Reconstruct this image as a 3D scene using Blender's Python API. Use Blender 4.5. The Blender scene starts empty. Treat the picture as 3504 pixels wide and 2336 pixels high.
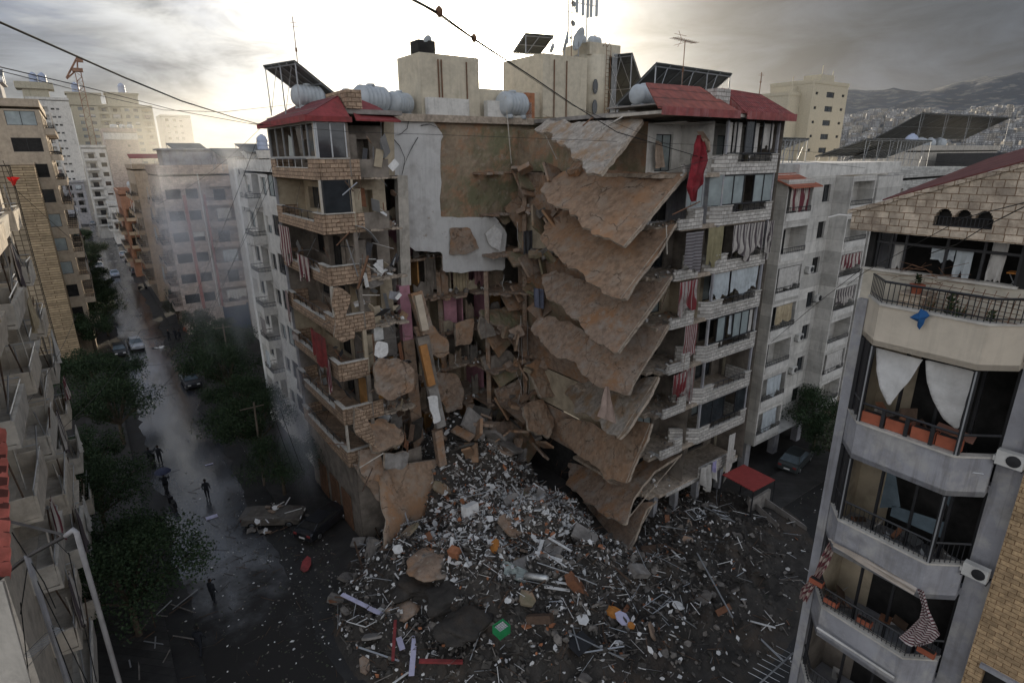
import bpy, bmesh, math, random
from mathutils import Vector, Matrix, noise
random.seed(7)
rnd=random.random
def ru(a,b): return a+(b-a)*random.random()
sc=bpy.context.scene; COL=sc.collection
# ---------------------------------------------------------------- camera
CAMH=26.0; FPX=1962.0; PITCH=math.radians(17.9); RHO=.0095
FW=Vector((0,math.cos(PITCH),-math.sin(PITCH)))
_r0=Vector((1,0,0)); _u0=Vector((0,math.sin(PITCH),math.cos(PITCH)))
RT=(_r0-RHO*_u0).normalized(); UP=(_u0+RHO*_r0).normalized()
cd=bpy.data.cameras.new('camera'); cam=bpy.data.objects.new('camera',cd); COL.objects.link(cam)
cam.matrix_world=Matrix(((RT.x,UP.x,-FW.x,0),(RT.y,UP.y,-FW.y,0),(RT.z,UP.z,-FW.z,CAMH),(0,0,0,1)))
cd.sensor_width=36; cd.lens=36*FPX/3504; cd.clip_start=.1; cd.clip_end=8000
sc.camera=cam
# ---------------------------------------------------------------- light
sc.view_settings.view_transform='Standard'; sc.view_settings.look='None'; sc.view_settings.gamma=1; sc.view_settings.use_curve_mapping=False
sc.view_settings.exposure=0.3
SUN_EL=math.radians(8.6); SUN_AZ=math.radians(-1.1)   # azimuth from +Y towards +X
SD=Vector((math.sin(SUN_AZ)*math.cos(SUN_EL),math.cos(SUN_AZ)*math.cos(SUN_EL),math.sin(SUN_EL)))
sl=bpy.data.lights.new('sun','SUN'); so=bpy.data.objects.new('sun',sl); COL.objects.link(so)
sl.energy=5.0; sl.angle=math.radians(.6); sl.color=(1,.86,.66)
so.rotation_euler=SD.to_track_quat('Z','Y').to_euler()
W=bpy.data.worlds.new('World'); sc.world=W; W.use_nodes=True
def world():
    nt=W.node_tree; N=nt.nodes; L=nt.links; N.clear()
    def nd(t,**k):
        n=N.new(t)
        for a,b in k.items(): setattr(n,a,b)
        return n
    def mth(op,a,b=None,c=None):
        n=nd('ShaderNodeMath',operation=op)
        for i,x in enumerate((a,b,c)):
            if x is None: continue
            if isinstance(x,(int,float)): n.inputs[i].default_value=x
            else: L.new(x,n.inputs[i])
        return n.outputs[0]
    def mix(f,a,b,t='MIX'):
        n=nd('ShaderNodeMix',data_type='RGBA',blend_type=t)
        for i,x in ((0,f),(6,a),(7,b)):
            if isinstance(x,(int,float)): n.inputs[i].default_value=x
            elif isinstance(x,tuple): n.inputs[i].default_value=(*x,1)
            else: L.new(x,n.inputs[i])
        return n.outputs[2]
    def smooth(v,a,b):
        n=nd('ShaderNodeMapRange',interpolation_type='SMOOTHSTEP'); L.new(v,n.inputs[0]); n.inputs[1].default_value=a; n.inputs[2].default_value=b
        return n.outputs[0]
    tc=nd('ShaderNodeTexCoord'); g=tc.outputs['Generated']
    sp=nd('ShaderNodeSeparateXYZ'); L.new(g,sp.inputs[0]); X,Y,Z=sp.outputs
    def ang(d):
        n=nd('ShaderNodeVectorMath',operation='DOT_PRODUCT'); L.new(g,n.inputs[0]); n.inputs[1].default_value=d
        return mth('ARCCOSINE',mth('MINIMUM',n.outputs['Value'],.99999))
    mp=nd('ShaderNodeMapping'); L.new(g,mp.inputs[0]); mp.inputs['Scale'].default_value=(3.2,3.2,9); mp.inputs['Location'].default_value=(.35,.2,.1)
    ns=nd('ShaderNodeTexNoise'); L.new(mp.outputs[0],ns.inputs[0]); ns.inputs['Scale'].default_value=1.3; ns.inputs['Detail'].default_value=9; ns.inputs['Roughness'].default_value=.58; ns.inputs['Distortion'].default_value=.35
    n1=ns.outputs[0]
    left=mix(smooth(Z,-.02,.33),(.23,.24,.24),(.13,.165,.25)); right=mix(smooth(Z,0,.3),(.062,.074,.092),(.030,.036,.047))
    base=mix(smooth(X,-.05,.40),left,right)
    # broken cloud: darker bellies and pale tops
    base=mix(mth('MULTIPLY',smooth(n1,.40,.56),mth('MULTIPLY',smooth(X,.1,-.3),.75)),base,(.33,.34,.35))
    puff=mth('MULTIPLY',smooth(n1,.50,.60),mth('MULTIPLY',smooth(X,.05,-.35),smooth(Z,.16,.27)))
    base=mix(mth('MULTIPLY',puff,.8),base,(.95,.93,.84))
    base=mix(mth('MULTIPLY',smooth(n1,.36,.56),mth('MULTIPLY',smooth(X,.15,.5),.45)),base,(.085,.095,.118))
    mp2=nd('ShaderNodeMapping'); L.new(g,mp2.inputs[0]); mp2.inputs['Scale'].default_value=(2.2,2.2,8); mp2.inputs['Location'].default_value=(2.1,.7,.4)
    ns2=nd('ShaderNodeTexNoise'); L.new(mp2.outputs[0],ns2.inputs[0]); ns2.inputs['Scale'].default_value=2.4; ns2.inputs['Detail'].default_value=10; ns2.inputs['Roughness'].default_value=.6; ns2.inputs['Distortion'].default_value=.5
    cm=nd('ShaderNodeMapRange'); L.new(ns2.outputs[0],cm.inputs[0]); cm.inputs[1].default_value=.35; cm.inputs[2].default_value=.68; cm.inputs[3].default_value=.62; cm.inputs[4].default_value=1.5
    cv=nd('ShaderNodeVectorMath',operation='SCALE'); L.new(base,cv.inputs[0]); L.new(cm.outputs[0],cv.inputs['Scale']); base=cv.outputs[0]
    a0=ang(tuple(SD)); s2=Vector((-.17,1,.24)).normalized(); a2=ang(tuple(s2))
    g1=mth('MULTIPLY',mth('EXPONENT',mth('MULTIPLY',mth('POWER',mth('DIVIDE',a0,.075),2),-1)),14)
    g2=mth('MULTIPLY',mth('EXPONENT',mth('MULTIPLY',a0,-9.5)),3.0)
    g3=mth('MULTIPLY',mth('EXPONENT',mth('MULTIPLY',mth('POWER',mth('DIVIDE',a2,.25),2),-1)),.85)
    g3=mth('MULTIPLY',g3,mth('ADD',mth('MULTIPLY',smooth(ns2.outputs[0],.35,.62),1.1),.35))
    def glow(c,f):
        n=nd('ShaderNodeVectorMath',operation='SCALE'); n.inputs[0].default_value=c; L.new(f,n.inputs['Scale']); return n.outputs[0]
    tot=base
    for c,f in (((1,.9,.68),g1),((1,.9,.7),g2),((1,.95,.84),g3)):
        tot=mix(1.0,tot,glow(c,f),'ADD')
    # unseen sky behind the viewer, made brighter to light the facades
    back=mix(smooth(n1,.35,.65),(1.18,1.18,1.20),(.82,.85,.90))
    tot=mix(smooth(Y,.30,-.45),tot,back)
    tot=mix(smooth(Z,.34,.78),tot,(.30,.345,.43))
    tot=mix(smooth(Z,-.01,-.12),tot,(.05,.05,.055))
    sky=nd('ShaderNodeTexSky',sky_type='NISHITA',sun_disc=False,sun_elevation=SUN_EL,sun_rotation=SUN_AZ,dust_density=3,air_density=1.2)
    sk=nd('ShaderNodeVectorMath',operation='SCALE'); L.new(sky.outputs[0],sk.inputs[0]); sk.inputs['Scale'].default_value=.02
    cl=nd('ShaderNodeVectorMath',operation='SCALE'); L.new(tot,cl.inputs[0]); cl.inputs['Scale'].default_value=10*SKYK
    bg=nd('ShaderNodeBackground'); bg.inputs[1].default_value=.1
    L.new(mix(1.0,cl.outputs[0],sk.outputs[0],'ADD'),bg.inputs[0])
    out=nd('ShaderNodeOutputWorld'); L.new(bg.outputs[0],out.inputs[0])
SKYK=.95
HAZE_D=.000022; HAZE_TOP=420; SMOKE=True
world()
sc.cycles.use_denoising=True; sc.cycles.max_bounces=7; sc.cycles.diffuse_bounces=3; sc.cycles.glossy_bounces=3; sc.cycles.transmission_bounces=4
sc.cycles.volume_bounces=1; sc.cycles.transparent_max_bounces=8; sc.cycles.caustics_reflective=False; sc.cycles.caustics_refractive=False
sc.cycles.volume_step_rate=2.0; sc.cycles.volume_max_steps=64; sc.cycles.sample_clamp_indirect=6
# ---------------------------------------------------------------- the street frame: x = n (across), y = t (along the street)
A36=math.radians(36); CN,SN=math.cos(A36),math.sin(A36)
P0=(-24.2,39.4)
def S(n,t,z=0): return Vector((P0[0]-t*SN+n*CN,P0[1]+t*CN+n*SN,z))
def iS(v):
    x=v[0]-P0[0]; y=v[1]-P0[1]; return Vector((x*CN+y*SN,-x*SN+y*CN,v[2]))
CS=iS((0,0,CAMH))
def rayS(px,py):
    d=RT*((px-1752)/FPX)+UP*(-(py-1168)/FPX)+FW
    return Vector((d.x*CN+d.y*SN,-d.x*SN+d.y*CN,d.z))
def PT(px,py,t): d=rayS(px,py); return CS+d*((t-CS.y)/d.y)
def PN(px,py,n): d=rayS(px,py); return CS+d*((n-CS.x)/d.x)
def PG(px,py,z=0.): d=rayS(px,py); return CS+d*((z-CAMH)/d.z)
def PD(px,py,Yw):
    d=RT*((px-1752)/FPX)+UP*(-(py-1168)/FPX)+FW; k=Yw/d.y
    return iS((d.x*k,Yw,CAMH+d.z*k))
def PP(px,py,o,nrm): d=rayS(px,py); return CS+d*((o-CS).dot(nrm)/d.dot(nrm))
# ---------------------------------------------------------------- mesh builder
class MB:
    def __init__(s): s.v=[]; s.f=[]; s.m=[]; s.c=0
    def mat(s,i): s.c=i; return s
    def add(s,vs,fs):
        o=len(s.v); s.v+= [tuple(q) for q in vs]
        for f in fs: s.f.append(tuple(o+i for i in f)); s.m.append(s.c)
        return s
    def quad(s,*p): return s.add(p,[tuple(range(len(p)))])
    def hexa(s,p): return s.add(p,[(0,3,2,1),(4,5,6,7),(0,1,5,4),(1,2,6,5),(2,3,7,6),(3,0,4,7)])
    def box(s,x0,x1,y0,y1,z0,z1):
        return s.hexa([(x0,y0,z0),(x1,y0,z0),(x1,y1,z0),(x0,y1,z0),(x0,y0,z1),(x1,y0,z1),(x1,y1,z1),(x0,y1,z1)])
    def obox(s,c,sz,R=None):
        a,b,h=[q/2 for q in sz]; c=Vector(c)
        ps=[Vector(q) for q in ((-a,-b,-h),(a,-b,-h),(a,b,-h),(-a,b,-h),(-a,-b,h),(a,-b,h),(a,b,h),(-a,b,h))]
        return s.hexa([c+(R@q if R else q) for q in ps])
    def fbox(s,P,a0,a1,o0,o1,z0,z1):
        return s.hexa([P(a0,o0,z0),P(a1,o0,z0),P(a1,o1,z0),P(a0,o1,z0),P(a0,o0,z1),P(a1,o0,z1),P(a1,o1,z1),P(a0,o1,z1)])
    def prism(s,pts,z0,z1):
        n=len(pts); vs=[(x,y,z0) for x,y in pts]+[(x,y,z1) for x,y in pts]
        return s.add(vs,[tuple(range(n-1,-1,-1)),tuple(range(n,2*n))]+[(i,(i+1)%n,n+(i+1)%n,n+i) for i in range(n)])
    def extr(s,pts,vec):
        n=len(pts); vec=Vector(vec); vs=list(pts)+[Vector(p)+vec for p in pts]
        return s.add(vs,[tuple(range(n-1,-1,-1)),tuple(range(n,2*n))]+[(i,(i+1)%n,n+(i+1)%n,n+i) for i in range(n)])
    def tube(s,pts,r,n=6,r1=None,cap=True):
        pts=[Vector(p) for p in pts]; rings=[]; N=len(pts)
        for i,p in enumerate(pts):
            d=(pts[min(i+1,N-1)]-pts[max(i-1,0)])
            if d.length<1e-6: d=Vector((0,0,1))
            d.normalize(); a=d.cross(Vector((0,0,1)) if abs(d.z)<.9 else Vector((1,0,0))).normalized(); b=d.cross(a)
            rr=r+( (r1-r)*i/(N-1) if r1 is not None and N>1 else 0)
            rings.append([p+(a*math.cos(2*math.pi*k/n)+b*math.sin(2*math.pi*k/n))*rr for k in range(n)])
        vs=[q for g in rings for q in g]; fs=[]
        for i in range(N-1):
            for k in range(n): fs.append((i*n+k,i*n+(k+1)%n,(i+1)*n+(k+1)%n,(i+1)*n+k))
        if cap: fs+=[tuple(range(n-1,-1,-1)),tuple((N-1)*n+k for k in range(n))]
        return s.add(vs,fs)
    def lathe(s,c,prof,n=14,ax=None):
        # prof: (radius, height along axis); ax: a rotation matrix or None
        vs=[];fs=[];c=Vector(c)
        for r,h in prof:
            for k in range(n):
                q=Vector((r*math.cos(2*math.pi*k/n),r*math.sin(2*math.pi*k/n),h)); vs.append(c+(ax@q if ax else q))
        for i in range(len(prof)-1):
            for k in range(n): fs.append((i*n+k,i*n+(k+1)%n,(i+1)*n+(k+1)%n,(i+1)*n+k))
        fs+=[tuple(range(n-1,-1,-1)),tuple((len(prof)-1)*n+k for k in range(n))]
        return s.add(vs,fs)
    def rock(s,c,r,k=.35,flat=1.):
        c=Vector(c); bm=bmesh.new(); bmesh.ops.create_icosphere(bm,subdivisions=1,radius=1)
        R=Matrix.Rotation(ru(0,6.28),3,Vector((ru(-1,1),ru(-1,1),ru(-1,1))).normalized())
        sx=(r*ru(.7,1.2),r*ru(.5,1.1),r*ru(.35,.8)*flat)
        vs=[c+R@Vector([q*(1+ru(-k,k))*sz for q,sz in zip(v.co,sx)]) for v in bm.verts]
        s.add(vs,[tuple(v.index for v in f.verts) for f in bm.faces]); bm.free(); return s
def R3(rx=0,ry=0,rz=0):
    return Matrix.Rotation(rz,3,'Z')@Matrix.Rotation(ry,3,'Y')@Matrix.Rotation(rx,3,'X')
def rrot(): return R3(ru(0,6.28),ru(0,6.28),ru(0,6.28))
def mesh(name,mb,mats,off=(0,0,0),smooth=False,clean=True):
    me=bpy.data.meshes.new(name); o=Vector(off)
    me.from_pydata([Vector(q)-o for q in mb.v],[],mb.f)
    if not isinstance(mats,(list,tuple)): mats=[mats]
    for m in mats: me.materials.append(m)
    if len(mats)>1: me.polygons.foreach_set('material_index',mb.m)
    if smooth: me.polygons.foreach_set('use_smooth',[True]*len(me.polygons))
    me.update()
    if clean:
        bm=bmesh.new(); bm.from_mesh(me); bmesh.ops.recalc_face_normals(bm,faces=bm.faces); bm.to_mesh(me); bm.free()
    return me
OFF={}
def tag(o,label,cat,group=None,kind=None):
    if label: o['label']=label
    if cat: o['category']=cat
    if group: o['group']=group
    if kind: o['kind']=kind
    return o
def root(name,label,cat,n,t,z=0,group=None,rz=0.,world=False):
    """Empty at a thing's base; its children are modelled in street coordinates (rz=0) or in local ones (rz given, OFF zero)"""
    o=bpy.data.objects.new(name,None); COL.objects.link(o); o.location=S(n,t,z); o.rotation_euler=(0,0,A36+rz); o.empty_display_size=.3
    OFF[o.name]=Vector((n,t,z)); tag(o,label,cat,group); return o
def part(r,name,mb,mats,smooth=False,label=None,clean=True,off=None):
    me=mesh(name,mb,mats,OFF[r.name] if off is None else off,smooth,clean)
    o=bpy.data.objects.new(name,me); COL.objects.link(o); o.parent=r
    OFF[o.name]=OFF[r.name] if off is None else Vector(off)
    if label: o['label']=label
    return o
def inst(r,name,me,loc,rz=0,label=None):
    """a shared mesh placed at street coords under r"""
    o=bpy.data.objects.new(name,me); COL.objects.link(o); o.parent=r; o.location=Vector(loc)-OFF[r.name]; o.rotation_euler=(0,0,rz)
    if label: o['label']=label
    return o
def solo(name,mb,mats,label,cat,group=None,smooth=False,kind=None,clean=True,base=None):
    """a thing that is one mesh: origin at its base"""
    vs=mb.v; n=len(vs)
    if base is None:
        xs=[q[0] for q in vs]; ys=[q[1] for q in vs]; zs=[q[2] for q in vs]
        base=((min(xs)+max(xs))/2,(min(ys)+max(ys))/2,min(zs))
    me=mesh(name,mb,mats,base,smooth,clean); o=bpy.data.objects.new(name,me); COL.objects.link(o)
    o.location=S(*base); o.rotation_euler=(0,0,A36); OFF[o.name]=Vector(base); tag(o,label,cat,group,kind); return o
def struct(name,mb,mats,smooth=False,kind='structure',label=None):
    o=solo(name,mb,mats,label,None,None,smooth,kind,base=(0,0,0)); return o
def copy_thing(o,n,t,z,rz=None,label=None,group=None,scale=None):
    c=o.copy(); COL.objects.link(c); c.location=S(n,t,z)
    if rz is not None: c.rotation_euler=(0,0,A36+rz)
    if scale: c.scale=(scale,)*3 if isinstance(scale,(int,float)) else scale
    if label: c['label']=label
    if group: c['group']=group
    for ch in list(o.children):
        d=ch.copy(); COL.objects.link(d); d.parent=c
        for g in ch.children:
            e=g.copy(); COL.objects.link(e); e.parent=d
    return c
# ---------------------------------------------------------------- materials
def M(name,base,rough=.85,var=.22,scale=2.5,bump=.25,bscale=14,streak=0,streakc=None,metal=0,patt=None,patc=None,dirt=0,dirtc=(.06,.05,.04),spec=.3,gen=False,trans=0,blotch=None,cracks=0,squash=1.):
    m=bpy.data.materials.new(name); m.use_nodes=True; nt=m.node_tree; N=nt.nodes; L=nt.links
    b=N['Principled BSDF']
    def nd(t,**k):
        n=N.new(t)
        for a,c in k.items(): setattr(n,a,c)
        return n
    def lk(a,c): L.new(a,c)
    def mix(f,a,c,t='MIX'):
        n=nd('ShaderNodeMix',data_type='RGBA',blend_type=t)
        for i,x in ((0,f),(6,a),(7,c)):
            if isinstance(x,(int,float)): n.inputs[i].default_value=x
            elif isinstance(x,tuple): n.inputs[i].default_value=(*x,1)
            else: lk(x,n.inputs[i])
        return n.outputs[2]
    def mr(v,a,c,o0=0,o1=1):
        n=nd('ShaderNodeMapRange'); lk(v,n.inputs[0]); n.inputs[1].default_value=a; n.inputs[2].default_value=c; n.inputs[3].default_value=o0; n.inputs[4].default_value=o1; return n.outputs[0]
    def noi(vec,s,d=4,r=.55):
        n=nd('ShaderNodeTexNoise'); lk(vec,n.inputs[0]); n.inputs['Scale'].default_value=s; n.inputs['Detail'].default_value=d; n.inputs['Roughness'].default_value=r; return n.outputs[0]
    tc=nd('ShaderNodeTexCoord'); oi=nd('ShaderNodeObjectInfo')
    ad=nd('ShaderNodeVectorMath',operation='MULTIPLY_ADD'); cb=nd('ShaderNodeCombineXYZ')
    for i in range(3): lk(oi.outputs['Random'],cb.inputs[i])
    lk(cb.outputs[0],ad.inputs[0]); ad.inputs[1].default_value=(37,53,91); lk(tc.outputs['Object'],ad.inputs[2])
    v=ad.outputs[0]; raw=tc.outputs['Object']
    n1=noi(v,scale,6,.6); lo=tuple(c*(1-var) for c in base); hi=tuple(min(1,c*(1+var)) for c in base)
    col=mix(mr(n1,.3,.7),lo,hi)
    height=noi(v,bscale,5,.65)
    if patt:
        sp=nd('ShaderNodeSeparateXYZ'); lk(raw,sp.inputs[0]); a=nd('ShaderNodeMath',operation='ADD'); lk(sp.outputs[0],a.inputs[0]); lk(sp.outputs[1],a.inputs[1])
        kind=patt[0]
        if kind=='brick':
            _,bw,bh,mo=patt[:4]; offs=patt[4] if len(patt)>4 else .5
            cv=nd('ShaderNodeCombineXYZ'); lk(a.outputs[0],cv.inputs[0]); lk(sp.outputs[2],cv.inputs[1])
            br=nd('ShaderNodeTexBrick',offset=offs,squash=squash,squash_frequency=3); lk(cv.outputs[0],br.inputs[0])
            for k,x in (('Scale',1),('Mortar Size',mo),('Mortar Smooth',.15),('Bias',0),('Brick Width',bw),('Row Height',bh)): br.inputs[k].default_value=x
            br.inputs['Color1'].default_value=(.78,.78,.78,1); br.inputs['Color2'].default_value=(1.15,1.15,1.15,1); br.inputs['Mortar'].default_value=(*(patc or (.35,.33,.3)),1)
            col=mix(1.0,col,br.outputs[0],'MULTIPLY')
            mh=nd('ShaderNodeMath',operation='MULTIPLY_ADD'); lk(br.outputs['Fac'],mh.inputs[0]); mh.inputs[1].default_value=-1.2; lk(height,mh.inputs[2]); height=mh.outputs[0]
        elif kind=='stripe':
            k=patt[1]; src=sp.outputs[2] if len(patt)>2 and patt[2]=='z' else a.outputs[0]
            f=nd('ShaderNodeMath',operation='MULTIPLY'); lk(src,f.inputs[0]); f.inputs[1].default_value=k
            fr=nd('ShaderNodeMath',operation='FRACT'); lk(f.outputs[0],fr.inputs[0])
            col=mix(mr(fr.outputs[0],.46,.54),col,patc)
        elif kind=='tiles':
            k=patt[1]; k2=patt[2]
            f=nd('ShaderNodeMath',operation='SINE'); q=nd('ShaderNodeMath',operation='MULTIPLY'); lk(sp.outputs[patt[3] if len(patt)>3 else 0],q.inputs[0]); q.inputs[1].default_value=6.283*k; lk(q.outputs[0],f.inputs[0])
            g2=nd('ShaderNodeMath',operation='MULTIPLY'); lk(sp.outputs[2],g2.inputs[0]); g2.inputs[1].default_value=k2
            fr=nd('ShaderNodeMath',operation='FRACT'); lk(g2.outputs[0],fr.inputs[0])
            col=mix(mr(fr.outputs[0],.86,.95),col,tuple(c*.35 for c in base))
            mh=nd('ShaderNodeMath',operation='MULTIPLY_ADD'); lk(f.outputs[0],mh.inputs[0]); mh.inputs[1].default_value=.9; lk(fr.outputs[0],mh.inputs[2]); height=mh.outputs[0]
    if cracks:
        dn_=nd('ShaderNodeTexNoise'); lk(v,dn_.inputs[0]); dn_.inputs['Scale'].default_value=2.2; dn_.inputs['Detail'].default_value=5
        dv=nd('ShaderNodeVectorMath',operation='MULTIPLY_ADD'); lk(dn_.outputs['Color'],dv.inputs[0]); dv.inputs[1].default_value=(.7,.7,.7); lk(v,dv.inputs[2])
        vo=nd('ShaderNodeTexVoronoi',feature='DISTANCE_TO_EDGE'); lk(dv.outputs[0],vo.inputs[0]); vo.inputs['Scale'].default_value=cracks
        msk=mr(noi(v,.8,3),.42,.60); cf=nd('ShaderNodeMath',operation='MULTIPLY'); lk(mr(vo.outputs['Distance'],.012,.0),cf.inputs[0]); lk(msk,cf.inputs[1])
        crk=cf.outputs[0]
    if blotch:
        for (bc,bs,lo_,hi_) in blotch:
            col=mix(mr(noi(v,bs,7,.65),lo_,hi_),col,bc)
    if cracks:
        col=mix(crk,col,tuple(c*.35 for c in base)); ch_=nd('ShaderNodeMath',operation='MULTIPLY_ADD'); lk(crk,ch_.inputs[0]); ch_.inputs[1].default_value=-1.; lk(height,ch_.inputs[2]); height=ch_.outputs[0]
    if streak:
        mp=nd('ShaderNodeMapping'); lk(v,mp.inputs[0]); mp.inputs['Scale'].default_value=(2.2,2.2,.16)
        sn=noi(mp.outputs[0],1.6,6,.7); big=noi(v,.35,3)
        f=nd('ShaderNodeMath',operation='MULTIPLY'); lk(mr(sn,.5,.72),f.inputs[0]); lk(mr(big,.35,.65,.25,1),f.inputs[1])
        f2=nd('ShaderNodeMath',operation='MULTIPLY'); lk(f.outputs[0],f2.inputs[0]); f2.inputs[1].default_value=streak
        col=mix(f2.outputs[0],col,streakc or tuple(c*.35 for c in base))
    if dirt:
        dn=noi(v,.9,7,.7); f=nd('ShaderNodeMath',operation='MULTIPLY'); lk(mr(dn,.48,.66),f.inputs[0]); f.inputs[1].default_value=dirt
        col=mix(f.outputs[0],col,dirtc)
    lk(col,b.inputs['Base Color']); b.inputs['Roughness'].default_value=rough; b.inputs['Metallic'].default_value=metal
    b.inputs['Specular IOR Level'].default_value=spec
    if bump:
        bp=nd('ShaderNodeBump'); bp.inputs['Strength'].default_value=min(1,bump); bp.inputs['Distance'].default_value=.05; lk(height,bp.inputs['Height']); lk(bp.outputs[0],b.inputs['Normal'])
    m.diffuse_color=(*base,1)
    return m
TAN=(.42,.30,.21)
m_stonetan=M('tan split stone',TAN,var=.3,scale=6,bump=.9,bscale=9,patt=('brick',.5,.24,.02),patc=(.38,.34,.3),streak=.35,dirt=.35)
m_stonew=M('white split stone',(.56,.53,.49),var=.22,scale=6,bump=.9,bscale=9,patt=('brick',.5,.24,.018),patc=(.42,.4,.37),streak=.35,dirt=.25)
m_stonegable=M('gable ashlar',(.54,.45,.35),var=.3,scale=4,bump=1,bscale=7,squash=.62,patt=('brick',.34,.165,.009,.37),patc=(.40,.30,.22),streak=.4,dirt=.4,dirtc=(.14,.11,.09),blotch=[((.30,.23,.17),2.2,.50,.72)])
m_stonebrick=M('yellow stone courses',(.50,.35,.20),var=.3,scale=8,bump=1,bscale=12,patt=('brick',.30,.125,.006),patc=(.35,.24,.18),dirt=.25)
m_coping=M('coping stone',(.52,.49,.44),var=.2,dirt=.4)
m_white=M('white plaster',(.62,.60,.56),var=.1,streak=.55,dirt=.3)
m_offwhite=M('aged cream plaster',(.50,.46,.40),var=.15,streak=.65,dirt=.35)
m_grey=M('grey plaster',(.32,.32,.34),var=.16,scale=1.2,streak=.8,streakc=(.13,.12,.12),dirt=.5,dirtc=(.15,.14,.13),blotch=[((.40,.39,.38),1.1,.5,.62),((.10,.095,.09),9,.70,.76)])
m_greypatch=M('patched grey plaster',(.50,.46,.40),var=.14,scale=.8,streak=.8,streakc=(.16,.14,.12),dirt=.4,dirtc=(.2,.18,.16),blotch=[((.34,.33,.32),1.3,.46,.56)])
m_beige=M('beige plaster',(.45,.37,.28),var=.12,streak=.45,dirt=.25)
m_pinkish=M('pinkish stone facing',(.46,.38,.335),var=.15,streak=.5,dirt=.3,patt=('brick',.6,.3,.012),patc=(.6,.55,.5))
m_orange=M('terracotta plaster',(.34,.19,.13),var=.15,streak=.4,dirt=.2)
m_yellow=M('pale yellow plaster',(.46,.42,.32),var=.12,streak=.45,dirt=.2)
m_tilegrid=M('square tile facing',(.40,.32,.22),var=.15,scale=1,patt=('brick',.62,.62,.05,0.),patc=(.30,.28,.27),streak=.3,dirt=.2)
m_tilestrip=M('strip tile facing',(.46,.35,.22),var=.2,scale=3,patt=('brick',2.4,.30,.035),patc=(.33,.29,.25),bump=.8,dirt=.2)
m_conc=M('concrete',(.27,.25,.23),var=.25,scale=2,bump=.5,dirt=.5)
m_dust=M('dusty broken concrete',(.285,.205,.15),var=.35,scale=2.6,bump=.8,bscale=14,cracks=.4,blotch=[((.34,.185,.095),.45,.5,.66),((.40,.34,.27),3.5,.6,.72),((.33,.28,.235),1.1,.5,.66),((.10,.07,.05),2.6,.60,.72)])
m_dust2=M('orange dusted slab',(.30,.205,.14),var=.35,scale=2.4,bump=.8,bscale=14,cracks=.32,blotch=[((.37,.21,.115),.35,.46,.64),((.42,.34,.26),3.1,.6,.72),((.33,.26,.20),.8,.5,.66),((.12,.075,.045),2.2,.6,.74)])
m_slabg=M('grey dusted slab',(.34,.30,.255),var=.35,scale=2.8,bump=.8,bscale=14,cracks=.5,blotch=[((.30,.20,.12),.6,.48,.62),((.12,.11,.10),2.6,.6,.72)])
m_edge=M('slab edge',(.40,.33,.26),var=.35,scale=4,bump=.9,dirt=.5)
m_rub=M('rubble concrete',(.20,.18,.16),var=.4,scale=3,bump=.6,dirt=.4)
m_rubd=M('dark rubble',(.075,.068,.06),var=.4,scale=3,bump=.6)
m_rubw=M('white broken plaster',(.72,.71,.69),var=.15,scale=5,bump=.2,dirt=.25,dirtc=(.25,.22,.19))
m_rubo=M('broken orange block',(.36,.15,.075),var=.3,scale=3,bump=.4)
m_wood=M('dark wood',(.10,.065,.045),var=.35,scale=3,bump=.3)
m_door=M('door wood',(.22,.10,.055),var=.25,scale=4)
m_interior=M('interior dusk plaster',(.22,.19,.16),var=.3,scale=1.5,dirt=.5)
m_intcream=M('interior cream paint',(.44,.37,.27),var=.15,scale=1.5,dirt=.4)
m_intorange=M('interior orange paint',(.50,.27,.10),var=.15,scale=1.5,dirt=.35)
m_pink=M('pink paint',(.50,.25,.30),var=.12,scale=2,dirt=.3)
m_black=M('black metal',(.018,.018,.02),rough=.5,var=.3,bump=.05,spec=.5)
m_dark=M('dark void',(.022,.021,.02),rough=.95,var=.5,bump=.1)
m_alu=M('aluminium',(.42,.43,.44),rough=.42,var=.12,metal=.6,bump=.05)
m_galv=M('galvanised steel',(.34,.35,.36),rough=.5,var=.2,metal=.5,bump=.08)
m_rust=M('rusted metal',(.16,.085,.05),rough=.8,var=.4,bump=.3)
m_tank=M('grey plastic tank',(.42,.45,.47),rough=.5,var=.1,bump=.05,dirt=.2)
m_tankb=M('blue grey tank',(.38,.43,.55),rough=.45,var=.1,bump=.05,dirt=.2)
m_panel=M('solar panel back',(.10,.105,.10),rough=.5,var=.15,bump=.1,patt=('brick',1.0,1.6,.03,0.),patc=(.5,.5,.5))
m_redroof=M('red tile roof',(.24,.055,.05),rough=.75,var=.35,scale=3,patt=('tiles',4,3.2),bump=.9,streak=.35,streakc=(.42,.36,.34),dirt=.3)
m_redflat=M('dull red sheet',(.25,.045,.045),rough=.7,var=.3,streak=.35,dirt=.4,bump=.2)
m_redfascia=M('weathered red fascia',(.27,.075,.07),rough=.7,var=.3,streak=.6,streakc=(.38,.34,.34),dirt=.3)
m_canopy=M('red corrugated sheet',(.36,.06,.05),rough=.6,var=.2,patt=('stripe',5.0),patc=(.20,.03,.03),bump=.2)
m_cloth=M('grey white cloth',(.50,.48,.45),var=.15,scale=3,bump=.2,dirt=.3)
m_clothd=M('dark cloth',(.07,.07,.075),var=.3,bump=.2)
m_clothtan=M('tan curtain cloth',(.40,.33,.22),var=.2,bump=.2,dirt=.3)
m_clothsheer=M('sheer curtain',(.46,.50,.52),var=.15,bump=.15,dirt=.2)
m_clothred=M('dark red cloth',(.25,.02,.025),var=.25,bump=.3,scale=5)
m_clothstr=M('maroon striped awning cloth',(.46,.42,.38),var=.15,patt=('stripe',3.6),patc=(.14,.035,.045),bump=.2,dirt=.25)
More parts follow.
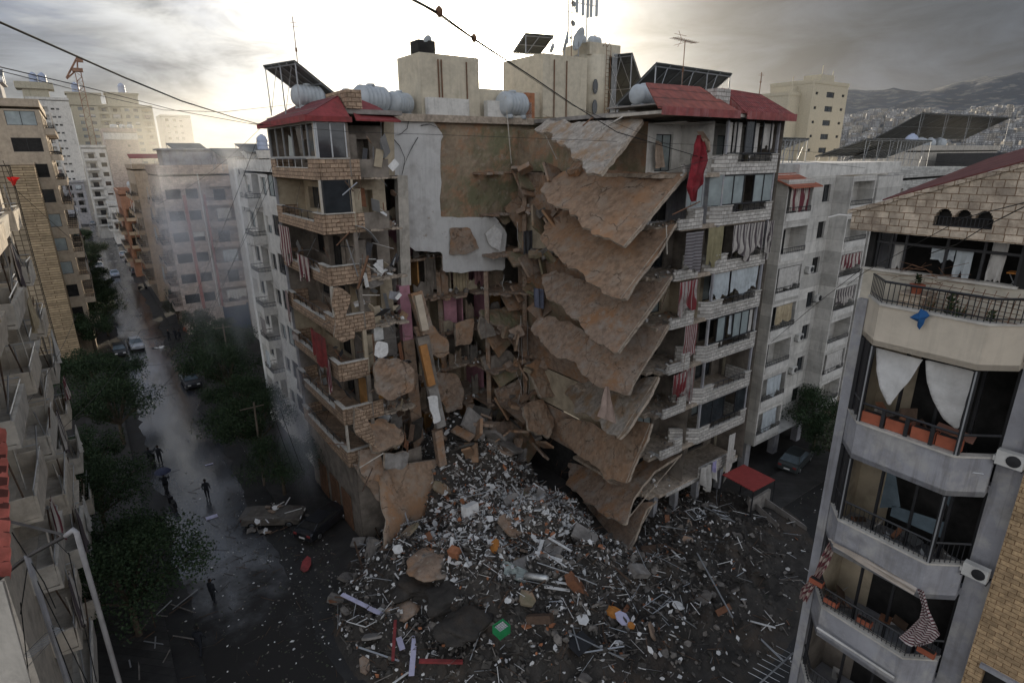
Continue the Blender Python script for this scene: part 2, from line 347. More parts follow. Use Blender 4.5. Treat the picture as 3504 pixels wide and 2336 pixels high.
m_clothstrz=M('grey striped awning cloth',(.42,.39,.36),var=.15,patt=('stripe',4.2),patc=(.08,.065,.07),bump=.2,dirt=.3)
m_clothred2=M('red white striped awning cloth',(.36,.33,.31),var=.2,patt=('stripe',5.2),patc=(.19,.03,.035),bump=.2,dirt=.6,dirtc=(.12,.08,.07))
m_blue=M('blue cloth',(.02,.09,.24),var=.25,bump=.2)
m_redbunt=M('bright red cloth',(.65,.02,.015),var=.2,bump=.2)
m_terra=M('terracotta pot',(.34,.10,.055),var=.2,bump=.2,dirt=.3)
m_bark=M('bark',(.09,.07,.05),var=.35,bump=.8)
m_ac=M('white air conditioner case',(.55,.54,.51),rough=.5,var=.08,bump=.05,dirt=.25)
m_skin=M('skin',(.30,.18,.12),var=.1,bump=.05)
m_hair=M('hair',(.012,.01,.009),var=.2,bump=.2)
m_jacket=M('dark jacket',(.018,.020,.025),var=.2,bump=.2)
m_trouser=M('dark trousers',(.02,.022,.03),var=.2,bump=.2)
m_rubber=M('rubber',(.014,.014,.014),rough=.8,bump=.1)
m_chrome=M('rim metal',(.35,.36,.37),rough=.3,metal=.9,bump=0)
m_cable=M('cable rubber',(.014,.014,.014),rough=.6,bump=0)
m_green=M('green plastic',(.03,.28,.10),rough=.5,var=.2,bump=.1)
m_mattress=M('orange mattress cloth',(.52,.21,.05),var=.2,bump=.2)
m_craneyel=M('faded red crane paint',(.27,.15,.10),var=.2,bump=0)
def glassm(name,c,rough=.08,spec=.6):
    m=M(name,c,rough=rough,var=.5,scale=.8,bump=.04,bscale=2,spec=spec); return m
m_glass=glassm('dark window glass',(.028,.032,.036))
m_glassb=glassm('bluish window glass',(.10,.13,.15),.15)
m_glassl=M('pale dusty glazing',(.27,.31,.31),rough=.3,var=.25,scale=1.2,bump=.05,spec=.5)
def leafm(name,c):
    m=M(name,c,rough=.75,var=.45,scale=1.3,bump=0,spec=.15); return m
m_leaf=leafm('dark leaf',(.030,.050,.024)); m_leaf2=leafm('mid leaf',(.045,.068,.032)); m_leafd=leafm('dusty leaf',(.08,.085,.06))
def paint(name,c,rough=.3): return M(name,c,rough=rough,var=.08,scale=2,bump=0,metal=.25,spec=.6,dirt=.25,dirtc=(.08,.075,.07))
# ---------------------------------------------------------------- ground, roads, hills
def wetroad():
    m=M('wet asphalt',(.050,.052,.058),rough=.4,var=.35,scale=.35,bump=.12,bscale=6,spec=1.0,dirt=.4,dirtc=(.035,.034,.033))
    nt=m.node_tree; N=nt.nodes; L=nt.links; b=N['Principled BSDF']
    tc=N.new('ShaderNodeTexCoord'); mp=N.new('ShaderNodeMapping'); mp.inputs['Scale'].default_value=(.5,.11,1); L.new(tc.outputs['Object'],mp.inputs[0])
    n=N.new('ShaderNodeTexNoise'); n.inputs['Scale'].default_value=1.0; n.inputs['Detail'].default_value=7; n.inputs['Roughness'].default_value=.62; L.new(mp.outputs[0],n.inputs[0])
    r=N.new('ShaderNodeMapRange'); r.inputs[1].default_value=.40; r.inputs[2].default_value=.66; r.inputs[3].default_value=.07; r.inputs[4].default_value=.32; L.new(n.outputs[0],r.inputs[0]); 
    # wetness gives way to drying mud towards the ruin's corner
    sy=N.new('ShaderNodeSeparateXYZ'); L.new(tc.outputs['Object'],sy.inputs[0]); n3=N.new('ShaderNodeTexNoise'); n3.inputs['Scale'].default_value=.45; n3.inputs['Detail'].default_value=6; n3.inputs['Roughness'].default_value=.65; L.new(tc.outputs['Object'],n3.inputs[0])
    ma=N.new('ShaderNodeMath'); ma.operation='MULTIPLY_ADD'; L.new(n3.outputs[0],ma.inputs[0]); ma.inputs[1].default_value=22; L.new(sy.outputs[1],ma.inputs[2])
    mm=N.new('ShaderNodeMapRange'); mm.interpolation_type='SMOOTHSTEP'; mm.inputs[1].default_value=-6; mm.inputs[2].default_value=6; L.new(ma.outputs[0],mm.inputs[0])
    mx=N.new('ShaderNodeMix'); mx.data_type='FLOAT'; L.new(mm.outputs[0],mx.inputs[0]); mx.inputs[2].default_value=.7; L.new(r.outputs[0],mx.inputs[3]); L.new(mx.outputs[0],b.inputs['Roughness'])
    ms=N.new('ShaderNodeMix'); ms.data_type='FLOAT'; L.new(mm.outputs[0],ms.inputs[0]); ms.inputs[2].default_value=.15; ms.inputs[3].default_value=1.0; L.new(ms.outputs[0],b.inputs['Specular IOR Level'])
    old=b.inputs['Base Color'].links[0].from_socket; mc=N.new('ShaderNodeMix'); mc.data_type='RGBA'; L.new(mm.outputs[0],mc.inputs[0]); mc.inputs[6].default_value=(.030,.028,.026,1); L.new(old,mc.inputs[7]); L.new(mc.outputs[2],b.inputs['Base Color'])
    return m
m_road=wetroad()
m_pave=M('dark paving',(.05,.048,.046),rough=.6,var=.3,scale=1.5,bump=.3,dirt=.5,dirtc=(.03,.027,.024),patt=('brick',.6,.6,.03,0.),patc=(.5,.5,.5))
m_ground=M('muddy ground',(.040,.037,.034),rough=.75,var=.4,scale=.6,bump=.6,bscale=3,dirt=.6,dirtc=(.03,.027,.024))
m_hill=M('hill scrub',(.026,.038,.055),var=.35,scale=.008,bump=0,blotch=[((.12,.12,.115),.02,.52,.6)])
b=MB(); b.quad((-3000,-2500,0),(5200,-2500,0),(5200,3500,0),(-3000,3500,0)); struct('ground',b,m_ground)
b=MB(); V=[]; rows=0; t=-34.
while t<331:
    w=1.; j1=.9*noise.noise(Vector((t*.23,1,0)))+.4*noise.noise(Vector((t*.9,1,0))); j2=.9*noise.noise(Vector((t*.23,9,0)))+.4*noise.noise(Vector((t*.9,9,0)))
    V+=[(-3.0*w**.5+j1,t,.010),(2.7*w**.5+j2,t,.010)]; rows+=1; t+=.6 if t<60 else 3
b.add(V,[(2*i,2*i+1,2*i+3,2*i+2) for i in range(rows-1)]); struct('road',b,m_road)
m_park=M('dark asphalt',(.030,.029,.028),rough=.6,var=.35,scale=.8,bump=.3,dirt=.5,dirtc=(.02,.018,.016))
b=MB(); b.box(-4.3,4.3,-60,330,-.2,.005); struct('road_shoulder',b,m_park)
b=MB(); b.box(4.3,90,-38,-27.5,-.2,.010); struct('side_road',b,m_park)
b=MB()
for n0,n1,t0,t1 in ((-7.6,-4.3,-60,330),(4.3,7.7,-8,330)): b.box(n0,n1,t0,t1,-.1,.13)
b.box(26,90,-27.5,-24.5,-.1,.14)
struct('pavement',b,m_pave)
def terr(r,az):
    """height of the rising ground east of the town; az in degrees from the view axis, r in metres"""
    r=r/2; q=max(0,min(1,(r-450)/650)); h=62*q*q*(3-2*q)
    rid=82+(5*math.sin(az*.16+.6)+4*math.sin(az*.5+1)+ 4*max(0,min(1,(az-33)/6)))
    q2=max(0,min(1,(r-1080)/500)); h+=rid*(q2*q2*(3-2*q2))
    h+= 5*noise.noise(Vector((r*.006,az*.4,0)))*q*2+ (noise.noise(Vector((az*.9,3,r*.01))))*7*q2
    return 2*h*max(0,min(1,(az-6)/10))
b=MB(); NA,NR=110,46; vs=[]
for i in range(NR):
    r=860+i*60
    for j in range(NA):
        az=5+j*.62; a=math.radians(az); p=iS((r*math.sin(a),r*math.cos(a),terr(r,az)-.5)); vs.append(p)
b.add(vs,[(i*NA+j,i*NA+j+1,(i+1)*NA+j+1,(i+1)*NA+j) for i in range(NR-1) for j in range(NA-1)])
struct('hills',b,m_hill,smooth=True)
# far town on the slope: the 290 nearest blocks as things, the rest as one mass
m_far=[M('far wall %s'%k,c,var=.1,bump=0,patt=('brick',3.4,3.1,.75,0.),patc=(.42,.42,.44)) for k,c in (('white',(.50,.50,.49)),('cream',(.42,.39,.34)),('grey',(.30,.31,.32)))]
far_me=[]
for k in range(9):
    b=MB(); w,d,h=ru(9,17),ru(8,13),ru(9,22); b.box(-w/2,w/2,-d/2,d/2,-3,h); b.box(-w*.2,w*.15,-d*.2,d*.2,h,h+2.6); b.box(w*.25,w*.4,-1,1,h,h+1.6)
    far_me.append(mesh('distant_block',b,m_far[k%3]))
spots=[]
rr=random.Random(5)
for k in range(4200):
    az=rr.uniform(8,50); r=1040+1280*rr.random()**.8; spots.append((r,az))
spots.sort()
rest=MB()
for k,(r,az) in enumerate(spots):
    a=math.radians(az); x,y=r*math.sin(a),r*math.cos(a); h=terr(r,az)
    if k<290:
        o=bpy.data.objects.new('distant_building',far_me[k%9]); COL.objects.link(o); o.location=(x,y,h); o.rotation_euler=(0,0,rr.uniform(0,3.1))
        tag(o,'tiny pale block of the town spread over the plain below the mountain','building','distant buildings below the mountain')
    else:
        p=iS((x,y,h)); w,d,hh=rr.uniform(8,16),rr.uniform(8,13),rr.uniform(7,20); R=R3(0,0,rr.uniform(0,3))
        rest.mat(k%3); rest.obox(p+Vector((0,0,hh/2-1)),(w,d,hh),R)
struct('distant_town',rest,m_far,kind='stuff',label='mass of tiny pale houses at the foot of the mountain')
# ---------------------------------------------------------------- building generator
_wc={}
def window_mesh(w,h,st,gl=0,fr=0):
    """local: x along the wall, y outward, z up, centred on the sill's middle; set .2 behind the face"""
    key=(round(w,2),round(h,2),st,gl,fr)
    if key in _wc: return _wc[key]
    b=MB(); f=.05; x0,x1=-w/2,w/2; yo=-.2
    b.mat(0)
    b.box(x0,x1,yo-.03,yo+.03,0,f); b.box(x0,x1,yo-.03,yo+.03,h-f,h); b.box(x0,x0+f,yo-.03,yo+.03,f,h-f); b.box(x1-f,x1,yo-.03,yo+.03,f,h-f)
    nm=1 if st=='w' else max(1,int(w/1.0)-1)
    for i in range(1,nm+1):
        x=x0+w*i/(nm+1); b.box(x-.03,x+.03,yo-.025,yo+.035,f,h-f)
    b.mat(1); b.quad((x0+f,yo-.005,f),(x1-f,yo-.005,f),(x1-f,yo-.005,h-f),(x0+f,yo-.005,h-f))
    if st=='s': # shutter half down
        b.mat(2); b.box(x0+f,x1-f,yo+.036,yo+.06,h*.45,h-f)
    me=mesh('window',b,[[m_alu,m_black,m_white][fr],[m_glass,m_glassb,m_glassl,m_dark][gl],m_white]); _wc[key]=me; return me
_bc={}
def railing_mesh(w,d,h,step,st=0):
    key=(round(w,2),round(d,2),h,step,st)
    if key in _bc: return _bc[key]
    b=MB(); 
    def run(p,q):
        p=Vector(p);q=Vector(q); L=(q-p).length; k=max(1,int(L/step))
        b.tube([p+Vector((0,0,h)),q+Vector((0,0,h))],.03,4); b.tube([p+Vector((0,0,.08)),q+Vector((0,0,.08))],.02,4)
        for i in range(k+1): a=p.lerp(q,i/k); b.tube([a,a+Vector((0,0,h))],.013 if st==0 else .02,4,cap=False)
    run((-w/2,d,0),(w/2,d,0)); run((-w/2,0,0),(-w/2,d,0)); run((w/2,0,0),(w/2,d,0))
    me=mesh('railing',b,m_black); _bc[key]=me; return me
def hang_mesh(w,h,k=7,amp=.07,mat=m_cloth,rag=.25,seed=0):
    r=random.Random(seed*77+int(w*100)); b=MB(); nx,nz=max(6,int(w/.12)),max(5,int(h/.3)); vs=[]
    for j in range(nz+1):
        for i in range(nx+1):
            u=i/nx; v=j/nz; z=-h*v*(1-rag*v*noise.noise(Vector((u*3,seed,0)))*1.4)
            vs.append(((u-.5)*w*(1-.12*v*r.random()*rag),amp*math.sin(u*k*6.28)*(.3+v)+.12*v*noise.noise(Vector((u*2,v*2,seed))),z))
    b.add(vs,[(j*(nx+1)+i,j*(nx+1)+i+1,(j+1)*(nx+1)+i+1,(j+1)*(nx+1)+i) for j in range(nz) for i in range(nx)])
    return mesh('curtain',b,mat,clean=False)
ac_b=MB(); ac_b.mat(0); ac_b.box(-.42,.42,0,.32,0,.58); ac_b.mat(1)
ac_b.lathe((-.12,.325,.29),[(.23,0),(.23,.02),(.05,.03)],14,R3(-math.pi/2,0,0))
ac_b.box(-.45,-.40,-.3,.34,-.05,-.0); ac_b.box(.38,.43,-.3,.34,-.05,0)
ac_b.mat(0); ac_b.box(.43,.5,.05,.28,.1,.3)
AC_ME=mesh('air_conditioner',ac_b,[m_ac,m_black])
def ac_unit(n,t,z,rz,label,group=None,s=1.):
    o=bpy.data.objects.new('air_conditioner',AC_ME); COL.objects.link(o); o.location=S(n,t,z); o.rotation_euler=(0,0,A36+rz); o.scale=(s,)*3
    tag(o,label,'air conditioner',group); return o
class Face:
    def __init__(s,kind,pos,sign):
        s.k=kind; s.p=pos; s.s=sign; s.rz={('t',-1):math.pi,('t',1):0,('n',1):-math.pi/2,('n',-1):math.pi/2}[(kind,sign)]
    def P(s,a,o,z):
        return Vector((a,s.p+s.s*o,z)) if s.k=='t' else Vector((s.p+s.s*o,a,z))
def wall_cells(b,F,a0,a1,z0,z1,ops,rev=.25):
    us=sorted({a0,a1,*[q for o in ops for q in o[:2]]}); zs=sorted({z0,z1,*[q for o in ops for q in o[2:4]]})
    for i in range(len(us)-1):
        zrun=None
        for j in range(len(zs)-1):
            u=(us[i]+us[i+1])/2; z=(zs[j]+zs[j+1])/2
            if any(o[0]<u<o[1] and o[2]<z<o[3] for o in ops): continue
            b.quad(F.P(us[i],0,zs[j]),F.P(us[i+1],0,zs[j]),F.P(us[i+1],0,zs[j+1]),F.P(us[i],0,zs[j+1]))
    for o in ops:
        d=o[4] if len(o)>4 else rev; A,B,C,D_=o[:4]
        b.quad(F.P(A,0,C),F.P(B,0,C),F.P(B,-d,C),F.P(A,-d,C)); b.quad(F.P(A,0,D_),F.P(B,0,D_),F.P(B,-d,D_),F.P(A,-d,D_))
        b.quad(F.P(A,0,C),F.P(A,-d,C),F.P(A,-d,D_),F.P(A,0,D_)); b.quad(F.P(B,0,C),F.P(B,-d,C),F.P(B,-d,D_),F.P(B,0,D_))
        if d>.4: b.quad(F.P(A,-d,C),F.P(B,-d,C),F.P(B,-d,D_),F.P(A,-d,D_))
def facade(r,F,a0,a1,z0,z1,fh,cols,wallm,sill=.95,bandm=None,curt=.3,seed=1,zbase=None,name='wall',fr=1,gls=(0,0,3),ext=.0):
    """cols: (a_start,a_end,kind) - w window, d loggia with band and railing, b projecting balcony, s small window, x enclosed glazed balcony"""
    rr=random.Random(seed); b=MB(); ops=[]; nf=int((z1-z0)/fh+.2); bandm=bandm or wallm
    for k in range(nf):
        zf=z0+k*fh
        for c in cols:
            A,B,kd=c[:3]; 
            if kd=='w': ops.append((A,B,zf+sill,zf+2.35))
            elif kd=='s': ops.append((A,B,zf+1.4,zf+2.1))
            elif kd in 'bd': ops.append((A,B,zf+.15,zf+2.55,1.3 if kd=='d' else .9))
            elif kd=='x': ops.append((A,B,zf+.95,zf+2.6,.3))
    wall_cells(b,F,a0,a1,zbase if zbase is not None else 0,z1,ops); part(r,name,b,wallm,clean=False)
    for k in range(nf):
        zf=z0+k*fh
        for c in cols:
            A,B,kd=c[:3]; w=B-A; mid=(A+B)/2
            if kd in 'ws':
                zz,h=(zf+sill,2.35-sill) if kd=='w' else (zf+1.4,.7)
                me=window_mesh(w,h,'s' if (kd=='w' and rr.random()<.2) else 'w',rr.choice(gls),fr); inst(r,'window',me,F.P(mid,0,zz),F.rz)
            elif kd=='x':
                inst(r,'window',window_mesh(w,1.65,'x',rr.choice((0,2,3)),fr),F.P(mid,.1,zf+.95),F.rz)
            else:
                dep=1.1 if kd=='b' else .06
                bb=MB(); 
                if kd=='b': bb.fbox(F.P,A-.25,B+.25,0,dep,zf-.12,zf+.05)
                bb.fbox(F.P,A-.25 if kd=='b' else A,B+.25 if kd=='b' else B,dep-.12,dep,zf+.05,zf+.62)
                if kd=='b':
                    bb.fbox(F.P,A-.25,A-.13,0,dep-.12,zf+.05,zf+.62); bb.fbox(F.P,B+.13,B+.25,0,dep-.12,zf+.05,zf+.62)
                bo=part(r,'balcony',bb,bandm)
                rm=bpy.data.objects.new('railing',railing_mesh(w+(.4 if kd=='b' else 0),dep-.06 if kd=='b' else .03,.38,.25)); COL.objects.link(rm); rm.parent=bo
                rm.location=F.P(mid,0,zf+.62)-OFF[r.name]; rm.rotation_euler=(0,0,F.rz)
                dm=window_mesh(min(1.6,w-.5),2.0,'w',rr.choice((0,3)),fr); inst(r,'balcony_door',dm,F.P(mid+rr.uniform(-.3,.3),-(1.3 if kd=='d' else .9)+.26,zf+.16),F.rz)
                if rr.random()<curt:
                    cm=hang_mesh(w*rr.uniform(.5,.95),rr.uniform(1.2,1.9),mat=rr.choice([m_cloth,m_clothtan,m_clothstr,m_clothstrz,m_clothsheer]),seed=rr.randint(0,5)); inst(r,'curtain',cm,F.P(mid,dep-.08,zf+2.5),F.rz)
def shell(r,n0,n1,t0,t1,z1,m,skip=(),roofm=None,par=.9,zb=0):
    """plain remaining faces, roof slab and parapet"""
    b=MB()
    if 't0' not in skip: b.quad((n0,t0,zb),(n1,t0,zb),(n1,t0,z1),(n0,t0,z1))
    if 't1' not in skip: b.quad((n0,t1,zb),(n1,t1,zb),(n1,t1,z1),(n0,t1,z1))
    if 'n0' not in skip: b.quad((n0,t0,zb),(n0,t1,zb),(n0,t1,z1),(n0,t0,z1))
    if 'n1' not in skip: b.quad((n1,t0,zb),(n1,t1,zb),(n1,t1,z1),(n1,t0,z1))
    part(r,'blank_wall',b,m,clean=False)
    b=MB(); b.box(n0-.12,n1+.12,t0-.12,t1+.12,z1,z1+.18)
    e=.14
    for q in ((n0-e,n1+e,t0-e,t0+.1),(n0-e,n1+e,t1-.1,t1+e),(n0-e,n0+.1,t0+.1,t1-.1),(n1-.1,n1+e,t0+.1,t1-.1)): b.box(*q,z1+.18,z1+par)
    part(r,'roof',b,roofm or m)
def tank_mb(L=1.9,R=.62,leg=True):
    b=MB(); ax=R3(0,math.pi/2,0); prof=[(R*.45,-L/2),(R*.8,-L/2+.1),(R,-L/2+.28)]
    k=5
    for i in range(k):
        x0=-L/2+.32+(L-.64)*i/k; x1=-L/2+.32+(L-.64)*(i+1)/k; prof+=[(R,x0),(R*1.0,x0+.02),(R*.955,x0+.06),(R*.955,x1-.06),(R,x1-.02)]
    prof+=[(R,L/2-.28),(R*.8,L/2-.1),(R*.45,L/2)]
    b.lathe((0,0,R+.12),prof,20,ax); b.lathe((0,0,R*2+.08),[(.22,0),(.22,.08),(.17,.12)],12)
    if leg:
        for x in (-L*.28,L*.28): b.box(x-.12,x+.12,-R*.7,R*.7,0,.2)
    return b
TANK_ME=mesh('water_tank',tank_mb(),m_tank,smooth=False); 
for p_ in TANK_ME.polygons: p_.use_smooth=True
def up_tank():
    b=MB(); b.lathe((0,0,0),[(.5,0),(.52,.05),(.52,.3),(.5,.33),(.52,.36),(.52,.7),(.5,.73),(.52,.76),(.52,1.1),(.3,1.35),(.16,1.4),(.16,1.48)],18); return mesh('water_tank',b,m_tankb,smooth=True)
UPT_ME=up_tank()
def tank(n,t,z,label,group,rz=0,up=False,s=1.,mat=None):
    o=bpy.data.objects.new('water_tank',UPT_ME if up else TANK_ME); COL.objects.link(o); o.location=S(n,t,z); o.rotation_euler=(0,0,A36+rz); o.scale=(s,)*3
    return tag(o,label,'water tank',group)
def solar(n,t,z,w,d,h0,h1,label,rz=0,group=None,nx=4):
    """panel table on steel legs; local x across, low edge at y=d/2 side"""
    r=root('solar_panel_array',label,'solar panels',n,t,z,group,rz); OFF[r.name]=Vector((0,0,0))
    def zt(y): return h0+(h1-h0)*(y+d/2)/d
    b=MB(); b.hexa([(-w/2,-d/2,zt(-d/2)),(w/2,-d/2,zt(-d/2)),(w/2,d/2,zt(d/2)),(-w/2,d/2,zt(d/2)),(-w/2,-d/2,zt(-d/2)+.06),(w/2,-d/2,zt(-d/2)+.06),(w/2,d/2,zt(d/2)+.06),(-w/2,d/2,zt(d/2)+.06)]); part(r,'panel',b,m_panel)
    b=MB()
    for i in range(nx+1):
        x=-w/2+.06+(w-.12)*i/nx; b.tube([(x,-d/2,zt(-d/2)-.05),(x,d/2,zt(d/2)-.05)],.04,4)
    for y in (-d/2+.1,0,d/2-.1): b.tube([(-w/2,y,zt(y)-.1),(w/2,y,zt(y)-.1)],.04,4)
    part(r,'frame',b,m_galv)
    for i in range(0,nx+1,2):
        for y in (-d/2+.1,d/2-.1):
            x=-w/2+.1+(w-.2)*i/nx; b=MB(); b.tube([(x,y,0),(x,y,zt(y)-.08)],.045,5)
            if i<nx: b.tube([(x,y,.1),(x+min(1.2,zt(y)*.8),y,zt(y)-.1)],.025,4)
            part(r,'leg',b,m_galv)
    return r
def dish(n,t,z,label,rz=0,s=1.,group=None,el=.5):
    r=root('satellite_dish',label,'satellite dish',n,t,z,group,rz); OFF[r.name]=Vector((0,0,0)); r.scale=(s,)*3
    b=MB(); b.tube([(0,0,0),(0,0,.75)],.03,6); b.tube([(0,0,.1),(.3,.2,0)],.02,4); b.tube([(0,0,.1),(-.3,.2,0)],.02,4); part(r,'mast',b,m_galv)
    b=MB(); R=R3(-math.pi/2+el,0,0); b.lathe((0,-.05,.85),[(.02,-.12),(.25,-.10),(.45,-.03),(.6,.06),(.6,.075),(.45,-.01),(.25,-.08),(.02,-.10)],20,R); part(r,'reflector',b,m_tank,smooth=True)
    b=MB(); b.tube([Vector((0,-.05,.85))+R@Vector((0,.58,.05)),Vector((0,-.05,.85))+R@Vector((0,.1,.55))],.015,4); b.obox(Vector((0,-.05,.85))+R@Vector((0,.1,.57)),(.08,.08,.12)); part(r,'feed_arm',b,m_galv)
    return r
def antenna(n,t,z,h,label,rz=0,s=1.,head=True):
    r=root('roof_antenna',label,'antenna',n,t,z,None,rz); OFF[r.name]=Vector((0,0,0))
    b=MB(); b.tube([(0,0,0),(0,0,h)],.03,5); b.tube([(0,0,h*.55),(0,0,h*.6)],.07,6); part(r,'mast',b,m_rust)
    b=MB()
    if head:
        b.tube([(-1.3*s,0,h),(1.2*s,0,h)],.022,4)
        for i in range(11):
            x=-1.2*s+2.3*s*i/10; q=.28*s; b.tube([(x,-q,h),(x,q,h)],.012,4)
        for a in (-.5,.5): b.tube([(-.35*s,0,h),(-.75*s,0,h+a*.8*s)],.015,4); b.tube([(-.35*s,-.3,h+a*.3*s),(-.75*s,.3,h+a*.6*s)],.01,4)
    else: b.tube([(-.3,0,h*.86),(.3,0,h*.88)],.012,4); b.tube([(-.2,0,h*.92),(.2,0,h*.93)],.012,4)
    part(r,'aerial',b,m_rust); return r
# ---------------------------------------------------------------- street buildings: left row
FH=3.1
def B(name,label,n0,n1,t0,t1,z1,m,faces,fh=3.1,z0=4.2,roofm=None,seed=1,skip=(),cat='building',par=.9,**kw):
    r=root('apartment_building' if name is None else name,label,cat,(n0+n1)/2,(t0+t1)/2,0)
    for i,(fk,cols) in enumerate(faces.items()):
        F={'t0':Face('t',t0,-1),'n0':Face('n',n0,-1),'n1':Face('n',n1,1)}[fk]; a=(n0,n1) if fk=='t0' else (t0,t1)
        facade(r,F,a[0],a[1],z0,z1-.3,fh,cols,m,seed=seed+i*7,**kw)
    shell(r,n0,n1,t0,t1,z1,m,skip=tuple(faces)+tuple(skip),roofm=roofm,par=par); return r
def cols(a0,a1,pat):
    """pat: list of (width,kind or None)"""
    out=[];a=a0
    for w,k in pat:
        if k: out.append((a,a+w,k))
        a+=w
    return out
# tile-clad gable block
r=root('apartment_building','tan block clad in square tiles with a strip-tiled edge, left of the street','building',-18,48,0)
b=MB(); b.box(-30,-9.7,46,50,0,25.4); part(r,'tiled_wall',b,m_tilegrid)
b=MB(); b.box(-9.62,-7.45,45.8,50,0,25.55); part(r,'strip_wall',b,m_tilestrip)
b=MB(); b.box(-9.7,-9.62,45.9,46.3,0,25.4); part(r,'joint',b,m_dark)
b=MB(); b.box(-30,-7.4,46.1,50,25.55,25.8); part(r,'roof',b,m_beige)
# tower behind it
r=B(None,'brown beige tower with wide dark windows behind the tile-clad block',-30,-5.75,50.2,74,32.3,m_beige,
  {'t0':[(-29,-26.5,'w'),(-24.5,-21,'w'),(-19,-16.6,'w'),(-14.2,-10.9,'x'),(-9.2,-6.25,'x')],'n1':cols(50.6,74,[(2.2,'b'),(1.2,None),(1.6,'w'),(1.2,None),(3,'b'),(1.4,None),(1.6,'w'),(1.,None),(3,'b'),(1,None),(3,'b')])},z0=4.4,seed=3,curt=.35)
b=MB(); b.box(-16,-9,52,58,32.4,35.1); b.box(-16.4,-8.6,51.6,58.4,35.1,35.3); part(r,'penthouse',b,m_grey)
solar(-12,54,35.3,7,3.2,.6,1.6,'row of solar panels on the penthouse of the brown tower at left')
dish(-10.3,51.2,33.2,'larger of two dishes on the edge of the brown tower roof',rz=2.4,s=1.5); dish(-12,51.2,33.2,'smaller of two dishes on the edge of the brown tower roof',rz=2.2,s=1.1)
# left row further up the street
B(None,'low grey block between the brown tower and the balconied tower',-24,-6.6,80,100,15,m_grey,{'t0':[(-12,-10.2,'w'),(-9.2,-7.6,'w')],'n1':cols(80,100,[(1,None),(3,'b'),(1,None),(1.5,'w'),(1,None),(3,'b'),(1,None),(1.5,'w'),(1,None),(3,'b')])},seed=5)
p=PT(85,330,272); q=PT(232,335,272)
r=B(None,'tall grey tower with stacked white balconies on the left skyline',p.x,q.x,272,290,p.z-1,m_white,{'t0':[(p.x+1,p.x+2,'s'),(p.x+3,p.x+6.4,'d'),(p.x+7.4,p.x+8.6,'s'),(p.x+9.2,p.x+10.2,'s')]},z0=4.2,seed=6,curt=.1,par=1.0,skip=())
b=MB(); z=p.z-.8; b.box(p.x-.5,p.x+8,274,282,z,z+4); b.box(p.x-2.5,p.x+10,273,284,z+4,z+6.5); part(r,'penthouse',b,m_yellow)
tank(p.x+4,275,z+6.5,'left one of two upright tanks on the balconied tower','tanks on the balconied tower',up=True,s=2.6); tank(p.x+7,275,z+6.5,'right one of two upright tanks on the balconied tower','tanks on the balconied tower',up=True,s=2.6)
p=PT(240,355,310); q=PT(520,365,310); w=q.x-p.x
B(None,'broad yellowish block with pale window bays at the far end of the street',p.x,q.x,310,330,p.z-.5,m_yellow,{'t0':cols(p.x,q.x,[(2.5,None),(2,'w'),(2.4,None),(2,'w'),(1.6,None),(4,'d'),(1,None),(4,'d'),(1.6,None),(2,'w'),(1.6,None),(2,'w'),(1.5,None),(4.2,'d')])},seed=8,curt=.1,gls=(0,1,1))
for i,(px,lb) in enumerate(((295,'left'),(425,'right'))):
    c=PT(px,350,312); b=MB(); b.box(c.x-7,c.x+6,311,320,c.z-1.5,c.z+3.4); b.box(c.x-7.6,c.x+6.6,310.5,320.5,c.z+3.4,c.z+4.2); o=solo('stair_house',b,m_yellow,'%s stair house on the roof of the yellowish block'%lb,'building')
    tank(c.x-(0 if i else 3),312,c.z+4.2,'upright tank on the %s stair house'%lb,None,up=True,s=3)
p=PT(548,395,330); q=PT(650,395,330)
B(None,'hazy pale block right of the yellowish one, half lost in smoke',p.x,q.x,330,350,p.z-.5,m_white,{'t0':cols(p.x,q.x,[(2,None),(1.5,'w'),(2,None),(1.5,'w'),(1.5,None),(1.5,'w')])},seed=9)
p=PT(352,452,200); q=PT(466,448,200)
r=B(None,'white slab block with a blank pink wall at the far end of the street',p.x,q.x,200,218,p.z,m_pinkish,{'t0':[(p.x+6.3,p.x+7.1,'s')]},z0=4,seed=10,par=1.3)
b=MB(); b.box(p.x-.1,q.x+.1,199.7,199.98,p.z-2.4,p.z-.2); part(r,'white_band',b,m_white)
B(None,'narrow balconied block left of the white slab block',p.x-7.0,p.x-.05,201,216,p.z-5,m_white,{'t0':[(p.x-6.5,p.x-3.4,'b'),(p.x-2.3,p.x-.7,'w')]},seed=12,curt=.4)
for i,nn in enumerate((3.5,6,8.2)): tank(p.x+nn,203,p.z+1,'one of the tanks crowded on the white slab roof','tanks on the white slab roof',s=1.2,rz=i)
B(None,'dim grey block closing the street behind the last parked cars',-9,-1.5,262,275,17,m_grey,{'t0':cols(-9,-1.5,[(1,None),(2.2,'d'),(1,None),(2.2,'d')])},seed=13)
B(None,'white block jutting over the pavement near the far cars',3.0,8,180,196,12,m_white,{'t0':cols(3.0,8,[(.4,None),(2.0,'b'),(.7,None),(1.3,'w')]),'n0':cols(180,196,[(1,None),(3,'b'),(1,None),(3,'b')])},seed=14)
B(None,'dark low block on the left before the street end',-12,-5.5,196,212,9,m_grey,{'t0':cols(-12,-5.5,[(1,None),(1.6,'w'),(1,None),(1.6,'w')])},seed=15)
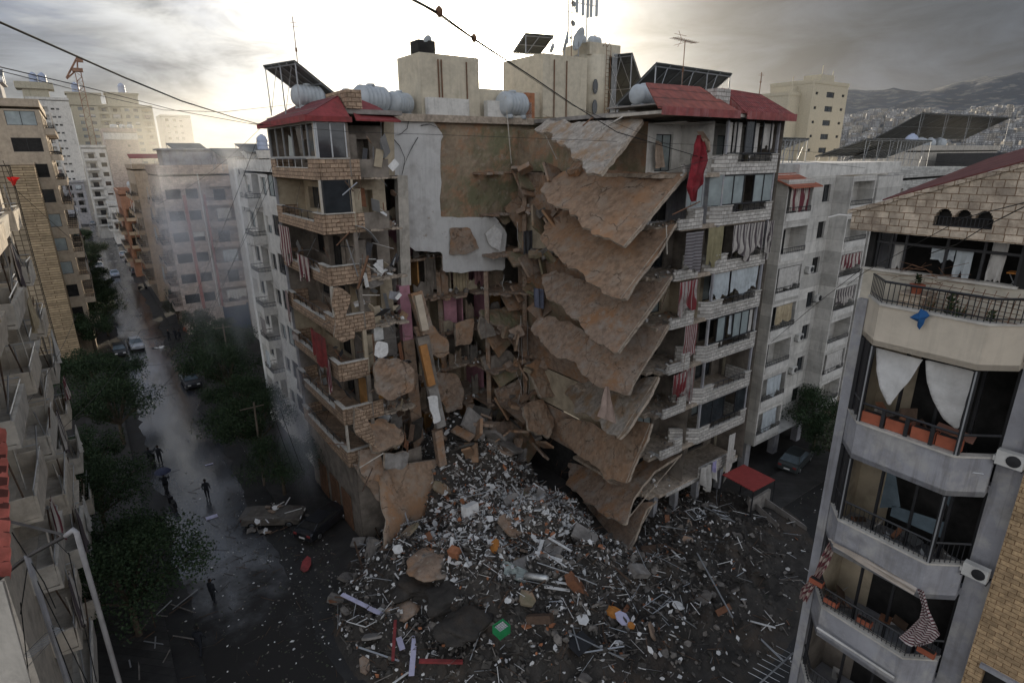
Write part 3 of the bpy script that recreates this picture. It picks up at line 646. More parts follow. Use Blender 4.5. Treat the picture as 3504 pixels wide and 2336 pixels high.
# ---------------------------------------------------------------- right row beyond the ruin
r=B(None,'pale smoke-veiled block with a white corner pier beside the ruin',8.6,22,.6,13.0,25.0,m_white,{'n0':cols(.9,13,[(2.6,'x'),(.7,None),(1.5,'w'),(.7,None),(2.4,'b'),(.9,None),(1.6,'w')]),'t0':[]},z0=3.6,seed=20,curt=.5,gls=(0,1,2))
b=MB(); b.box(8.2,9.1,12.4,13.4,0,25.2); part(r,'corner_pier',b,M('white pier',(.72,.71,.68),var=.08,dirt=.2))
for k in range(7): ac_unit(8.5,11.2,6.0+3.1*k,math.pi/2,'outdoor unit of the column beside the white corner pier','outdoor units beside the white corner pier')
r=B(None,'pink stone block with curved balconies and a thin white mast down its front',5.9,16.5,52,68,23.9,m_pinkish,{'t0':[(6.3,8.3,'w'),(8.9,10.5,'w'),(11.6,15.2,'b')],'n0':cols(52,68,[(1,None),(3,'b'),(1,None),(1.6,'w'),(1,None),(3,'b'),(1,None),(1.6,'w')])},z0=4.0,seed=22,curt=.45,par=1.3)
b=MB(); b.tube([(10.8,51.8,4),(10.8,51.8,24)],.09,6); part(r,'downpipe',b,m_white)
b=MB(); b.box(8.4,8.8,51.75,51.95,4,21); b.box(11.1,11.4,51.75,51.95,4,21); part(r,'red_strip',b,M('faded red facing',(.34,.13,.11),streak=.4))
b=MB(); b.box(7,14,54,60,24.1,27.3); b.box(6.6,14.4,53.6,60.4,27.3,27.5); part(r,'penthouse',b,m_grey)
r=B(None,'tan block with a blank side wall and balconies over the street',4.9,12,80,98,24.4,m_beige,{'t0':[],'n0':cols(80,98,[(.8,None),(2.6,'b'),(.8,None),(1.5,'w'),(.8,None),(2.6,'b'),(.8,None),(1.5,'w'),(.8,None),(2.6,'b')])},z0=3.6,seed=24,curt=.3,par=.8)
b=MB(); b.hexa([(4.6,80,26.2),(12,80,26.2),(12,84,26.9),(4.6,84,26.9),(4.6,80,26.3),(12,80,26.3),(12,84,27),(4.6,84,27)]); part(r,'awning_roof',b,m_redflat)
for x in (4.7,6.5,8.5,10.5,11.9): b=MB(); b.tube([(x,80.1,24.5),(x,80.1,26.2)],.05,4); part(r,'post',b,m_white)
r=B(None,'orange terracotta block with cream balconies up the street',3.4,10,112,130,18.6,m_orange,{'t0':[(4,6,'b'),(7.2,8.6,'w')],'n0':cols(112,130,[(1,None),(3,'b'),(1,None),(3,'b'),(1,None),(3,'b')])},z0=3.6,seed=26,bandm=m_beige,curt=.3)
tank(6.5,113,19.6,'round tank on the orange terracotta block',None,s=1.3)
# roofs seen over the right row
B(None,'low white roof level hidden by smoke behind the ruin',14,34,28,46,26.0,m_white,{'t0':cols(14,34,[(1,None),(1.6,'w'),(1,None),(1.6,'w'),(1,None),(1.6,'w'),(1,None),(1.6,'w'),(1,None),(1.6,'w')])},z0=4,seed=28)
B(None,'grey flat-roofed block with a louvred wall behind the pink block',16.8,30,60,78,26.4,m_grey,{'t0':cols(16.8,30,[(1,None),(1.6,'w'),(1,None),(1.6,'w'),(1,None),(1.6,'w')])},z0=4,seed=29)
for i,(px,py,t,w) in enumerate(((640,500,60,5),(880,505,30,4),(820,520,36,6))):
    c=PT(px,py,t); solar(c.x,t,c.z-2.2,w,3,1.6,2.6,('pale smoky solar array over the pink block','small hazy solar array near the red-roofed corner','long low solar array in the smoke behind the ruin')[i],rz=.2)
for i in range(6):
    tank(15+i*2.6,29.5,26.95,'silver tank lined up on the low white roof in the smoke','tanks on the low white roof',rz=ru(0,1),up=i%2==0,s=1.2)
# ---------------------------------------------------------------- the collapsed building
def inside(p,poly):
    x,y=p; c=False; n=len(poly)
    for i in range(n):
        x1,y1=poly[i]; x2,y2=poly[i-1]
        if (y1>y)!=(y2>y) and x<(x2-x1)*(y-y1)/(y2-y1)+x1: c=not c
    return c
def nearest(p,poly):
    best=None;P_=Vector(p)
    for i in range(len(poly)):
        a=Vector(poly[i-1]);b_=Vector(poly[i]); d=b_-a; L=d.length_squared
        k=0 if L==0 else max(0,min(1,(P_-a).dot(d)/L)); q=a+d*k; e=(q-P_).length
        if best is None or e<best[0]: best=(e,q)
    return best
def refp(r):
    px,py,k,v=r; return PT(px,py,v) if k=='t' else PN(px,py,v) if k=='n' else PG(px,py,v)
def sheet(outline,refs,th=.22,cell=.32,amp=.07,jit=.28,bend=.0,b=None,flip=1,rag=.16,seed=0,m0=0,m1=1):
    """a broken slab: its outline is met on the plane through three points of the ruin, then given thickness, ragged edges and an uneven face"""
    A,B_,C_=[refp(r) for r in refs]; nrm=(B_-A).cross(C_-A).normalized()
    if nrm.dot(CS-A)<0: nrm=-nrm
    pts=[PP(x,y,A,nrm) for x,y in outline]
    ex=(B_-A).normalized(); ey=nrm.cross(ex)
    P2=[((p-A).dot(ex),(p-A).dot(ey)) for p in pts]
    # ragged outline
    rg=random.Random(seed+11); Q=[]
    for i in range(len(P2)):
        a=Vector(P2[i]); c=Vector(P2[(i+1)%len(P2)]); L=(c-a).length; k=max(1,int(L/.22)); nn=Vector((-(c-a).y,(c-a).x)).normalized() if L>0 else Vector((0,0))
        fr_=pts[i].y<-22.2 and pts[(i+1)%len(P2)].y<-22.2
        for j in range(k): pq=a.lerp(c,j/k); Q.append(tuple(pq+nn*(2.6*rag*noise.noise(Vector((pq.x*.55,pq.y*.55,seed)))+1.5*rag*noise.noise(Vector((pq.x*1.7,pq.y*1.7,seed+3)))+rg.uniform(-rag,rag)*.22)*(.12 if fr_ else 1)))
    xs=[q[0] for q in Q]; ys=[q[1] for q in Q]; x0,y0=min(xs),min(ys); nx=int((max(xs)-x0)/cell)+2; ny=int((max(ys)-y0)/cell)+2
    keep=set()
    for i in range(nx):
        for j in range(ny):
            if inside((x0+(i+.5)*cell,y0+(j+.5)*cell),Q): keep.add((i,j))
    if b is None: b=MB()
    idx={}; vs=[]; fs=[]; ms=[]
    def vert(i,j):
        if (i,j) in idx: return idx[(i,j)]
        p=(x0+i*cell,y0+j*cell); bd=any((i+a,j+c) not in keep for a in(-1,0) for c in(-1,0))
        if bd:
            e,q=nearest(p,Q)
            p2=q if e<cell*1.1 else Vector(p)
        else: p2=Vector(p)+Vector((rg.uniform(-1,1),rg.uniform(-1,1)))*cell*jit*.6
        w=A+ex*p2[0]+ey*p2[1]; nz=noise.noise(w*.9+Vector((seed,0,0)))*amp*2+noise.noise(w*3.1)*amp; nz+=bend*noise.noise(w*.28+Vector((0,seed*3.1,0)))
        w=w+nrm*nz; idx[(i,j)]=len(vs); vs.append(w); vs.append(w-nrm*th*(1+.3*noise.noise(w*2))); return idx[(i,j)]
    o=len(b.v)
    for (i,j) in keep:
        a,c,d,e=vert(i,j),vert(i+1,j),vert(i+1,j+1),vert(i,j+1)
        fs.append((a,c,d,e)); ms.append(m0); fs.append((a+1,e+1,d+1,c+1)); ms.append(m1)
        for (di,dj,u,v_) in ((0,-1,a,c),(1,0,c,d),(0,1,d,e),(-1,0,e,a)):
            if (i+di,j+dj) not in keep: fs.append((u,u+1,v_+1,v_)); ms.append(m1)
    b.v+=[tuple(q) for q in vs]; b.f+=[tuple(o+k for k in f) for f in fs]; b.m+=ms
    return b
CB=root('collapsed_apartment_building','half collapsed apartment building with torn floors hanging over a rubble heap','building',20,-14,0)
ZB=[24.8-3.1*k for k in range(8)]
# --- roof deck
b=MB(); b.box(8.0,35.2,-8.4,-1,28.42,28.68); b.box(26.0,35.0,-24.0,-8.4,28.42,28.68); b.box(8.0,13.2,-11.8,-8.4,28.42,28.68); part(CB,'roof_slab',b,m_conc)
b=MB(); b.box(13,27,-8.55,-8.4,28.30,28.78); part(CB,'roof_edge',b,m_edge)
# --- core behind everything
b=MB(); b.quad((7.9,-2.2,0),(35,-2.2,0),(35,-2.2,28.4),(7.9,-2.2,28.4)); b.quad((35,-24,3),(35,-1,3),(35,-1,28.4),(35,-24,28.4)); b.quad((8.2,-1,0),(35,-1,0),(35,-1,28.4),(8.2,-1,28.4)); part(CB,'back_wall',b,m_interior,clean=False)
for k in range(8):
    b=MB(); z=ZB[k]
    b.box(13.0,25.5,-6.5+ru(-.6,.6),-2.3,z-.1,z+.12); part(CB,'floor_slab',b,m_edge)
    # jagged remains of the same floor
    b=MB()
    for i in range(26):
        n=13+12.2*i/25; L=ru(.2,1.6)*(1.2 if k>2 else .5)+(ru(1,3) if n>20.5 else 0); b.box(n-.24,n+.26,-6.4-L,-6.2,z-.09,z+ru(.05,.11))
    part(CB,'broken_floor_edge',b,m_dust)
# room walls and openings behind the torn floors
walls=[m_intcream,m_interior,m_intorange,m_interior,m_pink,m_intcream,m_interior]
rw=random.Random(3); m_brownw0=M('torn mortar wall',(.22,.17,.125),var=.3,scale=1.6,bump=1,bscale=7,cracks=.8)
for k in range(1,8):
    z=ZB[k]; n=13.2
    while n<25:
        w=rw.uniform(1.8,3.6); b=MB(); t=rw.uniform(-4.6,-2.6)
        ops=[(n+.5,min(n+w-.3,25.2),z+.15,z+2.2,.6)] if rw.random()<.6 and w>2 else []
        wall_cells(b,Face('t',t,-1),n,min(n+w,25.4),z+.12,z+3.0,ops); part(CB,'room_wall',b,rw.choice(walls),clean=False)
        b=MB(); b.box(n-.06,n+.06,-6.3,t,z+.12,z+2.98); part(CB,'partition',b,rw.choice(walls))
        n+=w
for (n,t) in ((14.2,-6.9),(18.2,-6.7),(22.2,-7.2),(24.4,-9.5),(21.0,-9.0)):
    b=MB(); b.tube([(n,t,0),(n+ru(-.3,.3),t+ru(-.1,.1),17.4 if n<22 else 24)],.24,4); part(CB,'exposed_column',b,m_dust)
for k in range(1,8):
    for i in range(5):
        n=13.6+i*2.3+ru(-.4,.4); z=ZB[k]+.1; h=ru(.8,2.9); w=ru(.5,1.7); t=-6.5-ru(0,.6); b=MB(); pts=[(n,t,z),(n+w,t,z)]
        m_=5; pts+=[(n+w-w*j/m_,t+ru(-.05,.05),z+h*(ru(.55,1.))) for j in range(m_+1)]; b.extr(pts,(0,.16,0)); part(CB,'torn_wall',b,[m_dust,m_intcream,m_brownw0,m_rub,m_interior][(i+k)%5])
# --- white party wall and bare brown wall
b=sheet([(1300,396),(1450,396),(1480,420),(1516,462),(1508,482),(1508,742),(1600,746),(1695,742),(1735,800),(1725,925),(1515,930),(1512,865),(1420,858),(1372,815),(1367,612),(1345,600),(1308,603)],[(1308,400,'t',-8.25),(1720,920,'t',-8.25),(1400,860,'t',-8.25)],th=.18,cell=.25,amp=.012,rag=.05,seed=1)
m_bigwhite=M('soot-marked white wall',(.60,.59,.57),var=.12,scale=.9,bump=.3,streak=.35,dirt=.2,blotch=[((.44,.42,.40),.5,.5,.7),((.30,.25,.2),1.6,.64,.74)])
part(CB,'white_wall',b,[m_bigwhite,m_edge])
m_brownw=M('bare mortar wall',(.28,.215,.15),var=.3,scale=1.2,bump=1,bscale=6,blotch=[((.18,.17,.10),.35,.45,.6),((.34,.20,.12),.9,.5,.65),((.33,.28,.22),2.,.56,.7)],streak=.4)
b=sheet([(1488,402),(1900,402),(1890,560),(1900,700),(1790,720),(1730,765),(1690,745),(1500,748)],[(1500,400,'t',-8.0),(1860,400,'t',-8.0),(1600,740,'t',-8.0)],th=.2,cell=.28,amp=.05,rag=.12,seed=2); part(CB,'bare_wall',b,[m_brownw,m_edge])
b=sheet([(1540,780),(1608,782),(1625,812),(1640,850),(1595,872),(1540,868)],[(1540,780,'t',-8.45),(1625,812,'t',-8.45),(1560,868,'t',-8.45)],th=.05,cell=.2,amp=.03,rag=.06,seed=3); part(CB,'exposed_blockwork',b,[m_dust,m_edge])
b=sheet([(1690,770),(1720,790),(1712,862),(1680,845),(1660,800)],[(1690,770,'t',-8.5),(1720,790,'t',-8.5),(1680,845,'t',-8.5)],th=.05,cell=.2,amp=.05,rag=.05,seed=4); part(CB,'loose_plaster_sheet',b,[m_rubw,m_edge])
def crack(pts,w=.035,t=-8.42):
    b=MB(); P_=[PT(x,y,t) for x,y in pts]; b.tube(P_,w,3,r1=w*.4); return b
for pts in ([(1400,405),(1393,440),(1370,460),(1352,463)],[(1340,468),(1368,500),(1385,540),(1384,560)],[(1430,470),(1412,500),(1395,535),(1385,560)],[(1384,560),(1378,590),(1372,612)],[(1440,430),(1470,425),(1505,440)]):
    part(CB,'crack',crack(pts),m_dark)
for pts in ([(1368,610),(1369,740)],):
    pass
# --- edge pier, pink and white, then leaning broken piers
def px_prism(x0,y0,x1,y1,t,w,d,n0=None):
    a=PT(x0,y0,t); c=PT(x1,y1,t if n0 is None else n0); b=MB(); ax=(c-a); h=ax.length; q=ax.normalized(); s=Vector((1,0,0)); s=(s-q*s.dot(q)).normalized(); u=q.cross(s)
    R=Matrix((s,u,q)).transposed(); b.obox((a+c)/2,(w,d,h),R); return b
part(CB,'edge_pier',px_prism(1372,600,1385,975,-9.3,.75,.5),m_offwhite)
part(CB,'edge_pier',px_prism(1378,975,1392,1160,-9.3,.8,.5),m_pink,label='pink painted pier section')
part(CB,'edge_pier',px_prism(1392,1160,1440,1640,-9.3,.9,.6),m_dust,label='dusty lower pier section')
part(CB,'edge_pier',px_prism(1326,410,1330,600,-9.6,.7,.4),m_intcream)
part(CB,'leaning_pier',px_prism(1420,1000,1462,1140,-11,.9,.5,-11.6),m_dust)
part(CB,'leaning_pier',px_prism(1428,1010,1454,1130,-11.4,.5,.3,-12.0),M('torn cream plaster',(.52,.44,.34),var=.15,bump=.6),label='cream plaster face of the leaning pier')
part(CB,'leaning_pier',px_prism(1444,1150,1478,1325,-11.6,.9,.4,-12.2),m_interior)
part(CB,'leaning_pier',px_prism(1446,1180,1476,1318,-11.95,.55,.3,-12.5),M('orange painted pier',(.42,.20,.07),var=.12,dirt=.3),label='orange painted face of the leaning pier')
part(CB,'leaning_pier',px_prism(1478,1325,1508,1460,-12.2,.75,.4,-12.8),m_conc)
b=sheet([(1462,1358),(1494,1355),(1502,1400),(1508,1440),(1484,1450),(1476,1410)],[(1462,1358,'t',-12.7),(1494,1355,'t',-12.7),(1484,1450,'t',-13)],th=.04,cell=.2,amp=.02,rag=.06); part(CB,'loose_plaster_sheet',b,[m_rubw,m_edge])
part(CB,'leaning_pier',px_prism(1495,1470,1512,1590,-12.6,.6,.5,-13),m_dust)
# --- left wing, facing the street
T0,T1,NF=-12.0,-2.4,7.7
m_return=m_stonetan
for k in range(7):
    z=ZB[k]; bo=MB()
    bo.box(NF-.02,9.6,T0,T1,z,z+.14)
    lo=.62 if k<6 else .8
    bo.box(NF-.15,NF+.05,T0,T1,z-.02,z+lo)                   # front band
    bo.box(NF-.152,NF+.052,T0,T0+1.5,z+lo,z+1.15); bo.box(NF-.152,NF+.052,T1-1.2,T1,z+lo,z+1.15)
    bo.box(NF+.05,9.5,T0-.08,T0+.1,z-.02,z+1.13)
    bo.box(NF+.05,9.0,T1-.1,T1+.06,z-.02,z+1.13)
    p_=part(CB,'balcony',bo,m_stonetan)
    cp=MB(); cp.box(NF-.2,NF+.1,T0-.1,T0+1.55,z+1.15,z+1.21); cp.box(NF-.2,NF+.1,T1-1.25,T1+.1,z+1.15,z+1.21); cp.box(NF+.1,9.55,T0-.12,T0+.14,z+1.13,z+1.19); cp.box(NF-.19,NF+.09,T0+1.55,T1-1.25,z+lo,z+lo+.05)
    part(p_,'coping',cp,m_coping)
    rl=MB(); a0,a1=T0+1.55,T1-1.25; zz=z+lo+.05; rl.tube([(NF-.05,a0,zz+.5),(NF-.05,a1,zz+.5)],.03,4)
    for i in range(6): y=a0+(a1-a0)*i/5; rl.tube([(NF-.05,y,zz),(NF-.05,y,zz+.5)],.022,4)
    part(p_,'railing',rl,m_black if k else m_alu)
    # back wall of the recess
    bw=MB(); wall_cells(bw,Face('n',9.6,-1),T0,T1,z+.14,z+3.0,[(-11.4,-9.6,z+.2,z+2.5,.7),(-8.9,-6.6,z+.2,z+2.5,.7),(-5.6,-3.4,z+.9,z+2.4,.5)]); bw.quad((NF,T1,z+.14),(9.6,T1,z+.14),(9.6,T1,z+3.1),(NF,T1,z+3.1)); bw.quad((NF,T0,z+3.0),(9.6,T0,z+3.0),(9.6,T1,z+3.0),(NF,T1,z+3.0)); bw.box(9.35,9.6,T0-.05,T0+.2,z+.14,z+3.1)
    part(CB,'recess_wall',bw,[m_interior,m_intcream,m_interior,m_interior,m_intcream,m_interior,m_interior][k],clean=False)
    for (y,w,h,zz2,g) in ((-10.5,1.75,2.25,.22,0),(-7.75,2.25,2.25,.22,3),(-4.5,2.1,1.45,.92,0)):
        inst(CB,'window',window_mesh(w,h,'w',g if k%2 else 3,1),(9.72,y,z+zz2),math.pi/2)
    for y in ((T1-.02),(T0+.05)):
        b=MB(); b.box(NF-.1,NF+.06,y-.05,y+.1,z+1.2,z+3.1); (part(CB,'balcony_post',b,m_offwhite if y<-5 else m_grey) if not (k in (2,4,5) and y<-5) else None)
# top-floor glazing of the left wing
gz=MB(); z=26.02; 
gz.mat(0)
for y in (-12.0,-10.7,-9.7,-7.7,-5.8,-4.1,-2.5): gz.box(NF-.09,NF+.0,y-.04,y+.04,z,27.95)
gz.box(NF-.09,NF,-12,-2.4,27.86,27.98); gz.box(NF-.09,NF,-12,-2.4,z-.02,z+.08)
gz.mat(1); gz.quad((NF-.03,-12,z+.1),(NF-.03,-10.7,z+.1),(NF-.03,-10.7,27.8),(NF-.03,-12,27.8)); gz.quad((NF-.03,-9.7,z+.1),(NF-.03,-8.9,z+.3),(NF-.03,-8.5,27.8),(NF-.03,-9.7,27.8))
gz.mat(2); gz.quad((NF-.04,-7.6,z+.1),(NF-.04,-6.6,z+.1),(NF-.04,-6.9,27.4),(NF-.04,-7.6,27.2))
part(CB,'glazed_enclosure',gz,[m_alu,m_glass,m_glassl],clean=False)
gz=MB(); gz.mat(0)
for n in (7.75,8.55,9.4): gz.box(n-.04,n+.04,T0-.06,T0+.02,z,27.95)
gz.box(7.75,9.4,T0-.06,T0+.02,27.86,27.98); gz.mat(1); gz.quad((7.8,T0-.02,z),(9.4,T0-.02,z),(9.4,T0-.02,27.9),(7.8,T0-.02,27.9)); part(CB,'glazed_enclosure',gz,[m_alu,m_glass],clean=False)
gz=MB(); gz.mat(0); z=ZB[1]+1.2
for n in (7.75,9.4): gz.box(n-.04,n+.04,T0-.06,T0+.02,z,z+1.9)
gz.mat(1); gz.quad((7.8,T0-.02,z),(9.4,T0-.02,z),(9.4,T0-.02,z+1.9),(7.8,T0-.02,z+1.9)); part(CB,'glazed_enclosure',gz,[m_black,m_glass],clean=False)
# red roof of the left wing
b=MB(); b.mat(0); b.hexa([(7.1,-12.5,28.12),(7.1,-2.0,28.12),(9.6,-2.6,29.35),(9.6,-11.0,29.35),(7.1,-12.5,28.22),(7.1,-2.0,28.22),(9.6,-2.6,29.45),(9.6,-11.0,29.45)])
b.mat(1); b.box(7.04,7.14,-12.5,-2.0,27.92,28.26); b.box(7.14,9.7,-12.55,-12.47,27.92,28.2); b.quad((7.1,-12.5,28.2),(9.6,-12.5,28.2),(9.6,-11,29.4)); b.mat(2); b.box(7.14,9.6,-12.45,-2.1,27.94,27.99)
part(CB,'red_roof',b,[M('plum red tile',(.19,.048,.052),rough=.75,var=.3,scale=3,patt=('tiles',3,3.0,1),bump=.8,streak=.4,dirt=.35),m_redflat,m_offwhite])
b=MB(); b.box(9.7,10.6,-12.0,-8.6,28.7,29.7); part(CB,'parapet',b,m_stonetan)
b=MB(); b.hexa([(9.9,-12.6,28.0),(12.9,-12.2,28.0),(12.9,-9,29.0),(10.8,-9,29.7),(9.9,-12.6,28.1),(12.9,-12.2,28.1),(12.9,-9,29.1),(10.8,-9,29.8)]); part(CB,'red_roof',b,m_redflat,label='broken dull red roof edge')
# --- niche balconies between the left wing and the white wall
for k in range(7):
    z=ZB[k]
    b=MB(); wall_cells(b,Face('t',-9.6,-1),9.6,12.7,z+.1,z+3.1,[(10.9,11.8,z+.15,z+2.3,.8)] if k!=5 else [(10,11,z+.15,z+2.3,.8)]); b.quad((9.65,-11.6,z),(9.65,-9.6,z),(9.65,-9.6,z+3.1),(9.65,-11.6,z+3.1)); part(CB,'niche_wall',b,[m_interior,m_intcream,m_interior,m_intcream,m_conc,m_intorange,m_conc][k],clean=False)
    if k in (0,1,2,3,5):
        b=MB(); b.box(9.7,12.3-.3*k*.3,-11.8,-9.5,z-.05,z+.1); 
        for i in range(9): n=ru(10.6,12.6); b.box(n-.2,n+.2,-12.2+ru(0,.4),-11.4,z-.06,z+ru(.02,.09))
        part(CB,'niche_slab',b,m_edge)
        w=[(9.2,11.6),(9.2,11.4),(9.3,10.4),(9.3,10.5),None,(9.4,11.2)][k]
        b=MB(); b.box(w[0],w[0]+.95,-12.0,-11.85,z-.05,z+1.1); 
        if k<2: b.mat(1); b.box(w[0]+.96,w[1]+.4,-11.95,-11.87,z+.05,z+1.1)
        part(CB,'niche_parapet',b,[m_stonetan,m_interior])
b=sheet([(1140,985),(1190,1010),(1185,1090),(1225,1120),(1215,1165),(1150,1150)],[(1140,985,'t',-12.2),(1190,1010,'t',-12.2),(1150,1150,'t',-12.2)],th=.2,cell=.25,amp=.03); part(CB,'broken_parapet',b,[m_stonetan,m_edge])
# torn chunks hanging off the left wing
chunks=[
 ('broken_slab',[(1283,1240),(1300,1222),(1350,1232),(1400,1235),(1416,1262),(1414,1330),(1385,1345),(1330,1365),(1290,1350),(1285,1290)],-13.2,-13.0,m_dust),
 ('broken_slab',[(1245,1450),(1310,1430),(1378,1470),(1380,1510),(1330,1530),(1285,1540),(1255,1490)],-14.0,-11.6,m_dust2),
 ('broken_slab',[(1212,1395),(1250,1410),(1275,1470),(1290,1530),(1225,1490),(1215,1440)],-14.1,-14.0,m_stonetan),
 ('broken_slab',[(1230,1540),(1300,1530),(1315,1600),(1300,1650),(1240,1620),(1225,1580)],-14.2,-13.4,m_dust),
 ('broken_slab',[(1316,1550),(1400,1545),(1400,1590),(1370,1605),(1315,1605)],-14.6,-14.4,m_conc),
 ('broken_slab',[(1290,1170),(1328,1175),(1330,1210),(1300,1230),(1280,1215)],-12.8,-12.6,m_rubw),
 ('broken_slab',[(1260,940),(1300,935),(1310,965),(1275,985),(1262,972)],-12.0,-11.7,m_rub),
 ('broken_slab',[(1415,1120),(1470,1100),(1530,1160),(1538,1210),(1500,1225),(1440,1190)],-10.5,-9.5,m_dust2),
 ('broken_slab',[(1560,1110),(1620,1090),(1610,1180),(1560,1185)],-9.5,-9,m_dust2),
 ('broken_slab',[(1640,1060),(1760,1050),(1810,1090),(1760,1120),(1690,1110)],-9.5,-8,m_brownw),
 ('broken_slab',[(1640,1080),(1690,1120),(1700,1150),(1650,1160),(1640,1120)],-9.7,-9,m_interior),
 ('broken_slab',[(1490,1270),(1560,1280),(1590,1340),(1580,1400),(1530,1410),(1495,1340)],-9.2,-8.4,m_dust),
 ('broken_slab',[(1690,1330),(1780,1300),(1790,1360),(1760,1390),(1720,1395)],-9.8,-9.2,m_dust),
 ('broken_slab',[(1650,1220),(1740,1200),(1780,1250),(1700,1280),(1660,1270)],-9.4,-8.6,m_interior),
 ('broken_slab',[(1670,1450),(1800,1430),(1840,1490),(1760,1530),(1690,1500)],-11,-9.5,m_dust),
 ('broken_slab',[(1800,1250),(1880,1220),(1960,1280),(1935,1350),(1850,1360)],-13,-11,m_dust2),
 ('broken_slab',[(1790,1390),(1860,1360),(1900,1430),(1880,1500),(1810,1470)],-14,-12,m_dust2),
 ('broken_slab',[(1800,900),(1850,880),(1880,930),(1850,980),(1800,960)],-10,-9,m_dust2),
 ('broken_slab',[(1780,700),(1850,690),(1860,740),(1800,745)],-9.6,-9.4,m_white),
]
for i,(nm,ol,ta,tb,mm) in enumerate(chunks):
    xs=[q[0] for q in ol]; ys=[q[1] for q in ol]
    b=sheet(ol,[(min(xs),min(ys),'t',tb),(max(xs),min(ys),'t',tb),(sum(xs)/len(xs),max(ys),'t',ta)],th=.25,cell=.22,amp=.08,rag=.1,seed=20+i); part(CB,nm,b,[mm,m_edge])
# big brown slab draped from the left wing down to the heap
def px_strip(rows,th=.3,seed=0,cell=None,mats=(m_dust2,m_edge),name='draped_slab',nx=9,amp=.08):
    """rows of (xl,yl,xr,yr,t_left,t_right) stitched into one bent slab"""
    b=MB(); P_=[]
    R=[]
    for a,c in zip(rows,rows[1:]):
        for k in range(4):
            f=k/4; R.append([u+(v-u)*f for u,v in zip(a,c)])
    R.append(list(rows[-1])); rg=random.Random(seed)
    for q in R:
        xl,yl,xr,yr,tl,tr=q; xl+=rg.uniform(-4,4); xr+=rg.uniform(-5,5); L=PT(xl,yl,tl); E=PT(xr,yr,tr); P_.append([L.lerp(E,i/nx)+Vector((0,-1,.3))*amp*2*noise.noise(L.lerp(E,i/nx)*.8+Vector((seed,0,0))) for i in range(nx+1)])
    n=nx+1; vs=[p for r_ in P_ for p in r_]; back=[p+Vector((.05,th,-.05)) for p in vs]; m=len(P_)
    fs=[(j*n+i,j*n+i+1,(j+1)*n+i+1,(j+1)*n+i) for j in range(m-1) for i in range(nx)]
    b.add(vs+back,fs); o=m*n; b.c=1
    b.add([],[]); 
    k0=len(b.f); 
    b.f+=[tuple(o+k for k in f[::-1]) for f in fs]; b.m+=[1]*len(fs)
    for j in range(m-1):
        for i in (0,nx): q=(j*n+i,(j+1)*n+i,(j+1)*n+i+o,j*n+i+o); b.f.append(q); b.m.append(1)
    for i in range(nx):
        for j in (0,m-1): q=(j*n+i,j*n+i+1,j*n+i+1+o,j*n+i+o); b.f.append(q); b.m.append(1)
    return part(CB,name,b,list(mats),smooth=True)
px_strip([(1290,1600,1515,1570,-13.2,-12.6),(1300,1690,1500,1680,-14.2,-13.6),(1318,1780,1430,1790,-15.4,-14.8),(1312,1870,1385,1880,-16.6,-16.2),(1320,1930,1360,1950,-17.3,-17.2)],seed=4,mats=(m_dust2,m_edge))
px_strip([(1210,1590,1330,1610,-12.8,-13.6),(1280,1700,1350,1700,-13.4,-14.2),(1330,1740,1360,1745,-14.4,-14.6)],seed=9,mats=(m_dust,m_edge))
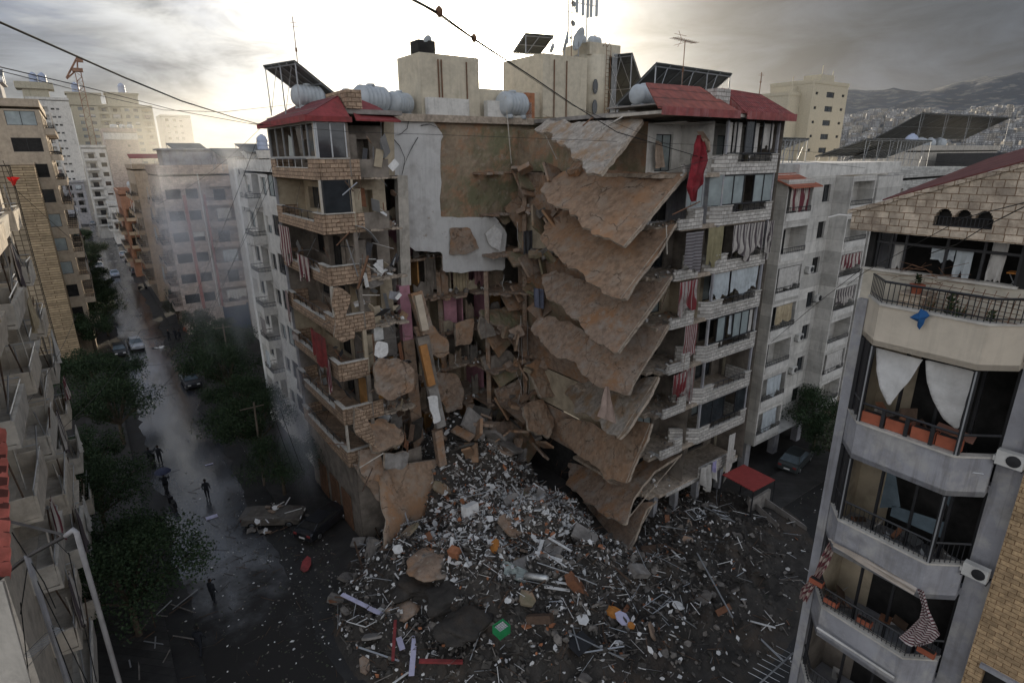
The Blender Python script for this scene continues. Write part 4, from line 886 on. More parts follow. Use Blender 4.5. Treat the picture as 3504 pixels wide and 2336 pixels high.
# --- right side: the floors folded down from the right wing
slabs=[
 ([(1830,440),(1880,455),(1925,490),(1985,540),(1995,570),(2030,590),(2055,597),(2165,465),(2200,415),(2150,405),(2000,415),(1880,405)],(2200,415,'t',-22.5),(2055,597,'t',-23),(1850,430,'t',-13),m_slabg),
 ([(1985,585),(2180,586),(2350,588),(2352,595),(2300,650),(2210,760),(2165,815),(2133,846),(2085,815),(2020,805),(1968,750),(1890,692),(1853,648),(1865,630),(1925,590)],(2350,590,'t',-24),(2133,846,'t',-24),(1855,640,'t',-14),m_dust2),
 ([(1862,770),(1930,700),(2050,790),(2180,800),(2316,765),(2250,870),(2165,980),(2145,1022),(2124,1024),(2080,1010),(2050,985),(2005,955),(1925,902),(1915,880),(1852,825)],(2316,765,'t',-24),(2124,1022,'t',-24),(1852,820,'t',-14),m_dust2),
 ([(1856,945),(1900,930),(2000,960),(2100,1010),(2200,960),(2300,945),(2276,990),(2180,1120),(2115,1204),(2100,1208),(2065,1180),(2040,1170),(2012,1150),(1950,1070),(1890,1030),(1852,988)],(2300,945,'t',-24),(2115,1204,'t',-24),(1852,975,'t',-14),m_dust),
 ([(1820,1130),(1835,1100),(1900,1080),(2000,1130),(2110,1190),(2200,1120),(2288,1110),(2285,1125),(2225,1220),(2168,1300),(2155,1350),(2140,1352),(2080,1330),(2040,1302),(1990,1280),(1950,1240),(1895,1200),(1850,1170)],(2285,1115,'t',-24),(2150,1351,'t',-24),(1815,1140,'t',-14),m_dust),
 ([(1936,1345),(1970,1290),(2060,1310),(2150,1330),(2200,1290),(2255,1288),(2225,1350),(2150,1470),(2118,1502),(2106,1495),(2048,1450),(1970,1395)],(2250,1290,'t',-24),(2115,1500,'t',-24),(1935,1350,'t',-15),m_slabg),
 ([(1905,1462),(1918,1428),(2000,1440),(2110,1480),(2170,1440),(2230,1448),(2215,1500),(2180,1570),(2150,1645),(2140,1652),(2084,1632),(2030,1605),(1985,1565),(1920,1490)],(2225,1450,'t',-24),(2143,1650,'t',-24),(1905,1460,'t',-14.5),m_dust2),
 ([(1950,1606),(1940,1560),(2040,1600),(2140,1640),(2210,1560),(2300,1560),(2335,1552),(2240,1610),(2170,1700),(2142,1790),(2130,1792),(2084,1762),(2040,1733),(1978,1692),(1940,1655)],(2334,1553,'t',-24),(2135,1791,'t',-24),(1930,1610,'t',-15),m_dust),
 ([(1950,1690),(2020,1720),(2140,1785),(2190,1720),(2244,1713),(2210,1745),(2170,1850),(2145,1886),(2090,1850),(2040,1800),(1970,1740)],(2244,1713,'t',-24),(2143,1884,'t',-24),(1950,1700,'t',-16),m_dust),
]
slabs[5:6]=[(slabs[5][0],(2250,1290,'t',-24),(2115,1500,'t',-24),(1935,1350,'t',-15),m_slabg)]
for i,(ol,A_,B_,C_,mm) in enumerate(slabs):
    b=sheet(ol,[A_,B_,C_],th=.17,cell=.17,amp=.03,rag=.15,bend=.0,seed=50+i); part(CB,'hanging_floor_slab',b,[mm,m_edge])
    A__,B__,C__=refp(A_),refp(B_),refp(C_); nr=(B__-A__).cross(C__-A__).normalized(); nr=nr if nr.dot(CS-A__)>0 else -nr; rb2=MB(); q9=random.Random(i)
    for (x,y) in ol:
        for rep_ in range(3):
            p9=PP(x+q9.uniform(-30,30),y+q9.uniform(-12,12),A__,nr)
            if p9.y>-22 and q9.random()<.7: rb2.tube([p9,p9+Vector((q9.uniform(-.6,-.1),q9.uniform(-.3,.3),q9.uniform(-.6,.1)))],.012,3)
    if rb2.v: part(CB,'rebar',rb2,m_rust)
    lip=MB(); lip.tube([A__+nr*.02,B__+nr*.02],.035,5); part(CB,'slab_lip',lip,m_edge)
# floors torn level with the hanging slabs
for k in range(8):
    z=ZB[k]; b=MB(); b.box(25.3,34.7,-23.8,-14,z-.14,z+.12); b.box(24.2,25.3,-22.8,-16,z-.12,z+.1) 
    for i in range(14): t=-23.5+i*.5; b.box(24.4+ru(-.5,.3),25.4,t,t+.49,z-.13,z+ru(.03,.1))
    part(CB,'floor_slab',b,m_edge)
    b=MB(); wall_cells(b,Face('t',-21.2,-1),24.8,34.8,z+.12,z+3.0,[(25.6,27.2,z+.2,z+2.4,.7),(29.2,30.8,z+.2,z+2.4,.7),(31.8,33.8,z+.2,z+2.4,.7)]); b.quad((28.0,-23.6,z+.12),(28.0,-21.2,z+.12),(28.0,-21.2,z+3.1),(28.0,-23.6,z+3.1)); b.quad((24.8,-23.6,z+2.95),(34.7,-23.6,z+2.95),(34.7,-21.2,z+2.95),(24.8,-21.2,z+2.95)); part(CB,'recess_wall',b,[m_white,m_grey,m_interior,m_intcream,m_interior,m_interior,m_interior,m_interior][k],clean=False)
    b=MB(); b.quad((24.8,-21.2,z+.1),(24.8,-8,z+.1),(24.8,-8,z+3.1),(24.8,-21.2,z+3.1)); part(CB,'party_wall',b,[m_brownw,m_dust,m_intcream,m_dust][k%4],clean=False)
    for (n,w) in ((26.4,1.6),(30,1.6),(32.8,2)): inst(CB,'window',window_mesh(w,2.2,'w',(3,0,2)[(k+int(n))%3],1),(n,-21.2,z+.2),math.pi)
    if k==7: continue
    # outer balconies, white stone
    b=MB(); lo=.66; f=-24.0
    b.box(28.9,34.7,f,f+.18,z-.02,z+lo); b.box(28.898,30.1,f-.002,f+.182,z+lo,z+1.15); b.box(34.0,34.702,f-.002,f+.182,z+lo,z+1.15); b.box(28.9,34.6,f+.18,-23,z-.02,z+.13)
    b.hexa([(28.9,f,z-.02),(28.9,f+.2,z-.02),(27.35,-22.5,z-.02),(27.2,-22.7,z-.02),(28.9,f,z+1.15),(28.9,f+.2,z+1.15),(27.35,-22.5,z+1.15),(27.2,-22.7,z+1.15)])
    b.prism([(28.9,f+.2),(30,-22.4),(27.35,-22.5)],z-.02,z+.13); b.box(34.5,34.7,f+.18,-22,z-.02,z+1.13)
    p_=part(CB,'balcony',b,m_stonew)
    cp=MB(); cp.box(28.86,30.15,f-.05,f+.23,z+1.15,z+1.2); cp.box(33.95,34.75,f-.05,f+.23,z+1.15,z+1.2); cp.box(30.15,33.95,f-.04,f+.22,z+lo,z+lo+.05); part(p_,'coping',cp,m_coping)
    rl=MB(); zz=z+lo+.05; rl.tube([(30.1,f+.09,zz+.48),(34,f+.09,zz+.48)],.035,4); rl.tube([(30.1,f+.09,zz+.12),(34,f+.09,zz+.12)],.02,4)
    for i in range(7): n=30.1+3.9*i/6; rl.tube([(n,f+.09,zz),(n,f+.09,zz+.48)],.022,4)
    part(p_,'railing',rl,m_black)
    # inner balconies
    n0=25.0-.1*(k%2); b=MB(); b.box(n0,27.1,-24.0,-23.85,z-.02,z+.62); b.box(26.3,27.102,-24.002,-23.848,z+.62,z+1.12); b.box(n0,27.1,-23.85,-22.7,z-.02,z+.1); 
    for i in range(5): b.box(n0-.25*rnd(),n0+.02,-24+.01*i,-23.86,z+.14*i,z+.14*i+.12)
    p_=part(CB,'balcony',b,m_stonew)
    # posts
    b=MB(); b.box(28.85,29.0,-23.95,-23.8,z+1.2,z+3.1); part(CB,'balcony_post',b,m_grey); b=MB(); b.box(34.5,34.65,-23.95,-23.8,z+1.2,z+3.1); part(CB,'balcony_post',b,m_grey)
# enclosures: top floor black frames, next floor glass
def enclosure(n0,n1,t,z0,z1,ns,mf,mg,fill,dz=0):
    b=MB(); b.mat(0)
    for i in range(ns+1): n=n0+(n1-n0)*i/ns; b.box(n-.04,n+.04,t-.04,t+.03,z0,z1)
    b.box(n0,n1,t-.045,t+.035,z1-.1,z1); b.box(n0,n1,t-.045,t+.035,z0,z0+.08)
    b.mat(1)
    for i in fill: a=n0+(n1-n0)*i/ns+.05; c=n0+(n1-n0)*(i+1)/ns-.05; b.quad((a,t,z0),(c,t,z0),(c,t,z1),(a,t,z1))
    return part(CB,'glazed_enclosure',b,[mf,mg],clean=False)
enclosure(28.95,34.6,-23.9,26.0,28.15,6,m_black,m_glass,(2,)); enclosure(28.95,34.6,-23.9,ZB[1]+1.2,ZB[1]+3.08,5,m_black,m_glassl,(0,1,3,4)); enclosure(28.95,34.6,-23.9,ZB[4]+1.2,ZB[4]+3.05,6,m_black,m_glassl,(1,3,4)); enclosure(28.95,34.6,-23.9,ZB[6]+1.2,ZB[6]+3.05,4,m_black,m_glass,(0,1,3))
enclosure(25.6,27.1,-23.8,ZB[1]+1.2,ZB[1]+3.05,3,m_alu,m_glassl,(0,1,2))
b=MB(); b.mat(1); zq=ZB[1]
b.hexa([(27.2,-22.7,zq+1.2),(28.9,-23.95,zq+1.2),(28.95,-23.9,zq+1.2),(27.25,-22.6,zq+1.2),(27.2,-22.7,zq+3.05),(28.9,-23.95,zq+3.05),(28.95,-23.9,zq+3.05),(27.25,-22.6,zq+3.05)]); part(CB,'glazed_enclosure',b,[m_alu,m_glassl])
# red roofs of the right wing
b=MB(); b.mat(0); b.hexa([(21.6,-24.6,28.3),(28.9,-24.6,28.3),(27.6,-22.6,29.75),(22.8,-22.6,29.7),(21.6,-24.6,28.4),(28.9,-24.6,28.4),(27.6,-22.6,29.85),(22.8,-22.6,29.8)])
b.mat(1); b.box(21.9,28.9,-24.68,-24.6,28.0,28.42)
part(CB,'red_roof',b,[M('sunburnt red sheet roof',(.27,.085,.065),rough=.7,var=.3,scale=2,patt=('tiles',1.2,1.9),bump=.6,streak=.2,dirt=.3),m_redfascia])
b=MB(); b.mat(0); b.hexa([(29.3,-24.7,28.3),(34.9,-24.7,28.3),(33.6,-22.9,29.6),(29.3,-22.9,29.75),(29.3,-24.7,28.4),(34.9,-24.7,28.4),(33.6,-22.9,29.7),(29.3,-22.9,29.85)])
b.mat(1); b.box(29.5,35.0,-24.78,-24.7,27.98,28.42); b.quad((29.28,-24.7,28.3),(29.28,-22.9,28.3),(29.28,-22.9,29.75)); part(CB,'red_roof',b,[m_redroof,m_redfascia])
b=MB(); b.box(27.9,29.25,-23.6,-22.8,28.6,29.7); part(CB,'parapet',b,m_stonew)
b=MB(); b.box(22.4,35,-24.5,-20,28.1,28.27); part(CB,'eave_slab',b,m_offwhite)
b=MB(); b.box(34.95,37.4,-21.6,-21.4,0,28.2); part(CB,'yellow_side_wall',b,m_yellow)
# mezzanine and ground floor under the right wing
b=MB(); z=3.1; b.box(26,34.5,-23.9,-14,z-.25,z); b.box(29.5,34.0,-24.0,-23.86,z,z+.9); part(CB,'mezzanine_slab',b,[m_stonew])
for n in (26,28.4,31,34):
    b=MB(); b.box(n-.2,n+.2,-23,-22.5,0,3); part(CB,'column',b,m_grey)
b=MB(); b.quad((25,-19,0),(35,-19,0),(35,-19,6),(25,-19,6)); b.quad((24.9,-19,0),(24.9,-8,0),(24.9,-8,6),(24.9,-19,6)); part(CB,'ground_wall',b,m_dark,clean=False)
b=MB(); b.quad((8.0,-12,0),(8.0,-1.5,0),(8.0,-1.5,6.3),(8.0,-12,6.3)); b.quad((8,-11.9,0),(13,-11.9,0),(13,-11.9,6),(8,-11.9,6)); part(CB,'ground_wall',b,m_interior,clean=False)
for t in (-9.5,-7,-4.3): b=MB(); b.box(7.9,7.96,t-.9,t+.9,.1,2.9); part(CB,'shutter',b,m_rust)
# roof tower blocks
m_pent=M('rain-streaked cream render',(.55,.49,.38),var=.1,streak=.5,streakc=(.25,.20,.14),dirt=.2)
b=MB(); b.box(16.7,21.5,-7.8,-4.4,28.7,32.75); b.box(21.5,27.5,-7.4,-4.4,28.7,30.8); b.box(27.5,32.2,-7.8,-2.4,28.7,33.6); part(CB,'roof_tower',b,m_pent)  # middle kept low: a gap shaped to let the sun's glow through
for n in (18.1,18.35,28.6,29.9,20.4): b=MB(); b.tube([(n,-7.88,28.8),(n,-7.88,33.2 if n>26 else 32.4)],.05,5); part(CB,'pipe',b,m_rust)
b=MB(); b.lathe((33.9,-6.4,28.7),[(1.55,0),(1.55,5.3)],24); part(CB,'round_stair_tower',b,m_pent,smooth=True)
b=MB(); b.box(32.6,36.2,-7.6,-4.2,33.98,34.9); part(CB,'tower_cap',b,m_pent)
for z in (29.9,31.5): b=MB(); b.lathe((33.1,-7.86,z),[(.28,0),(.28,.06)],14,R3(math.pi/2,0,0)@Matrix.Diagonal((1,2.1,1))); part(CB,'round_window',b,m_glass)
b=MB()
for n in (34.1,34.6): b.tube([(n,-8.05,28.8),(n,-8.05,34.6),(n,-7.9,34.9),(n,-7.5,34.6)],.025,5)
for i in range(17): z=29+i*.33; b.tube([(34.1,-8.05,z),(34.6,-8.05,z)],.018,4)
part(CB,'ladder',b,m_rust)
b=MB()
for i in range(5): b.tube([(34.9+i*.13,-8.0,29),(34.9+i*.13,-8.0,34.2)],.03,4)
part(CB,'pipe',b,m_galv)
for n0_,n1_ in ((16.9,20.2),(21.8,25.9)):
    b=MB(); b.box(n0_,n1_,-8.4,-7.9,28.7,29.9); part(CB,'low_roof_wall',b,m_white)
# curtains inside the wreck
ci=0
for (n,t,z,w,h,mm) in ((17.3,-6.6,18.5,1.0,2.4,m_interior),(20.0,-6.7,18.3,1.5,2.7,m_clothtan),(21.7,-6.8,18.2,.9,2.2,M('mauve curtain',(.24,.13,.13),var=.2)),(19,-6.5,15.3,1.2,2.3,m_pink),(24.3,-10,20.4,.9,1.8,m_clothd),(23,-6.6,12,1.3,2.4,m_clothtan)):
    inst(CB,'curtain',hang_mesh(w,h,mat=mm,seed=ci,k=5),(n,t,z)); ci+=1
# curtains along the right wing
rg=random.Random(8)
for (k,a,c,mm,h,kk) in ((0,28.95,29.6,m_cloth,1.9,4),(0,29.8,30.6,m_cloth,1.9,5),(0,31.6,32.5,m_cloth,2.,5),(0,32.9,34.2,m_cloth,1.5,6),(1,33.0,34.5,m_clothsheer,1.7,6),(3,28.9,31.0,m_clothsheer,1.7,6),(3,31.2,34.4,m_clothsheer,1.75,9),(4,30.3,31.0,m_cloth,2.0,3),(4,33.4,34.4,m_cloth,1.9,4),(4,31.5,33,m_clothsheer,1.5,5)):
    inst(CB,'curtain',hang_mesh(c-a,h,k=kk,mat=mm,seed=rg.randint(0,9),amp=.05),((a+c)/2,-23.75,ZB[k]+3.05))
def awning(n,t,z,w,h,mm,lab,rz=math.pi,seed=1,k=6,amp=.08,cat='awning',name='torn_awning',group=None):
    me=hang_mesh(w,h,k=k,amp=amp,mat=mm,seed=seed,rag=.35); o=bpy.data.objects.new(name,me); COL.objects.link(o); me.transform(Matrix.Translation((0,0,h))); o.location=S(n,t,z-h); o.rotation_euler=(0,0,A36+rz); OFF[o.name]=Vector((0,0,0)); return tag(o,lab,cat,group)
awning(32.0,-24.2,ZB[2]+3.0,3.6,2.1,m_clothstrz,'grey striped awning hanging over the third white stone balcony from the top',k=5)
awning(34.4,-24.25,ZB[2]+3.0,.9,2.3,m_clothstrz,'narrow striped awning strip bunched at the outer corner of the third balcony',k=3,seed=4)
awning(28.6,-24.0,ZB[2]+3.0,1.6,2.2,M('olive cloth',(.25,.22,.13),var=.2,bump=.2),'olive green curtain beside the grey striped awning',k=5,seed=3)
awning(26.2,-24.2,ZB[2]+2.9,1.7,2.3,M('grey slat striped awning cloth',(.22,.21,.215),var=.15,patt=('stripe',5,'z'),patc=(.10,.085,.09),bump=.2),'dark grey cross-striped awning on the torn inner balcony',k=2,seed=6)
awning(26.1,-24.15,ZB[3]+3.0,1.8,1.9,m_clothred2,'red and white striped awning over the torn fourth-floor inner balcony',k=4,seed=2)
awning(27.1,-23.9,ZB[4]+3.0,1.3,2.2,m_clothred2,'red and white striped cloth drooping beside the curtained white balcony',k=5,seed=7)
awning(27.4,-23.6,ZB[5]+3.0,1.8,2.6,m_clothred2,'red striped cloth hanging in shade beside the second lowest balcony',k=6,seed=8)
awning(26.3,-24.1,ZB[5]+3.0,1.8,1.6,m_clothred2,'dusty maroon striped awning over the dark lower inner balcony',k=5,seed=9)
# ground cloths on the mezzanine
awning(30.2,-24.3,4.2,2.0,1.9,m_cloth,'crumpled grey white sheet hanging over the lowest ledge',k=3,amp=.2,cat='cloth',name='hanging_cloth'); awning(32.6,-24.4,6.0,.8,3.6,m_cloth,'long grey cloth strip hanging beside the red canopy',k=2,seed=5,cat='cloth',name='hanging_cloth'); awning(30.6,-24.45,4.4,.5,.9,M('lilac cloth',(.36,.33,.52),bump=.2),'small lilac cloth on the crumpled grey sheet',k=2,seed=6,cat='cloth',name='hanging_cloth')
# red curtain and tan cloth hanging out of the top storey
def cloth_px(pts_l,pts_r,t,mm,lab,name='hanging_cloth',cat='cloth',fold=.12,nx=12,group=None,tk=.03):
    b=MB(); rows=len(pts_l); V=[]
    L=[];R_=[]
    for i in range(rows-1):
        for k in range(4):
            f=k/4; L.append([a+(c-a)*f for a,c in zip(pts_l[i],pts_l[i+1])]); R_.append([a+(c-a)*f for a,c in zip(pts_r[i],pts_r[i+1])])
    L.append(pts_l[-1]); R_.append(pts_r[-1])
    for j,(a,c) in enumerate(zip(L,R_)):
        A_=PT(*a,t); C_=PT(*c,t)
        for i in range(nx+1): V.append(A_.lerp(C_,i/nx)+Vector((0,fold*math.sin(i/nx*14+j*.12)+.1*noise.noise(Vector((i*.5,j*.3,7))),0)))
    n=nx+1; b.add(V,[(j*n+i,j*n+i+1,(j+1)*n+i+1,(j+1)*n+i) for j in range(len(L)-1) for i in range(nx)])
    return solo(name,b,mm,lab,cat,group,clean=False)
cloth_px([(2388,462),(2376,500),(2370,560),(2364,600),(2354,640),(2362,668),(2366,690)],[(2402,464),(2422,505),(2428,550),(2410,590),(2404,630),(2384,650),(2376,689)],-24.6,M('dusty maroon cloth',(.20,.018,.025),var=.35,bump=.5,scale=3,dirt=.4,dirtc=(.12,.05,.05)),'long dark red curtain hanging out of the torn top storey')
cloth_px([(2385,450),(2400,470),(2415,500)],[(2405,450),(2432,490),(2428,525)],-24.7,M('fawn cloth',(.34,.26,.20),bump=.2),'fawn cloth draped over the top of the long red curtain')
cloth_px([(2238,505),(2245,480),(2243,550),(2247,578)][1:],[(2262,490),(2275,540),(2278,570),(2262,576)][:3],-21.6,M('beige cover cloth',(.42,.33,.26),bump=.2),'beige cloth over a broken chair in the torn top room')
cloth_px([(2070,1322),(2058,1380),(2046,1425)],[(2082,1322),(2100,1390),(2112,1450)],-23.9,M('pale pink blanket',(.40,.30,.25),var=.15,bump=.3),'pale pinkish sheet hanging over the grey hanging slab',fold=.08)
cloth_px([(1826,985),(1830,1050)],[(1865,990),(1866,1058)],-13,M('slate blue curtain',(.13,.14,.19),bump=.2),'slate blue curtain hanging between two torn slabs')
# ---------------------------------------------------------------- right background: white building beyond the ruin
r=root('apartment_building','white building with two stacks of balconies right of the ruin, stained under its roof terrace','building',46,-20,0)
m_wb=M('grimy white render',(.56,.54,.50),var=.1,streak=.7,streakc=(.16,.15,.14),dirt=.25,patt=('brick',40,1.0,.012,0.),patc=(.62,.6,.58))
facade(r,Face('t',-22.0,-1),41.3,47.4,3.2,24.2,3.0,[(42.6,43.8,'w'),(45.6,46.8,'w')],m_wb,zbase=2.9,seed=41,fr=1)
facade(r,Face('t',-23.4,-1),37.6,41.3,3.2,24.2,3.0,[(37.75,41.15,'d')],m_wb,zbase=2.9,seed=42,curt=.55,bandm=m_white)
facade(r,Face('t',-23.4,-1),47.4,51.6,3.2,24.2,3.0,[(47.6,51.4,'d')],m_wb,zbase=2.9,seed=47,curt=.55,bandm=m_white)
b=MB(); b.quad((47.4,-23.4,2.9),(47.4,-22,2.9),(47.4,-22,24.2),(47.4,-23.4,24.2)); b.quad((37.6,-23.4,2.9),(37.6,-10,2.9),(37.6,-10,24.2),(37.6,-23.4,24.2)); b.quad((41.3,-23.4,2.9),(41.3,-22,2.9),(41.3,-22,24.2),(41.3,-23.4,24.2)); b.quad((51.6,-23.4,2.9),(51.6,-10,2.9),(51.6,-10,24.2),(51.6,-23.4,24.2)); b.quad((37.6,-23.4,2.9),(51.6,-23.4,2.9),(51.6,-8,2.9),(37.6,-8,2.9)); part(r,'side_wall',b,m_wb,clean=False)
b=MB(); b.box(41.6,60,-21.9,-8,24.2,25.2); b.box(37.6,41.6,-21.9,-8,24.2,24.5); part(r,'parapet',b,m_white)
b=MB(); b.hexa([(37.4,-23.9,23.6),(41.6,-23.9,23.6),(41.6,-21.6,24.5),(37.4,-21.6,24.5),(37.4,-23.9,23.68),(41.6,-23.9,23.68),(41.6,-21.6,24.58),(37.4,-21.6,24.58)]); part(r,'red_roof',b,M('terracotta tile sheet',(.36,.12,.07),var=.2,patt=('tiles',4,4),bump=.4,dirt=.2))
for n in (38.6,43.2,47.2): b=MB(); b.box(n-.35,n+.35,-22.4,-21.8,0,2.9); part(r,'column',b,m_grey)
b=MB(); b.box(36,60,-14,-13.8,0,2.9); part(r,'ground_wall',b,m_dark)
b=MB(); b.box(53,58,-23,-10,3.2,24.0); part(r,'rear_wing',b,m_wb)
for i,(n,z,lb) in enumerate(((44.9,16.4,'outdoor unit high on the stained wall between two window columns'),(47.1,13.6,'outdoor unit under a window beside the right balcony stack'),(44.9,10.4,'outdoor unit halfway down the white building'),(44.7,7.4,'lowest outdoor unit on the white building'))): ac_unit(n,-22.02,z,math.pi,lb)
# rooftop clutter of the white building
solar(44,-17,25.2,5.5,3.4,2.0,.9,'first solar array on the white building, nearest the stained parapet',rz=.1,nx=6); solar(50,-15,25.2,5,3.4,2.1,.9,'second solar array on the white building, beside the nearest one',rz=.05,nx=6); 
b=MB(); b.box(36.5,42,-16,-10,24.5,27.2); b.box(35.8,42.2,-16.8,-9.5,27.2,28.6); o=solo('stair_house',b,m_offwhite,'cream stair house behind the red roof edge, a black tank on top','building')
b=MB(); b.lathe((0,0,0),[(.9,0),(.95,.3),(.95,.8),(.7,1.1),(.2,1.2)],18); o=solo('water_tank',b,M('black plastic tank',(.03,.035,.04),rough=.4),'squat black tank on the cream stair house','water tank',smooth=True); o.location=S(39,-14,28.6)
solar(40.5,-12.5,27.9,4,3.5,.6,2.6,'steep solar array behind the black tank',rz=.5)
# blocks further right
def far_block(lb,px0,px1,pyt,t,m,zb=0,depth=10,wins=(),seed=1,fh=3.1,par=.9):
    a=PT(px0,pyt,t); c=PT(px1,pyt,t); z=(a.z+c.z)/2
    if c.x<a.x: a,c=c,a
    return B(None,lb,a.x,c.x,t,t+depth,z-par,m,{'t0':[(a.x+(c.x-a.x)*u0,a.x+(c.x-a.x)*u1,k) for u0,u1,k in wins]},z0=3.5,fh=fh,seed=seed,par=par),a,c,z
far_block('white block faced with thin stone courses behind the white balconied building',3040,3372,578,-14,M('thin stone courses',(.50,.49,.46),var=.15,patt=('brick',1.2,.22,.02),patc=(.5,.5,.5),streak=.5,dirt=.3),wins=((.03,.16,'d'),(.2,.5,'d'),(.55,.7,'w')),seed=51)
_,a,c,z=far_block('cream rooftop block under the largest solar array at right',3104,3418,498,6,m_offwhite,wins=((.7,.78,'w'),(.82,.88,'w')),seed=52,par=1.1)
solar((a.x+c.x)/2+2,10,z-.5,(c.x-a.x)*.75,9,7.0,2.2,'largest solar array, a tall dark canopy on thin legs against the mountain',rz=-.1,nx=8)
tank(a.x+7,8,z-1,'tall upright tank catching the sun beside the largest solar array',None,up=True,s=2.3)
for i in range(3): tank(a.x+12+i*5,8,z-.9,'round tank in the row under the largest solar array','tanks under the largest solar array',s=1.8,rz=.4*i)
solar(84,-8,24.2,16,6,3.4,1.4,'long flat solar array behind the nearer pair on the white roofs',rz=.05,nx=8)
solar(92,-8,24.0,12,6,3.6,1.2,'dark solar array at the right end of the long row of arrays',rz=.02,nx=8)
r,a,c,z=far_block('pale building with a black glazed roof room at the right edge',3385,3560,572,-6,m_white,seed=53)
a2=PT(3412,500,-6); enc=MB(); enc.box(a2.x,a2.x+26,-5.9,4,z,z+3.0); part(r,'roof_room',enc,m_black)
for i in range(9): enc=MB(); enc.box(a2.x+.5+i*2.8,a2.x+2.8+i*2.8,-5.97,-5.9,z+.4,z+1.5); part(r,'window',enc,m_glassl); 
# twin cream towers in front of the mountain
cr=M('sunlit cream tower render',(.50,.45,.345),var=.08,streak=.3)  # greyed cream is the towers' own colour
for i,(px0,px1,pyt,lb) in enumerate(((2782,2905,292,'taller cream tower in front of the mountain, with rows of dark windows'),(2698,2778,330,'lower cream tower wing left of the taller one before the mountain'))):
    t=40+i*3; a=PT(px0,pyt,t); c=PT(px1,pyt,t); w=c.x-a.x; 
    r=root('tower_block',lb,'tower',(a.x+c.x)/2,t+6,0); z1=(a.z+c.z)/2
    pat=[(a.x+w*.10,a.x+w*.17,'s'),(a.x+w*.40,a.x+w*.62,'w'),(a.x+w*.84,a.x+w*.92,'s')] if i==0 else [(a.x+w*.5,a.x+w*.85,'w')]
    facade(r,Face('t',t,-1),a.x,c.x,3.5,z1,3.6,pat,cr,seed=60+i,gls=(0,)); shell(r,a.x,c.x,t,t+12,z1,cr,skip=('t0',))
    b=MB(); b.box(a.x+w*.3,c.x-w*.35,t+1,t+6,z1,z1+2.6) ; b.tube([(a.x+w*.4,t+2,z1+2),(a.x+w*.4,t+2,z1+5)],.12,4); b.tube([(a.x+w*.7,t+2,z1),(a.x+w*.7,t+2,z1+4)],.12,4); b.tube([(a.x+.1,t-.1,3),(a.x+.1,t-.1,z1)],.25,5); part(r,'penthouse',b,cr)
# ---------------------------------------------------------------- foreground right: grey building with canted balconies
FR=root('apartment_building','grey building with canted balconies and an ashlar gable at the right, nearest the camera','building',14,-42,0)
CZ=[22.3,19.0,15.9,12.8,9.7,6.6,3.5]
plan=[(13.15,-39.55),(12.36,-40.15),(12.25,-42.43),(12.92,-43.02)]
def band(b,z0,z1,off=0.,th=.12):
    pl=[Vector((x,y,0)) for x,y in plan]; o=[p+Vector((-off,0,0)) for p in pl]; i_=[p+Vector((th,0,0)) for p in pl]
    for j in range(3):
        a,c,d,e=o[j],o[j+1],i_[j+1],i_[j]
        b.hexa([(a.x,a.y,z0),(c.x,c.y,z0),(d.x,d.y,z0),(e.x,e.y,z0),(a.x,a.y,z1),(c.x,c.y,z1),(d.x,d.y,z1),(e.x,e.y,z1)])
ops=[]
for k in range(1,7): ops.append((-43.02,-39.6,CZ[k]-.9,CZ[k-1]-1.1,1.5))
b=MB(); wall_cells(b,Face('n',13.3,-1),-43.6,-39.25,0,21.9,ops); b.quad((13.3,-39.25,0),(22,-39.25,0),(22,-39.25,24.2),(13.3,-39.25,24.2)); b.quad((22,-39.25,0),(22,-60,0),(22,-60,24.2),(22,-39.25,24.2)); b.quad((13.3,-44,24.1),(22,-44,24.1),(22,-39.25,24.1),(13.3,-39.25,24.1))
part(FR,'wall',b,m_grey,clean=False)
b=MB(); b.box(13.1,13.32,-39.56,-39.3,0,22.2); part(FR,'corner_pier',b,m_grey)
for k in range(7):
    z=CZ[k]; b=MB(); band(b,z-1.07,z-.0); b.prism([p for p in plan]+[(13.35,-43.0),(13.35,-39.6)],z-1.07,z-.93); bp=part(FR,'balcony',b,[m_greypatch,m_grey,m_grey][min(k,2)] if k!=0 else M('cream balcony render',(.60,.53,.43),var=.07,scale=.8,streak=.3,dirt=.15))
    cp=MB(); band(cp,z,z+.05,.05,.22); part(bp,'coping',cp,m_coping)
    if k in (0,2,3,4,5):
        rl=MB(); zz=z+.05; H_=.55 if k==0 else .58
        pl=[Vector((x+.07,y,zz)) for x,y in plan]
        rl.tube([p+Vector((0,0,H_)) for p in pl],.032,5); rl.tube([p+Vector((0,0,.09)) for p in pl],.016,4)
        for j in range(3):
            L=(pl[j+1]-pl[j]).length; n=max(2,int(L/.115))
            for i in range(n): q=pl[j].lerp(pl[j+1],i/n); rl.tube([q,q+Vector((0,0,H_))],.011,4,cap=False)
        part(bp,'railing',rl,m_black)
    else:
        rl=MB(); zz=z+.05; pl=[Vector((x+.07,y,zz)) for x,y in plan]
        rl.tube([p+Vector((0,0,.52)) for p in pl],.035,4)
        for p,q in ((0,1),(1,2),(2,3)):
            for i in range(4 if p==1 else 1): u=pl[p].lerp(pl[q],i/4); rl.box(u.x-.02,u.x+.03,u.y-.045,u.y+.045,zz,zz+.52)
        part(bp,'frame_rail',rl,m_black)
